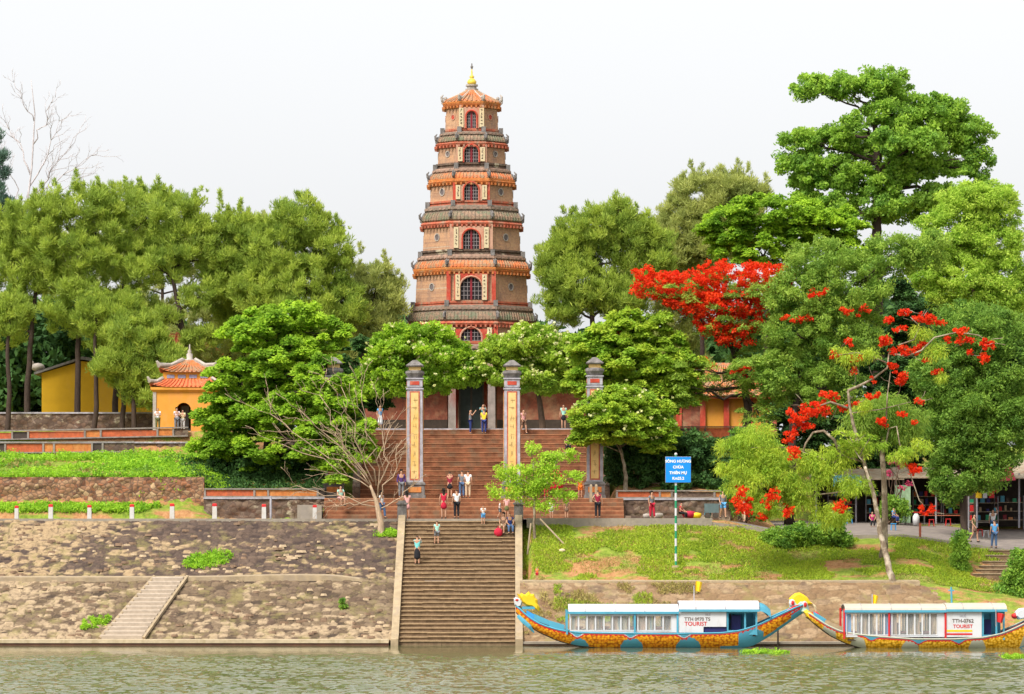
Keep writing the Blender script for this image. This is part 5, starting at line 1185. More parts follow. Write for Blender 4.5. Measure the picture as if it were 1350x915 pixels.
# left end: white snout and yellow mane of the first boat
ms = extrude_shape(b1, 'mane', [(681, 782), (684, 786), (687, 781.5), (692, 784), (697, 779.5), (700, 783), (704, 783), (706, 788), (709, 791), (709, 796), (712, 801), (711, 807), (704, 801), (694, 799), (688, 794), (684, 788)], Yb, .32, M_yelp)
extrude_shape(b1, 'snout', [(677, 789), (680, 787), (686, 789), (689, 793), (687, 800), (682, 801), (678, 797)], Yb, .26, M_white)
for s in (-1, 1):
    m = MB(); m.ball((X(681.5, Yb), Yb + s * .24, Z(791, Yb)), (.1, .06, .07)); m.build('eye', M_redp, b1)
m = MB(); m.tube([P(684, 801, Yb), P(686, 806, Yb), P(690, 812, Yb)], [.16, .14, .1]); m.build('throat', M_hullw, b1)
m = MB(); m.tube([P(683, 812, Yb - .2), P(690, 819, Yb - .35), P(698, 826, Yb - .45), P(704, 834, Yb - .4)], [.1, .14, .12, .04]); m.build('beard_fin', M_blue, b1)
m = MB(); m.box((X(688, Yb), Yb - .3, Z(803, Yb)), (X(705, Yb), Yb + .3, Z(799.5, Yb))); m.build('collar', M_blue, b1)
# right end: dragon head
extrude_shape(b1, 'head_crest', [(1040, 795), (1040, 789), (1044, 785), (1048, 782), (1054, 781), (1060, 784), (1065, 788), (1068, 793), (1072, 796), (1066, 798), (1058, 794), (1052, 797), (1048, 800)], Yb, .3, M_yelp)
extrude_shape(b1, 'face', [(1040, 790), (1045, 792), (1050, 797), (1055, 792), (1062, 793), (1066, 798), (1067, 806), (1060, 809), (1048, 807), (1041, 801)], Yb - .02, .36, plain('pale_cyan_paint', (.5, .68, .64), .6, .12, 4, .1))
for (a, b_) in ((1043.5, 794.5), (1060, 797)):
    m = MB(); m.ball((X(a, Yb), Yb - .34, Z(b_, Yb)), (.17, .1, .2), 0); m.ball((X(a + .8, Yb), Yb - .42, Z(b_, Yb)), (.09, .07, .13), 1); m.build('eye', [M_white, M_redp], b1)
m = MB(); m.tube([P(1064, 797, Yb), P(1069, 796, Yb), P(1074, 800, Yb), P(1075.5, 806, Yb)], [.09, .1, .09, .05]); m.build('horn', M_cream, b1)
m = MB(); m.ball(tuple(P(1074, 811, Yb)), (.27, .22, .2), n=14, k=8); m.build('pearl', plain('glossy_red_paint', (0.7, 0.03, 0.06), .35, .1), b1, True)
m = MB()
for q in range(5): a = 1030 + q * 3.2; m.tube([P(a - 3, 815 - q * 2.0, Yb - .62 + q * .03), P(a + 3, 809 - q * 2.2, Yb - .66 + q * .03), P(a + 11, 807 - q * 2.4, Yb - .6 + q * .03)], [.08, .06, .02])
m.build('flame_crest', M_redp, b1)
# boat 2 ends
Yb2 = -3.6
extrude_shape(b2, 'prow_crest', [(1059, 806), (1063, 803), (1070, 808), (1078, 814), (1086, 822), (1082, 826), (1070, 819), (1062, 812)], Yb2 - .0, .3, M_yelp)
extrude_shape(b2, 'neck', [(1336, 812), (1338, 806), (1343, 802), (1352, 801), (1362, 806), (1366, 816), (1352, 815), (1342, 817)], Yb2, .4, M_white)
m = MB(); m.ball(tuple(P(1338, 812, Yb2 - .2)), (.2, .16, .16)); m.build('pearl', M_redp, b2, True)
# flags and poles
def flag(name, label, px, y0, y1, Y, fx, fy, w_, h_, mat, zb=None):
    p0_ = P(px, y1, Y); p1_ = P(px, y0, Y); r = thing(name, label, 'flag', p0_)
    MB().tube([p0_, p1_], .03, 0, 6).build('pole', M_greyl, r)
    m = MB(); K = 6; v = []
    for j in range(K + 1):
        for i in range(K + 1): u, t = i / K, j / K; q = P(fx + w_ * u * (1 - .35 * t), fy + h_ * t + 2 * u * u, Y); v.append((q.x, q.y + .08 * math.sin(u * 7), q.z))
    m.add(v, [(j * (K + 1) + i, j * (K + 1) + i + 1, (j + 1) * (K + 1) + i + 1, (j + 1) * (K + 1) + i) for j in range(K) for i in range(K)]); m.build('cloth', mat, r)
flag('yellow_flag', 'small yellow flag hanging from a grey pole above the white cabin roof', 915, 772, 800, -2.6, 917, 766, 9, 13, M_yelp)
flag('yellow_flag', 'little yellow flag standing on the cream boat roof', 1150, 783, 801, -3.6, 1150, 784, 8, 12, M_yelp)
flag('red_flag', 'red flag drooping beside the open helm of the yellow scaled boat', 1313, 803, 826, -4.95, 1314, 808, 11, 12, M_redp)
m = MB(); m.tube([P(1255, 803, Yb2), P(1254, 774, Yb2)], .05, 0, 6); m.box((X(1250, Yb2), Yb2 - .02, Z(779, Yb2)), (X(1258, Yb2), Yb2 + .02, Z(777.5, Yb2))); m.build('mast', M_blue, b2)
m = MB(); m.tube([P(944, 800, Yb), P(944, 791, Yb)], .03, 0, 6); m.build('mast', M_greyl, b1)
m = MB(); m.tube([(X(1024, 0), -.9, -1.0), (X(1024, 0), -.9, 1.5)], .05); o = m.build('mooring_stake', M_brown if False else M_darkwood, None, False, (X(1024, 0), -.9, 0)); tag(o, 'thin dark mooring stake in the water under the raised bow', 'stake')

# ------------------------------------------------------------------ people
def skin(name, parent, verts, edges, radii, mat, root, T, sub=1):
    me = bpy.data.meshes.new(name); me.from_pydata([tuple(v) for v in verts], edges, []); o = bpy.data.objects.new(name, me); C.objects.link(o)
    md = o.modifiers.new('s', 'SKIN'); 
    for i, r in enumerate(radii):
        sv = me.skin_vertices[0].data[i]; sv.radius = r if hasattr(r, '__len__') else (r, r); sv.use_root = (i == root)
    if sub: sb = o.modifiers.new('u', 'SUBSURF'); sb.levels = sub; sb.render_levels = sub
    dg = bpy.context.evaluated_depsgraph_get(); m2 = bpy.data.meshes.new_from_object(o.evaluated_get(dg)); bpy.data.objects.remove(o); bpy.data.meshes.remove(me)
    m2.transform(T); return place(m2, name, parent, mat, True)
POSES = {
 'stand': {}, 'walk': dict(kl=(.09, -.16, .50), al=(.09, -.2, .09), tl=(.09, -.34, .05), kr=(-.09, .02, .49), ar=(-.09, .22, .13), tr=(-.09, .1, .04), wl=(.25, .12, .9), wr=(-.24, -.16, .92)),
 'photo': dict(el=(.24, -.14, 1.24), wl=(.1, -.3, 1.46), er=(-.24, -.14, 1.24), wr=(-.1, -.3, 1.46)),
 'hip': dict(el=(.33, .03, 1.14), wl=(.17, -.02, .98), er=(-.25, 0, 1.12), wr=(-.27, -.05, .88)),
 'lean': dict(kl=(.1, -.1, .49), al=(.12, -.14, .08), tl=(.12, -.28, .04)),
 'hold': dict(el=(.22, -.06, 1.12), wl=(.08, -.26, 1.12), er=(-.22, -.06, 1.12), wr=(-.08, -.26, 1.12)),
 'sit': dict(kl=(.12, -.42, .86), al=(.12, -.40, .46), tl=(.12, -.54, .42), kr=(-.12, -.42, .86), ar=(-.12, -.38, .46), tr=(-.12, -.52, .42), el=(.24, -.06, 1.12), wl=(.14, -.32, .98), er=(-.24, -.06, 1.12), wr=(-.14, -.32, .98)),
 'wave': dict(el=(.3, -.03, 1.42), wl=(.22, -.1, 1.66))}
PN = [0]
def person(px, Y, z, label, top, bottom, pose='stand', hgt=1.62, yaw=0, legs='trousers', sleeve='short', hair='short', skirt=None, shoe=None, group=None, hat=None):
    J = dict(p=(0, 0, .93), w=(0, 0, 1.08), c=(0, -.01, 1.27), n=(0, 0, 1.42), h=(0, -.02, 1.52), t=(0, -.01, 1.6), sl=(.165, 0, 1.36), sr=(-.165, 0, 1.36), el=(.22, .02, 1.11), er=(-.22, .02, 1.11), wl=(.235, -.06, .88), wr=(-.235, -.06, .88),
             hl=(.09, 0, .88), hr=(-.09, 0, .88), kl=(.1, -.02, .49), kr=(-.1, -.02, .49), al=(.1, .01, .08), ar=(-.1, .01, .08), tl=(.11, -.14, .035), tr=(-.11, -.14, .035))
    J.update(POSES[pose]); J = {k: Vector(v) for k, v in J.items()}
    s = hgt / 1.65; x = X(px, Y); dz = -.46 * s if pose == 'sit' else 0
    PN[0] += 1
    root = thing('person', label, 'person', (x, Y, z), group); root.rotation_euler = (0, 0, math.radians(yaw)); T = Matrix.Translation((0, 0, dz)) @ Matrix.Diagonal((s, s, s, 1))
    names = ['p', 'w', 'c', 'n', 'h', 't', 'sl', 'el', 'wl', 'sr', 'er', 'wr', 'hl', 'kl', 'al', 'tl', 'hr', 'kr', 'ar', 'tr']
    V = [J[k] for k in names]; ix = {k: i for i, k in enumerate(names)}
    R = [(.13, .1), (.115, .085), (.14, .095), (.05, .05), (.078, .092), (.06, .07), .05, .04, .026, .05, .04, .026, .085, .06, .04, .032, .085, .06, .04, .032]
    E = [(0, 1), (1, 2), (2, 3), (3, 4), (4, 5), (2, 6), (6, 7), (7, 8), (2, 9), (9, 10), (10, 11), (0, 12), (12, 13), (13, 14), (14, 15), (0, 16), (16, 17), (17, 18), (18, 19)]
    for sd in 'lr':   # palms and five fingers
        a, b = J['e' + sd], J['w' + sd]; d = (b - a).normalized(); sg_ = 1 if sd == 'l' else -1; pal = b + d * .07; V.append(pal); R.append((.03, .018)); pi_ = len(V) - 1; E.append((ix['w' + sd], pi_))
        lat = d.cross(Vector((sg_, 0, 0))); lat = lat.normalized() if lat.length > .1 else Vector((0, 1, 0))
        for q in range(4):
            o = lat * (.012 * (q - 1.5) * 1.6); L = (.055, .065, .06, .045)[q]
            V.append(pal + d * (.03 + L * .5) + o); V.append(pal + d * (.03 + L) + o - Vector((sg_ * .015, 0, 0))); R += [.009, .007]; E += [(pi_, len(V) - 2), (len(V) - 2, len(V) - 1)]
        V.append(b + d * .05 + lat * .045); R.append(.009); E.append((pi_, len(V) - 1))
    skin('body', root, V, E, R, M_skin, 0, T)
    # shirt
    def mid(a, b, t): return J[a].lerp(J[b], t)
    f = .55 if sleeve == 'short' else .97 if sleeve == 'long' else .12
    TV = [J['p'] + Vector((0, 0, -.02)), J['w'], J['c'], J['n'] - Vector((0, 0, .06)), J['sl'], mid('sl', 'el', f) if f < .6 or sleeve != 'long' else J['el'], J['sr'], mid('sr', 'er', f) if sleeve != 'long' else J['er']]
    TE = [(0, 1), (1, 2), (2, 3), (2, 4), (4, 5), (2, 6), (6, 7)]; TR = [(.15, .12), (.135, .105), (.16, .118), (.062, .062), .068, .058, .068, .058]
    if sleeve == 'long': TV += [mid('el', 'wl', .9), mid('er', 'wr', .9)]; TE += [(5, 8), (7, 9)]; TR += [.045, .045]
    skin('shirt' if not skirt == 'dress' else 'bodice', root, TV, TE, TR, top, 1, T)
    if skirt:
        L = {'dress': .42, 'long': .2, 'short': .52}[skirt]; kz_ = J['p'].lerp((J['kl'] + J['kr']) / 2, 1); 
        SV = [J['p'] + Vector((0, 0, .06)), J['p'].lerp(kz_, .45), J['p'].lerp(kz_, {'dress': .98, 'long': 1.5, 'short': .85}[skirt])]
        skin('skirt', root, SV, [(0, 1), (1, 2)], [(.145, .12), (.19, .15), (.22, .18)], bottom, 0, T)
    else:
        BV = [J['p'] + Vector((0, 0, .03)), J['hl'], J['hr']]; BE = [(0, 1), (0, 2)]; BR = [(.155, .125), .108, .108]
        if legs == 'trousers': BV += [J['kl'], J['kr'], mid('kl', 'al', .93), mid('kr', 'ar', .93)]; BE += [(1, 3), (2, 4), (3, 5), (4, 6)]; BR += [.08, .08, .06, .06]
        else: BV += [mid('hl', 'kl', .85), mid('hr', 'kr', .85)]; BE += [(1, 3), (2, 4)]; BR += [.088, .088]
        skin('trousers' if legs == 'trousers' else 'shorts', root, BV, BE, BR, bottom, 0, T)
    hc = J['h'] + Vector((0, .018, .045)); HV = [hc, hc + Vector((0, .02, .03))]; HE = [(0, 1)]; HR = [(.086, .1), (.075, .07)]
    if hair == 'long': HV += [hc + Vector((0, .07, -.1)), hc + Vector((0, .09, -.26))]; HE += [(0, 2), (2, 3)]; HR += [(.075, .04), (.06, .03)]
    skin('hair', root, HV, HE, HR, M_hair if hat is None else hat, 0, T)
    m = MB()
    for sx in (-1, 1): m.ball((sx * .03, J['h'].y - .088, J['h'].z + .005), .011, 0, 6, 4)
    e = m.build('eyes', M_ink, None); e.parent = root; e.data.transform(T)
    m = MB(); m.ball((0, J['h'].y - .1, J['h'].z - .02), (.014, .02, .02), 0, 6, 4); e = m.build('nose', M_skin, None); e.parent = root; e.data.transform(T)
    m = MB(); m.ball((0, J['h'].y - .086, J['h'].z - .055), (.025, .01, .007), 0, 6, 4); e = m.build('mouth', plain('lip', (.45, .13, .1)), None); e.parent = root; e.data.transform(T)
    m = MB()
    for q in 'lr':
        a, t_ = J['a' + q], J['t' + q]; m.tube([a + Vector((0, .04, -.05)), a.lerp(t_, .5) + Vector((0, 0, -.02)), t_], [.045, .05, .035], 0, 8)
    e = m.build('shoes', shoe or M_darkwood, None, True); e.parent = root; e.data.transform(T)
    return root
c_ = cloth
CW, CT, CK, CN, CG, CR, CM, CY_, CB, CP, CO, CD, CE, CMI = c_('white', (.8, .8, .8)), c_('turquoise', (.2, .62, .6)), c_('black', (.02, .02, .025)), c_('navy', (.03, .05, .2)), c_('grey', (.2, .21, .23)), c_('red', (.55, .02, .05)), c_('maroon', (.3, .02, .05)), c_('yellow', (.85, .65, .05)), c_('blue', (.12, .38, .72)), c_('pink', (.8, .4, .38)), c_('orange', (.85, .2, .03)), c_('denim', (.09, .16, .3)), c_('beige', (.6, .45, .3)), c_('mint', (.4, .75, .62))
CBR, COL = c_('brown', (.2, .12, .08)), c_('olive', (.16, .16, .06))
def lowY(py):
    a, b = 0.0, 13.0
    for _ in range(40):
        m_ = (a + b) / 2
        if PY(stairs_z_low(m_), m_) > py: a = m_
        else: b = m_
    Yv = (a + b) / 2; i = int(Yv / (13 / NS)); return (i + .55) * 13 / NS, 6.8 * (i + 1) / NS
def upY(py):
    a, b = 25.0, 33.0; Yv = 25 + (657.4 - py) / (657.4 - 566.7) * 8; i = int(max(0, Yv - 25) / (8 / NU)); return 25 + (i + .5) * 8 / NU, 8.165 + (i + 1) * 4.435 / NU
Y, z = lowY(745); person(550, Y, z, 'woman in turquoise top and black skirt photographing from the lower landing stairs', CT, CK, 'photo', 1.68, 165, skirt='long', hair='short')
Y, z = lowY(721); person(576, Y, z, 'child in mint shirt and grey shorts climbing the landing stairs', CMI, CG, 'lean', 1.38, 200, 'shorts')
Y, z = lowY(697); person(637, Y, z, 'small child in white shirt and blue shorts near the top of the landing stairs', CW, CB, 'hold', 1.15, 10, 'shorts')
Y, z = lowY(704); person(664, Y, z + .0, 'woman in brown sitting on the landing stairs beside a red bag', CBR, CE, 'sit', 1.6, -15, 'shorts', hair='long')
Y, z = lowY(706); person(672, Y, z + .0, 'person in dark blue jeans sitting closest to the stair wall', CN, CD, 'sit', 1.6, 10)
Y, z = lowY(709); m = MB(); m.ball((X(657, Y), Y - .1, z + .25), (.26, .18, .26)); m.tube([(X(655, Y), Y - .1, z + .42), (X(657, Y), Y - .1, z + .62), (X(659, Y), Y - .1, z + .42)], .02); o = m.build('red_bag', CR, None, True, (X(657, Y), Y, z)); tag(o, 'round red bag set on the landing stairs', 'bag')
RZ = 6.94
person(449, 17.8, 7.76 , 'woman in mint top sitting on the pale stone end block', CMI, CP, 'sit', 1.6, 25, 'shorts', hair='long')
person(503, 15.5, RZ, 'slim woman in white top and jeans walking behind the bare tree', CW, CD, 'walk', 1.62, 60, hair='long')
person(537, 15, RZ, 'woman in pinkish beige dress by the grey post at the stair head', CP, CP, 'hold', 1.6, 170, skirt='short', hair='long')
person(585, 16, RZ, 'woman in long dark red dress standing at the top of the landing stairs', CR, CR, 'stand', 1.75, 180, skirt='dress', hair='long', sleeve='none')
person(602, 15.5, RZ, 'man in white shirt and black trousers beside the woman in red', CW, CK, 'stand', 1.74, 200)
person(593, 21, 8.165, 'person in maroon top and dark skirt with raised arms below the red stairs', CM, CK, 'photo', 1.6, 180, skirt='short')
person(609, 21.4, 8.165, 'person in grey shirt and blue grey trousers standing close to another', CG, CD, 'stand', 1.72, 190)
person(617, 21.2, 8.165, 'person in white shirt and beige trousers next to the one in grey', CW, CE, 'stand', 1.7, 170)
person(529, 21, 8.165, 'woman in dark purple coat standing behind the bare tree branches', c_('purple', (.1, .05, .18)), CG, 'stand', 1.72, 10, hair='long', sleeve='long')
person(659, 16.5, RZ, 'small child in white top and grey shorts near the stair post', CW, CG, 'walk', 1.05, 90, 'shorts')
person(668, 16, RZ, 'girl in pink top and olive skirt standing by the stair post', CP, COL, 'stand', 1.35, 180, skirt='short')
person(684, 17, RZ, 'woman in black and white top behind the grey post holding a dark red bag', CK, CM, 'hold', 1.45, 180, sleeve='none')
person(727, 16, RZ, 'small child in white shirt and white shorts on the road beside the young tree', CW, CW, 'stand', 1.1, 0, 'shorts')
person(747, 16, RZ, 'child in brown dress beside the small child in white', CBR, CBR, 'stand', 1.15, 180, skirt='short')
person(788, 16.5, RZ, 'man in maroon vest and black trousers on the road before the hidden pillar', CM, CK, 'hip', 1.7, 185, sleeve='none')
person(765, 21.5, 8.165, 'person in orange shirt and orange shorts behind the young tree', CO, CO, 'stand', 1.35, 0, 'shorts')
person(720, 21.5, 8.165, 'person in white shirt stooping behind the leaves of the young tree', CW, CR, 'hold', 1.45, 30)
Y, z = upY(575); person(638, Y, z, 'person in bright yellow shirt and navy trousers at the top of the red stairs', CY_, CN, 'hold', 1.62, 180)
person(620, Y, z, 'man in dark grey shirt and navy trousers near the top of the red stairs', CG, CN, 'photo', 1.6, 90)
person(637, 34.2, 12.68, 'photographer in teal patterned shirt behind the person in yellow', c_('teal', (.12, .4, .42)), CE, 'photo', 1.62, 10, 'shorts')
person(690, Y, z, 'person in pinkish top and khaki shorts stepping down beside the tall pillar', CP, CBR, 'walk', 1.6, 40, 'shorts')
person(743, 34, 12.68, 'woman in pale blue top and black skirt by the leafy edge of the stairs', CMI, CK, 'stand', 1.6, 0, skirt='short')
person(501, 34, 12.68, 'person in blue shirt and white skirt on the terrace edge among the leaves', CB, CW, 'stand', 1.55, 30, skirt='long')
Y, z = upY(598); person(749, Y, z, 'person in black sitting high on the red stairs', CK, CK, 'sit', 1.55, 0)
person(859, 15.2, gz(X(859, 15.2), 15.2) + .12, 'woman in grey blouse and red trousers on the road before the stained wall', CG, CR, 'lean', 1.6, 40, hair='long')
person(898, 16, gz(X(898, 16), 16) + .12, 'vendor in red shirt sitting low by baskets behind the sign pole', CR, CK, 'sit', 1.3, 60, hat=CR)
person(953, 16, gz(X(953, 16), 16) + .12, 'person in striped dark shirt and blue shorts walking with a grey cart', CG, CB, 'walk', 1.65, 20, 'shorts')
person(981, 17, gz(X(981, 17), 17) + .12, 'woman in red top and pale trousers under the low red blossom', CR, CE, 'walk', 1.55, -20)
person(1101, 17, gz(X(1101, 17), 17) + .12, 'person in white shirt behind the flame tree blossom cluster', CW, CG, 'stand', 1.5, 160, 'shorts')
person(1178, 21, gz(X(1178, 21), 21) + .6 , 'child in blue clothes sitting on a low stool by the kerb', CB, CN, 'sit', 1.2, 50)
person(1284, 16.5, gz(X(1284, 16.5), 16.5) + .12, 'woman in olive brown dress walking past the columnar bush', COL, CBR, 'walk', 1.68, 60, skirt='short', hair='long')
person(1311, 11.2 + 2.4, gz(X(1311, 13.6), 13.6) + .1, 'man in light blue shirt and jeans standing at the head of the small steps', CB, CD, 'lean', 1.68, 190)
person(1309, 24, gz(X(1309, 24), 24) + .1, 'stallholder in pale top behind the snack table', CW, CD, 'wave', 1.6, 0)
person(1150, 26, gz(X(1150, 26), 26) + .1, 'person in magenta shirt sitting beside the leaning flame tree trunk', c_('magenta', (.5, .03, .16)), CK, 'sit', 1.3, 0)
m = MB(); x = X(1178, 21.1); zc = gz(x, 21.1) + .08; m.cbox((x, 21.15, zc + .4), (.34, .34, .05)); [m.tube([(x + a * .14, 21.15 + b * .14, zc), (x + a * .12, 21.15 + b * .12, zc + .38)], .02) for a in (-1, 1) for b in (-1, 1)]; o = m.build('low_stool', M_blue2, None, False, (x, 21.15, zc)); tag(o, 'low blue stool under the child by the kerb', 'stool')
person(208, 32.5, 12.5, 'person in white and green leaning on the parapet at the kiosk corner', CW, COL, 'hold', 1.5, 0)
person(233, 32.5, 12.5, 'person in pale pink blouse by the kiosk doorway', c_('pale_pink', (.8, .65, .68)), CG, 'hold', 1.5, 15, hair='long')
person(241, 32.8, 12.5, 'person in yellow and white top half hidden by the big tree', c_('pale_yellow', (.8, .7, .4)), CW, 'hold', 1.4, -15)
person(708, 5.6, 3.45, 'tiny child in orange standing on the sandy path above the boat', CO, CR, 'stand', .78, 0, 'shorts')
# carts and baskets on the road
Yr = 16.3
def rz(px, Y=Yr): return gz(X(px, Y), Y) + .12
x = X(938, Yr); z = rz(938); ct = thing('hand_cart', 'grey box cart pushed by the person in blue shorts', 'cart', (x, Yr, z))
MB().cbox((x, Yr, z + .6), (.85, .5, .55)).build('box', plain('cart_grey', (.12, .17, .18), .6, .2), ct); MB().tube([(x + .4, Yr, z + .8), (x + .7, Yr, z + .95)], .025).build('handle', M_greyl, ct)
for s in (-1, 1): MB().tube([(x + s * .25, Yr - .3, z + .17), (x + s * .25, Yr + .3, z + .17)], .17, 0, 12).build('wheel', M_keel, ct)
for i, (px, w_, h_, mt, lab) in enumerate([(908, .4, .4, plain('red_basket', (.5, .02, .06), .7, .2), 'red basket heaped with goods beside the seated vendor'), (918, .32, .3, M_yelp, 'small yellow basket next to the red one on the road'), (868, .3, .28, M_pale, 'pale bundle on the kerb behind the red trousers'), (853, .26, .24, M_pale, 'pale sack on the kerb before the stained wall'), (933, .2, .4, M_blue, 'pale blue plastic can next to the grey cart')]):
    x = X(px, Yr); z = rz(px); o = MB().lathe(x, Yr, [(z, w_ * .7), (z + h_ * .5, w_), (z + h_, w_ * .9), (z + h_ + .04, w_ * .3)], 0, 12).build(['basket', 'basket', 'bundle', 'sack', 'plastic_can'][i], mt, None, True, (x, Yr, z)); tag(o, lab, ['basket', 'basket', 'bundle', 'sack', 'can'][i])
# red parasol lantern and wooden posts near the pillar
Yp = 20.5; x = X(733, Yp); pr = thing('red_parasol', 'half folded crimson parasol standing behind the young staked tree', 'parasol', (x, Yp, 8.165))
m = MB(); m.tube([(x, Yp, 8.165), (x, Yp, 10.9)], .025); m.build('pole', M_greyl, pr); zz = Z(648, Yp)
m = MB(); m.lathe(x, Yp, [(zz, .22), (zz + .3, .42), (zz + .8, .44), (zz + 1.15, .3), (zz + 1.35, .05)], 0, 10); m.build('canopy', plain('crimson_cloth', (.65, .01, .05), .8, .15), pr, True)
for i, px in enumerate((779, 786)):
    x = X(px, 19.4); m = MB(); m.frust(x, 19.4, [(6.9, .09), (8.9, .08), (9.0, .05)], 0, 4); o = m.build('stair_post', M_conc, None, False, (x, 19.4, 6.9)); tag(o, ['slender weathered post just left of its twin beside the end pillar', 'slender weathered post touching the foot of the end pillar'][i], 'post')
m = MB(); x = X(357, 18.9); m.tube([(x, 18.9, 6.9), (x, 18.9, 8.3)], .07, 0, 8); o = m.build('drain_pipe', M_greyl, None, False, (x, 18.9, 6.9)); tag(o, 'thin grey pipe standing against the dark stone wall', 'pipe')
x = X(1213, 13.4); m = MB(); m.tube([(x, 13.4, gz(x, 13.4)), (x, 13.4, gz(x, 13.4) + .95)], .07, 0, 8); o = m.build('kerb_post', M_redband, None, False, (x, 13.4, 5.6)); tag(o, 'thin red and grey post at the pavement edge under the hanging blossom', 'post')

# ------------------------------------------------------------------ trees
RG = np.random.default_rng(5)
PG, BG = 'pines behind the terrace', None
def shoots(tips, Y, mat=None):
    """upright candles breaking the skyline"""
    def f(root, rg, cs):
        pts = []
        tp_ = list(tips); top = cs[cs[:, 2] > np.quantile(cs[:, 2], .72)]
        for q in rg.choice(len(top), min(len(top), 26), replace=False):
            c = top[q]; s_ = sc(c[1]); tp_.append((675 + c[0] / s_, HY - (c[2] - H) / s_ - rg.uniform(8, 20), rg.uniform(10, 20)))
        for (a, b, h_) in tp_:
            o = P(a, b, Y); n = int(h_ / 1.5)
            for k in range(n): w_ = .02 + .26 * k / n; pts.append([o.x + rg.normal() * w_, o.y + rg.normal() * w_, o.z - k * 1.6 * sc(Y)])
        foliage(np.array(pts), 'pine', 26, rg, 'crown_tips', mat, root, .34, .75)
    return f
def pine(lab, Y, trunk, lobes, n, seed, tips=(), mat=L_pine, r=.24, per=230):
    ex = shoots(tips, Y, mat)
    return tree('pine_tree', lab, Y, trunk, lobes, 'pine', mat, int(n * 2.0), int(per * .55), seed, B_dark, r, 'tree', PG, 1.0, 1.0, ex, 60, .7, .3)
pine('tall pine at the far left edge with dark bare lower trunk', 50, [(35, 572), (38, 480), (45, 400), (50, 330)], [(30, 300, 55, 40), (15, 350, 45, 50), (60, 345, 45, 45), (10, 420, 35, 40)], 170, 11, [(25, 268, 16), (60, 262, 14)])
pine('dense round topped pine second from the left edge', 48, [(103, 572), (102, 480), (108, 400), (115, 320)], [(110, 272, 50, 32), (150, 268, 34, 26), (70, 280, 34, 30), (85, 320, 50, 45), (135, 330, 50, 50), (100, 400, 52, 48), (140, 440, 40, 35)], 250, 12, [(97, 240, 18), (128, 233, 20), (145, 240, 14)])
pine('pine with slightly leaning trunk rising above the yellow hall', 52, [(150, 572), (155, 480), (160, 400), (170, 320)], [(195, 272, 50, 30), (165, 330, 44, 50), (205, 335, 40, 36), (175, 400, 44, 34)], 130, 13, [(185, 240, 18), (203, 248, 14)])
pine('open branched pine with crooked dark trunk above the pavilion', 47, [(262, 545), (250, 480), (238, 420), (228, 370), (232, 300)], [(228, 285, 45, 34), (252, 320, 38, 40), (205, 350, 38, 26), (275, 385, 38, 24), (296, 330, 34, 48), (310, 300, 26, 24), (262, 445, 30, 16), (215, 415, 26, 12)], 200, 14, [(232, 255, 16), (250, 268, 12), (290, 250, 44), (318, 262, 40)])
pine('small low pine drooping in front of the yellow hall', 44, [(178, 572), (175, 520), (185, 450)], [(180, 440, 45, 28), (160, 480, 40, 30), (215, 480, 35, 30), (190, 515, 40, 20), (230, 520, 22, 18)], 200, 15, r=.2)
for q, (px, lab) in enumerate([(124, 'straight slender pine stem beside the gable end'), (160, 'dark pine stem close to its twin before the hall'), (9, 'pine stem cut by the left edge of the view')]):
    pine(lab, 45, [(px, 574), (px + 3, 520), (px + 1, 450), (px + 6, 400)], [(px + 5, 415, 28, 26)], 40, 60 + q, r=.2)
pine('big rounded pine crowning the left side beside the pagoda', 46, [(398, 570), (400, 480), (402, 380), (400, 300)], [(392, 290, 42, 34), (370, 330, 44, 42), (430, 335, 40, 40), (400, 390, 62, 45), (345, 380, 40, 45), (450, 400, 36, 40)], 380, 17, [(372, 266, 10), (392, 254, 10), (402, 254, 12), (432, 282, 12)])
pine('thin straggly pine leaning towards the pagoda with sky showing through', 49, [(470, 565), (478, 480), (490, 400), (505, 360)], [(490, 370, 30, 28), (515, 385, 22, 24), (525, 405, 14, 16), (478, 420, 40, 30), (505, 440, 28, 22)], 110, 18, [(474, 320, 14), (507, 330, 20), (530, 362, 14)], L_pine2)
pine('mid height pine filling the gap between the round pines', 50, [(320, 570), (322, 470), (318, 380)], [(325, 312, 40, 34), (310, 380, 46, 50), (335, 370, 44, 44), (330, 430, 45, 40)], 190, 19, [(335, 290, 12)])
pine('full dark pine directly right of the pagoda', 48, [(785, 570), (782, 470), (780, 370), (782, 310)], [(780, 305, 48, 36), (745, 340, 38, 36), (825, 320, 34, 34), (815, 282, 26, 22), (842, 300, 22, 24), (770, 375, 55, 40), (740, 400, 34, 34), (728, 355, 22, 30), (820, 390, 40, 35), (865, 330, 26, 40)], 430, 20, [(741, 272, 10), (775, 266, 12), (813, 252, 20), (838, 268, 16), (852, 282, 12)])
pine('pale loose pine between the dark pine and the old tree', 56, [(925, 560), (925, 460), (928, 340)], [(925, 260, 42, 34), (900, 300, 45, 36), (960, 255, 34, 36), (985, 265, 28, 32), (890, 335, 35, 30), (950, 320, 45, 40)], 300, 21, [(911, 212, 20), (926, 216, 14), (987, 215, 16), (882, 262, 14), (955, 232, 10)], L_pine2)
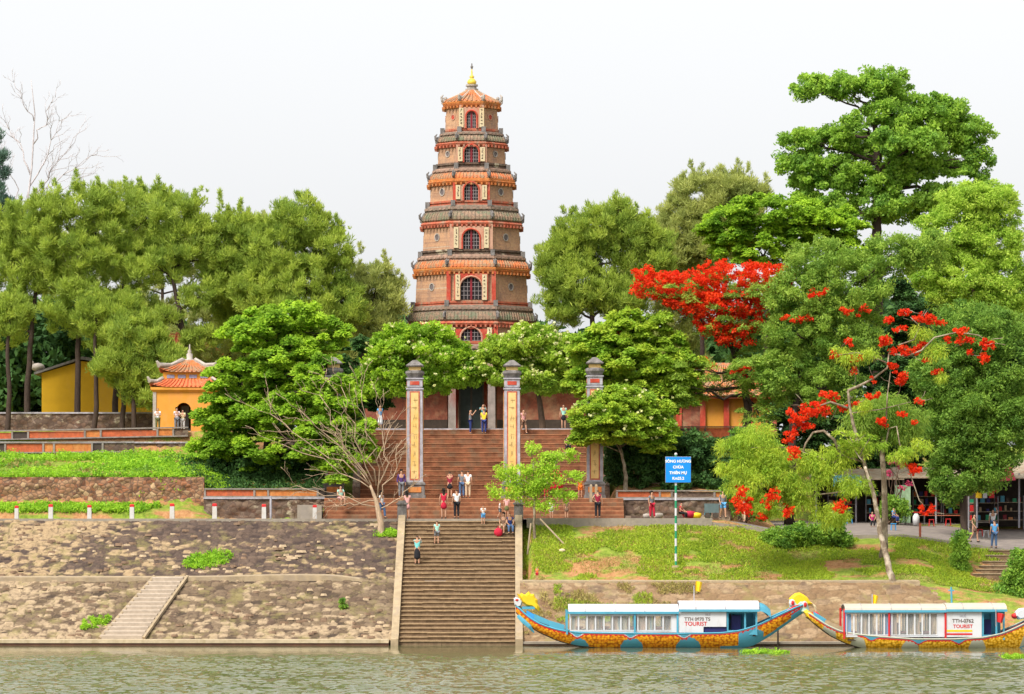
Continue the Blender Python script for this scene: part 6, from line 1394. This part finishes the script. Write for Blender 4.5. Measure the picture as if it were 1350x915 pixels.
# far bare tree and fir at the left edge
def bare(name, lab, Y, trunk, tips, seed, bark, r, group=None, sub=5, base_z=None, spread=.35):
    rg = np.random.default_rng(seed); tp = [P(a, b, Y) for a, b in trunk]; bz = gz(tp[0].x, Y) if base_z is None else base_z; tp[0].z = bz - .1
    root = thing(name, lab, 'tree', (tp[0].x, Y, bz), group); m = MB(); K = len(tp); pts = []
    for i in range(K - 1):
        for j in range(3): pts.append(tp[i].lerp(tp[i + 1], j / 3))
    pts.append(tp[-1]); m.tube(pts, [r * (1.2 - .9 * i / (len(pts) - 1)) for i in range(len(pts))], 0, 8)
    for (a, b, c, e, rr) in tips:   # from trunk pixel to tip pixel
        s0 = P(a, b, Y); t0 = P(c, e, Y) + Vector((0, rg.uniform(-1.2, 1.2), 0)); lp = limb(m, s0, t0, rr, .018, rg, .08, 7, 5); L = (t0 - s0).length
        for q in range(sub):
            k = rg.integers(2, 8); d = (t0 - s0).normalized() + Vector(rnddir(1, rg)[0]) * .75; e_ = lp[k] + d.normalized() * L * rg.uniform(.2, spread + .1); l2 = limb(m, lp[k], e_, rr * .32, .012, rg, .1, 4, 4)
            for z_ in range(2): d2 = d.normalized() + Vector(rnddir(1, rg)[0]) * .8; limb(m, l2[2 + z_], l2[2 + z_] + d2.normalized() * L * .12, .014, .008, rg, .1, 3, 3)
    m.build('trunk', bark, root, True); return root
bare('bare_tree', 'leafless tree, bark coloured hazy pale, standing above the pines at the far left', 94, [(28, 560), (32, 300), (42, 220), (46, 150), (41, 105)], [(34, 280, 95, 180, .09), (36, 260, 78, 160, .08), (40, 230, 5, 160, .08), (44, 190, 75, 130, .06), (36, 270, 120, 205, .07), (34, 280, 0, 210, .07), (45, 160, 20, 110, .05), (33, 290, 105, 235, .06)], 31, barkmat('hazed_twigs', (.56, .50, .50)), .09, sub=11)  # bark lightened so the distance haze sits in its colour
pine('broad pine behind the pavilion closing the gap between the round pines', 60, [(300, 565), (302, 470), (300, 400)], [(270, 420, 50, 34), (330, 410, 50, 40), (300, 455, 60, 30), (360, 440, 40, 40), (420, 450, 50, 30)], 170, 61, mat=L_pine2)
pine('broad pale pine low behind the flame tree crown', 60, [(880, 565), (880, 470), (878, 380)], [(870, 320, 34, 40), (860, 370, 50, 40), (900, 360, 50, 40), (895, 425, 44, 36), (890, 475, 44, 30)], 240, 62, mat=L_pine2)
pine('wide pale pine filling the belt behind the far left pines', 64, [(215, 565), (216, 470), (214, 360)], [(20, 330, 40, 50), (90, 345, 50, 50), (160, 330, 50, 50), (230, 330, 50, 50), (290, 340, 44, 44), (200, 400, 60, 30), (345, 330, 30, 50)], 260, 63, mat=L_pine2)
tree('fir_tree', 'dark bluish fir cut by the left edge behind the pines', 66, [(-6, 560), (-6, 300), (-6, 170)], [(-4, 200, 12, 25), (-4, 240, 17, 25), (-6, 280, 22, 30), (-4, 330, 25, 30)], 'pine', leafmat('fir_needles', (.03, .08, .06), (.06, .13, .09), (.1, .2, .12)), 90, 200, 32, B_dark, .15)
# broadleaf masses
tree('leafy_tree', 'big dark broadleaf tree with layered boughs hiding the end pillar and pavilion', 25.5, [(352, 640), (352, 600), (358, 520), (368, 440)],
     [(380, 415, 52, 18), (340, 440, 52, 26), (420, 440, 42, 24), (375, 475, 70, 36), (320, 500, 50, 30), (420, 500, 30, 34, -4), (445, 520, 26, 26, -5), (300, 545, 46, 30), (370, 540, 80, 38), (290, 585, 40, 22), (350, 590, 70, 30), (430, 580, 40, 34, -5), (455, 555, 34, 30, -5), (470, 590, 28, 26, -5), (440, 620, 26, 14, -5)], 'broad', L_dark, 700, 210, 33, B_dark, .3, depth=.9, lsize=1.1)
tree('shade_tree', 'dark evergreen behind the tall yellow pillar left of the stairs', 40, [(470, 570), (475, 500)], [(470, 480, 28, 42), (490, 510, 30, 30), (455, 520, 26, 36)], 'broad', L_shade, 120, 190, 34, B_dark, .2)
def blossoms(mat, n, per, size=1., lift=.25, name='blossom'):
    def f(root, rg, cs):
        top = cs[rg.integers(0, len(cs), n)] + rg.normal(size=(n, 3)) * np.array([.35, .35, .1]) + np.array([0, -.2, lift])
        foliage(top, 'flower', per, rg, name, mat, root, size, 1.0)
    return f
tree('frangipani_tree', 'round frangipani dotted with cream flowers at the left foot of the pagoda', 37.5, [(540, 570), (545, 530), (548, 500)], [(550, 462, 66, 34), (510, 480, 34, 34), (595, 478, 32, 30), (545, 500, 60, 24), (490, 500, 22, 24), (615, 492, 26, 16)], 'round', L_dark, 400, 170, 35, B_brown, .25, extra=blossoms(L_cream, 420, 9, .5), size=.85)
tree('frangipani_tree', 'lighter frangipani full of cream flowers at the right foot of the pagoda', 37, [(715, 570), (712, 530), (705, 500)], [(690, 458, 52, 30), (660, 480, 34, 26), (735, 470, 42, 32), (710, 498, 60, 22), (765, 490, 26, 26)], 'round', leafmat('frangipani_leaves', (.08, .2, .015), (.18, .36, .02), (.36, .54, .05), .4), 380, 170, 36, B_brown, .25, extra=blossoms(L_cream, 460, 9, .5), size=.85)
tree('frangipani_tree', 'small flowering frangipani with forked pale trunk partly covering the end pillar', 22.6, [(826, 655), (824, 620), (818, 590)], [(815, 525, 45, 18, -1), (788, 545, 36, 22, -2.6), (845, 540, 38, 26), (810, 562, 56, 22, -1.5), (865, 570, 28, 28), (775, 572, 22, 16, -2.6)], 'broad', L_lime, 330, 170, 37, B_pale, .16, extra=blossoms(L_cream, 90, 8, .45), size=.8, lsize=.85)
tree('leafy_tree', 'yellow green tree rising behind the end pillar under the red blossom', 31, [(866, 600), (862, 540), (855, 480)], [(845, 425, 42, 20), (815, 440, 42, 26), (780, 452, 34, 16), (870, 462, 44, 26), (830, 480, 66, 32), (780, 500, 34, 26), (890, 490, 40, 34), (860, 520, 60, 26)], 'broad', L_lime, 430, 190, 38, B_brown, .26, lsize=1.05)
def redcrown(lobes, Y, n, per, seedadd=0, size=1.):
    def f(root, rg, cs): foliage(clumps(lobes, Y, n, rg, .8, .3), 'flower', per, rg, 'blossom', L_red, root, size, 1.0)
    return f
tree('flame_tree', 'wide flame tree with a dense sheet of scarlet blossom above the orange hall', 33.5, [(984, 585), (985, 540), (982, 500), (965, 460)], [(900, 385, 55, 18), (960, 380, 70, 26), (970, 425, 50, 22), (1000, 470, 40, 24), (960, 500, 44, 20), (880, 380, 40, 12, -2.5), (940, 395, 50, 16, -2.5), (1000, 385, 40, 14, -2.5), (960, 430, 40, 14, -2.5), (915, 488, 44, 14, -4), (990, 488, 34, 20, -4), (900, 520, 20, 20, -4), (905, 512, 34, 16, -2), (1010, 510, 40, 22, -2), (1000, 545, 26, 16, -3)], 'frond', L_olive, 360, 100, 39, B_dark, .34,
     extra=redcrown([(930, 402, 50, 18), (970, 442, 36, 16), (1025, 372, 26, 14), (900, 392, 40, 12), (865, 376, 36, 20), (850, 362, 20, 12), (915, 375, 50, 22), (965, 362, 55, 20), (1010, 358, 40, 14), (1030, 366, 20, 12), (960, 400, 50, 22), (1005, 395, 26, 22), (945, 430, 36, 16), (985, 425, 24, 18), (815, 436, 20, 7), (925, 480, 25, 8), (985, 490, 22, 8)], 31.3, 820, 34, size=1.15))
tree('olive_tree', 'soft grey green tree with fine drooping foliage beside the scarlet crown', 30, [(1040, 620), (1045, 560), (1060, 480), (1085, 420)], [(1085, 345, 55, 30), (1060, 390, 55, 36), (1120, 380, 60, 40), (1050, 440, 50, 40), (1110, 440, 60, 45), (1035, 495, 45, 40), (1090, 510, 50, 40), (1175, 335, 44, 28), (1215, 330, 34, 28)], 'soft', L_olive, 850, 120, 40, B_dark, .3, extra=redcrown([(1075, 385, 24, 6), (1130, 410, 30, 7), (1050, 420, 30, 6)], 28, 30, 30))
tree('broadleaf_tree', 'dense dark green rounded tree filling the skyline left of the old tree', 50, [(1010, 560), (1012, 450), (1010, 350)], [(1010, 280, 70, 26), (960, 300, 40, 30), (1060, 295, 55, 28), (1000, 325, 70, 26), (1095, 300, 44, 30), (1120, 330, 40, 24)], 'broad', L_dark, 400, 190, 41, B_dark, .35)
tree('old_tree', 'great old spreading tree with open crown and dark limbs towering above the others', 54, [(1160, 560), (1158, 400), (1155, 310), (1154, 285), (1160, 240), (1156, 190), (1150, 150)],
     [(1075, 116, 28, 18), (1120, 112, 34, 18), (1165, 110, 36, 20), (1185, 150, 46, 32), (1240, 150, 40, 28), (1278, 172, 30, 26), (1290, 215, 22, 22), (1245, 222, 34, 14), (1060, 188, 34, 18), (1100, 182, 24, 20), (1092, 225, 50, 24), (1040, 215, 24, 14), (1150, 238, 54, 24), (1200, 215, 46, 28), (1180, 272, 60, 24), (1240, 262, 50, 22), (1288, 255, 28, 18), (1085, 272, 50, 22), (1128, 160, 14, 12, -2), (1135, 196, 30, 20, 2), (1215, 188, 36, 20, -2), (1175, 185, 26, 18, -3), (1065, 240, 30, 18, 2), (1260, 190, 26, 16, 2)], 'big', L_big, 1350, 100, 42, B_dark, .44, size=.8, twigs=170, shell=.1, depth=.8)
tree('casuarina_tree', 'tall light green feathery tree at the right edge of the skyline', 36, [(1290, 640), (1288, 520), (1285, 400), (1280, 320)], [(1275, 270, 40, 28), (1310, 270, 36, 30), (1250, 310, 44, 34), (1305, 320, 46, 40), (1265, 370, 60, 44), (1325, 380, 40, 50), (1230, 350, 34, 40)], 'soft', leafmat('feathery_leaves', (.13, .3, .02), (.24, .45, .035), (.42, .62, .08), .4), 900, 120, 43, B_brown, .3)
tree('casuarina_tree', 'drooping grey green tree hanging low over the stalls by the columnar bush', 20, [(1272, 712), (1270, 640), (1276, 560), (1282, 470)], [(1280, 440, 60, 46), (1320, 470, 50, 60), (1250, 490, 50, 50), (1290, 540, 60, 55), (1250, 570, 44, 50), (1325, 560, 44, 60), (1258, 625, 34, 44), (1300, 610, 36, 40)], 'soft', leafmat('drooping_leaves', (.045, .13, .015), (.10, .24, .025), (.22, .40, .045), .38), 1000, 120, 44, B_dark, .24)
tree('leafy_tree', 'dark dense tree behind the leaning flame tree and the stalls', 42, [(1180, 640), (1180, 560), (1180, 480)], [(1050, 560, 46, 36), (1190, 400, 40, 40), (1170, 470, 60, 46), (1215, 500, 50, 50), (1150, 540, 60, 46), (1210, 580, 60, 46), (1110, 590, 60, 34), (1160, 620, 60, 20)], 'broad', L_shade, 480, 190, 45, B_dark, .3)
tree('pale_barked_tree', 'tree with a thick pale straight trunk just behind the leaning flame tree', 9.4, [(1164, 765), (1166, 700), (1164, 600), (1165, 540)], [(1165, 545, 30, 22), (1140, 560, 26, 18), (1195, 560, 26, 20)], 'wispy', L_olive, 70, 170, 46, B_pale, .24)
# leaning flame tree in front
def front_extra(root, rg, cs):
    Y = 5.6
    R_ = [(1175, 422, 8, 5), (1190, 412, 8, 6), (1215, 420, 18, 7), (1235, 424, 12, 6), (1185, 435, 10, 5), (1120, 452, 8, 6), (1102, 467, 8, 5), (1125, 472, 8, 5), (1165, 450, 10, 8), (1185, 462, 14, 7), (1200, 464, 14, 6), (1213, 455, 7, 8), (1178, 483, 6, 10), (1186, 500, 12, 9), (1126, 489, 6, 5), (1270, 437, 16, 5), (1272, 448, 12, 5), (1305, 453, 12, 9), (1298, 472, 9, 7), (1278, 465, 6, 4), (1246, 447, 7, 5), (1220, 475, 6, 5), (1236, 488, 8, 5),
          (1210, 528, 7, 6), (1154, 521, 12, 6), (1125, 533, 7, 5), (1092, 523, 14, 8), (1075, 540, 22, 10), (1052, 548, 18, 10), (1060, 560, 14, 9), (1042, 575, 9, 12), (1046, 596, 8, 9), (1110, 538, 8, 5), (1162, 556, 12, 6), (1192, 547, 8, 5), (1208, 556, 5, 4), (1203, 617, 12, 9), (1222, 671, 10, 9), (976, 648, 8, 8), (980, 665, 14, 12), (1022, 652, 11, 9), (1012, 663, 6, 7), (1040, 672, 6, 10), (1106, 668, 10, 8), (1005, 680, 5, 5), (1150, 500, 5, 4)]
    low = [(a, b, c * 1.25, d * 1.2) for a, b, c, d in R_ if b > 590 and a < 1130]; foliage(clumps(low, Y - 1.6, 95, rg, .8, .1), 'flower', 18, rg, 'low_blossom', L_red, root, .8, .9)
    foliage(clumps(R_, Y, 420, rg, .8, .2), 'flower', 26, rg, 'blossom', L_red, root, .85, .95)
    G = [(965, 590, 22, 12), (1000, 575, 26, 16), (975, 615, 28, 18), (1015, 605, 30, 22), (985, 640, 34, 16), (1030, 635, 26, 22), (1020, 665, 30, 14), (1055, 650, 24, 30), (1070, 610, 22, 18), (1090, 620, 30, 20), (1110, 600, 30, 14), (1125, 640, 30, 14), (1095, 680, 30, 14), (1140, 590, 26, 10), (1190, 600, 20, 10), (1215, 590, 14, 6), (1230, 465, 16, 8), (1110, 470, 20, 7), (1150, 470, 16, 6), (1210, 440, 22, 7), (1245, 500, 12, 6), (1140, 535, 22, 6)]
    foliage(clumps(G, Y, 400, rg, .7, .1), 'wispy', 110, rg, 'crown', leafmat('fresh_frond_leaves', (.14, .30, .02), (.24, .44, .03), (.42, .58, .05), .45), root, .6, .8)
    m = MB()
    for pts, r in ([(1152, 655), (1136, 600), (1125, 560), (1120, 535), (1118, 515)], .14), ([(1118, 515), (1130, 510), (1150, 500), (1170, 485), (1172, 465)], .09), ([(1172, 465), (1195, 470), (1215, 462), (1232, 445), (1262, 438), (1290, 442), (1305, 452)], .06), ([(1172, 480), (1150, 470), (1130, 465), (1105, 468)], .05), ([(1185, 455), (1205, 448), (1213, 430), (1200, 418)], .05), ([(1118, 538), (1095, 530), (1080, 535), (1062, 545)], .07), ([(1108, 600), (1100, 580), (1086, 568), (1072, 570), (1062, 585), (1055, 610)], .10), ([(1165, 600), (1172, 565), (1182, 562), (1186, 585), (1200, 625), (1212, 660), (1220, 668)], .05), ([(1168, 560), (1170, 520), (1174, 490)], .05), ([(1140, 610), (1110, 600), (1050, 615), (1000, 640)], .06), ([(1130, 580), (1100, 610), (1040, 590), (990, 590)], .05), ([(1145, 640), (1100, 650), (1040, 655), (1000, 660)], .05), ([(1120, 545), (1160, 540), (1200, 530)], .04):
        q = [P(a, b, Y + .4 * math.sin(a * .05)) for a, b in pts]; m.tube(q, [r * (1 - .55 * i / (len(q) - 1)) for i in range(len(q))], 0, 6)
    for k in range(60):
        o = clumps([R_[rg.integers(0, len(R_))]], Y, 1, rg)[0]; limb(m, o, o + rnddir(1, rg)[0] * .8, .015, .02, rg, .1, 3, 3)
    m.build('bough', B_pale, root, True)
tree('flame_tree', 'leaning pale barked flame tree on the bank with scattered scarlet clusters and hanging fronds', 5.0, [(1178, 788), (1171, 745), (1160, 700), (1152, 655), (1140, 615)], [(1120, 575, 30, 12)], 'frond', L_lime, 8, 60, 47, barkmat('flame_tree_bark', (.24, .18, .12), (.5, .42, .32)), .21, extra=front_extra, twigs=6)
# bare tree on the left bank
bare('bare_tree', 'bare brown tree leaning out from the stone bank over the stair foot', 11.3, [(503, 716), (502, 690), (496, 660), (488, 640)],
     [(490, 645, 370, 585, .04), (489, 640, 355, 545, .045), (486, 632, 395, 540, .04), (490, 640, 420, 520, .04), (492, 635, 450, 510, .04), (496, 640, 478, 515, .055), (498, 655, 515, 560, .055), (500, 660, 530, 580, .045), (498, 650, 500, 540, .04), (495, 668, 390, 640, .04), (488, 640, 440, 560, .04), (503, 670, 545, 640, .04), (494, 660, 430, 668, .04)], 51, B_twig, .22, sub=8)
bg_ = bpy.data.objects['bare_tree.001'] if 'bare_tree.001' in bpy.data.objects else None
foliage(clumps([(470, 590, 40, 36), (480, 560, 34, 20), (450, 620, 26, 14)], 11.3, 26, RG, .8, .2), 'frond', 14, RG, 'sparse_leaves', L_olive, bg_, 1.0, .8)
# young staked tree
yt = tree('young_tree', 'young tree with sparse bright leaves held up by two slanting stakes', 10.9, [(705, 716), (704, 690), (705, 650), (703, 610)], [(702, 592, 12, 7), (728, 602, 18, 9), (750, 598, 12, 8), (662, 622, 16, 8), (692, 625, 22, 12), (730, 628, 22, 12), (757, 630, 10, 9), (658, 650, 14, 8), (688, 650, 24, 13), (712, 665, 16, 10), (742, 650, 18, 10), (676, 636, 14, 9), (716, 612, 18, 9), (710, 640, 20, 12)], 'shrub', leafmat('young_leaves', (.16, .36, .02), (.26, .5, .03), (.4, .62, .05), .45), 190, 46, 52, B_pale, .1, size=1.05, lsize=.95, twigs=36, shell=.1)
for (a, b) in (((700, 690), (695, 722)), ((712, 684), (745, 740))):
    m = MB(); p1 = P(*b, 10.2 if b[0] > 700 else 10.4); p1.z = gz(p1.x, p1.y); m.tube([P(*a, 10.9), p1], .05, 0, 6); m.build('stake', M_conc, yt)
m = MB(); x = X(741, 9.4); m.ball((x, 9.3, gz(x, 9.3) + .08), (.2, .15, .12)); o = m.build('pale_stone', M_cream, None, True, (x, 9.3, gz(x, 9.3))); tag(o, 'pale yellow stone on the grass at the foot of the slanting stake', 'stone')
# shrubs
def shrub(name, lab, Y, lobes, mat, n, per, seed, style='shrub', cat='shrub', group=None, size=1., lsize=1.):
    rg = np.random.default_rng(seed); c = P(lobes[0][0], lobes[0][1], Y); z = gz(c.x, Y); r = thing(name, lab, cat, (c.x, Y, z), group)
    m = MB(); cs = clumps(lobes, Y, n, rg, .8, .3); cs[:, 2] = np.maximum(cs[:, 2], ground_z(cs[:, 0], cs[:, 1]) + .1)
    for q in range(min(14, n)): limb(m, (c.x + rg.uniform(-.3, .3), Y + rg.uniform(-.2, .2), z - .05), cs[rg.integers(0, len(cs))], .05, .015, rg, .1, 4, 4)
    m.build('stem', B_brown, r); foliage(cs, style, per, rg, 'foliage', mat, r, size, lsize); return r
L_bush = leafmat('bush_leaves', (.04, .14, .02), (.10, .26, .025), (.26, .46, .04))
shrub('bush', 'wide dark bush on the bank under the left fronds of the leaning tree', 11.6, [(1030, 716, 26, 20), (1058, 708, 26, 18), (1022, 730, 16, 14)], L_bush, 190, 90, 71)
shrub('bush', 'smaller bush on the bank nearer the leaning trunk', 11.6, [(1094, 704, 26, 16), (1105, 714, 18, 10)], L_bush, 110, 90, 72)
shrub('columnar_shrub', 'narrow columnar dark bush on the grass beside the pavement', 9.8, [(1266, 715, 10, 12), (1267, 735, 10, 16), (1266, 752, 9, 12)], L_bush, 80, 90, 73)
shrub('bush', 'leafy bush cut off by the right edge above the boat helm', 6.2, [(1348, 740, 14, 16), (1340, 765, 18, 16), (1350, 785, 22, 14), (1325, 785, 16, 8)], L_bush, 150, 90, 74)
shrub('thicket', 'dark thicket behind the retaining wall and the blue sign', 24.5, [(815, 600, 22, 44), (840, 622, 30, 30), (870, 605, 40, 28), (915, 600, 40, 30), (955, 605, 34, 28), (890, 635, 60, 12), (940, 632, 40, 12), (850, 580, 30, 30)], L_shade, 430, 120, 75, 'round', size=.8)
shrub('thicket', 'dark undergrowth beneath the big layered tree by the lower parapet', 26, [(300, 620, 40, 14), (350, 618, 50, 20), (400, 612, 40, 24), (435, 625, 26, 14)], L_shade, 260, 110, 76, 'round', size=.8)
shrub('hedge', 'green bush beside the end of the small parapet under the hall', 27, [(985, 590, 26, 22), (1010, 600, 24, 20), (970, 615, 24, 16)], L_bush, 140, 110, 77, 'round', size=.8)
shrub('bush', 'low light bush at the end of the stained wall under the hanging fronds', 19.8, [(978, 660, 20, 22), (1003, 668, 22, 16), (965, 640, 14, 20)], L_bush, 120, 90, 83)
shrub('bougainvillea', 'faded crimson bougainvillea spilling over the stall behind the hanging blossom', 31, [(1180, 620, 16, 16), (1195, 640, 12, 8)], L_pink, 10, 40, 78, 'flower', size=1.2)
shrub('potted_plant', 'light green leafy plant in front of the pale banner board', 30.5, [(1172, 668, 10, 14), (1188, 672, 8, 12)], L_bush, 60, 70, 79)
shrub('weed_tuft', 'single green weed growing from the lower stone slope', 3.2, [(452, 797, 4, 7)], L_bush, 14, 40, 80, size=.5, lsize=.7)
# far-off wood closing the view behind the trunks
rg = np.random.default_rng(81); n = 6500
fx = rg.uniform(-75, 75, n); fy_ = rg.uniform(74, 90, n); top = 12.6 + 7.2 + 3.2 * fbm(fx * .12, fy_ * 0, 7) + 2.5 * (np.abs(fx) > 18)
gap = np.exp(-((fx + 22.5) / 4) ** 2) * 3.0
fz_ = 12.6 + (top - 12.6 - gap) * rg.uniform(0, 1, n) ** .7
wood = foliage(np.stack([fx, fy_, fz_], 1), 'round', 34, rg, 'far_wood', L_shade, None, 2.0, 3.0)
wood['kind'] = 'stuff'
# grass and weeds
def blades(name, x, y, z, h, w_, mat, rg, lean=.5):
    n = len(x); c = np.stack([x, y, z + h * .45], 1); d = rnddir(n, rg) * lean + np.array([0, 0, 1.]); d /= np.linalg.norm(d, axis=1, keepdims=True)
    o = leafquads(c, d, rnddir(n, rg), h, w_, rg.uniform(0, 1, n), name, mat, None); o['kind'] = 'stuff'; return o
def zone(px0, px1, Y0, Y1, n, rg, freq=.6, thr=.45, seed=1):
    Y = rg.uniform(Y0, Y1, n); x = X(rg.uniform(px0, px1, n), Y); k = fbm(x * freq * .6, Y * freq, seed) > thr - rg.uniform(0, .06, n); return x[k], Y[k]
rg = np.random.default_rng(90)
x, y = zone(690, 1335, 5.7, 13.2, 110000, rg, .8, .455, 5); blades('bank_grass', x, y, ground_z(x, y), rg.uniform(.08, .24, len(x)), rg.uniform(.03, .06, len(x)), L_grass, rg, .9)
x, y = zone(690, 1335, 5.7, 13.2, 30000, rg, .5, .5, 9); blades('dry_grass', x, y, ground_z(x, y), rg.uniform(.06, .2, len(x)), rg.uniform(.03, .05, len(x)), L_dry, rg, 1.0)
x, y = zone(690, 940, .6, 4.6, 16000, rg, .9, .5, 13); blades('revetment_weeds', x, y, .15 + y / 4.75 * 3.23, rg.uniform(.1, .28, len(x)), rg.uniform(.03, .06, len(x)), L_dry, rg, .9)
x, y = zone(730, 860, 1.5, 4.4, 6000, rg, .9, .54, 14); blades('revetment_grass', x, y, .15 + y / 4.75 * 3.23, rg.uniform(.12, .3, len(x)), rg.uniform(.03, .06, len(x)), L_grass, rg, .9)
def weeds(name, px0, px1, Y0, Y1, n, seed, thr, size=1.0, zf=None, per=26, mat=None):
    rg = np.random.default_rng(seed); x, y = zone(px0, px1, Y0, Y1, n, rg, .5, thr, seed); z = ground_z(x, y) if zf is None else zf(x, y)
    o = foliage(np.stack([x, y, z + .12], 1), 'shrub', per, rg, name, mat or L_weed, None, .8 * size, .9); o['kind'] = 'stuff'; return o
L_weed = leafmat('bright_weed_leaves', (.09, .26, .015), (.18, .42, .02), (.34, .6, .03), .4)
weeds('slope_weeds', -60, 300, 21.8, 28.5, 2600, 91, .36)
weeds('slope_weeds', 80, 262, 27, 30.5, 500, 92, .45, 1.2)
weeds('slope_scrub', -40, 290, 22, 29, 420, 89, .5, 1.1, mat=L_bush)
weeds('slope_dry_weeds', -40, 290, 22, 30, 420, 88, .52, .9, mat=L_dry)
weeds('slope_undergrowth', 240, 440, 21.9, 27, 900, 93, .38, mat=L_shade)
weeds('verge_weeds', -60, 245, 19.6, 20.8, 800, 94, .42, .9)
weeds('wall_creepers', 175, 240, 21.2, 22.0, 160, 95, .3, .8, lambda x, y: 8.1 + np.random.default_rng(1).uniform(0, 1.5, len(x)))
def patchw(name, px, py, rx, ry, Y0, zf, n, seed, sz=.7):
    rg = np.random.default_rng(seed); a = rg.uniform(0, 2 * math.pi, n); r = rg.uniform(0, 1, n) ** .6; y = Y0 + np.sin(a) * r * ry; x = X(px, Y0) + np.cos(a) * r * rx + (y - Y0) * .6
    o = foliage(np.stack([x, y, zf(x, y) + .08], 1), 'shrub', 26, rg, name, L_weed, None, sz * .7, .8); o['kind'] = 'stuff'
uz = lambda x, y: 3.52 + (y - 6.8) / 5.8 * 3.28; lz = lambda x, y: .22 + (y - .2) / 5.7 * 3.22
patchw('bank_weeds', 274, 738, 1.25, .9, 8.6, uz, 130, 96)
patchw('bank_weeds', 125, 825, .7, .7, 1.8, lz, 40, 97, .6)
patchw('tree_foot_weeds', 512, 716, .8, .35, 11.2, uz, 70, 98)
# scattered pale loose stones on the bank
rg = np.random.default_rng(99); mb = MB()
for k in range(700):
    up = rg.random() < .5; y = rg.uniform(6.9, 12.4) if up else rg.uniform(.4, 5.7); x = rg.uniform(-31, -6.8); 
    if fbm(np.array([x * .5]), np.array([y * 1.2]), 77)[0] < .42 + .12 * rg.random(): continue
    if not up and abs(x - X(160 + 65 * (y - .1) / 5.9, y)) < 1.5: continue
    z = (uz if up else lz)(x, y) + .05; s_ = rg.uniform(.04, .13); q0 = len(mb.v); mb.frust(0, 0, [(z - .08, s_ * 1.1), (z + s_ * .5, s_ * rg.uniform(.7, 1.0))], int(rg.random() < .6), int(rg.integers(5, 8)), rg.uniform(0, 3), sy=rg.uniform(.5, .9)); mb.v[q0:] = [(x + a * 1.7, y + b, c) for a, b, c in mb.v[q0:]]
o = mb.build('loose_stones', [plain('pale_loose_stone', (.56, .42, .27), .9, .35, 5, .3), plain('brown_loose_stone', (.26, .17, .11), .9, .35, 5, .3)]); o['kind'] = 'stuff'
# water plants
for (px, py, w_, lab, s_) in ((1005, 861.5, 1.0, 'floating green water plants below the raised bow', 1), (1335, 868, .7, 'small clump of floating green plants off the second boat', 2)):
    rg = np.random.default_rng(s_ + 200); Y = -200 + H * F / (py - HY); n = 46 if s_ == 1 else 30; x = X(px, Y) + rg.normal(size=n) * w_ * .5; y = Y + rg.normal(size=n) * .5
    r = thing('water_plants', lab, 'water plant', (X(px, Y), Y, 0)); foliage(np.stack([x, y, np.full(n, .08)], 1), 'shrub', 22, rg, 'leaves', L_weed, r, .5, .8)

for o in list(bpy.data.objects):
    if o.type == 'MESH' and len(o.data.polygons) == 0: bpy.data.objects.remove(o)
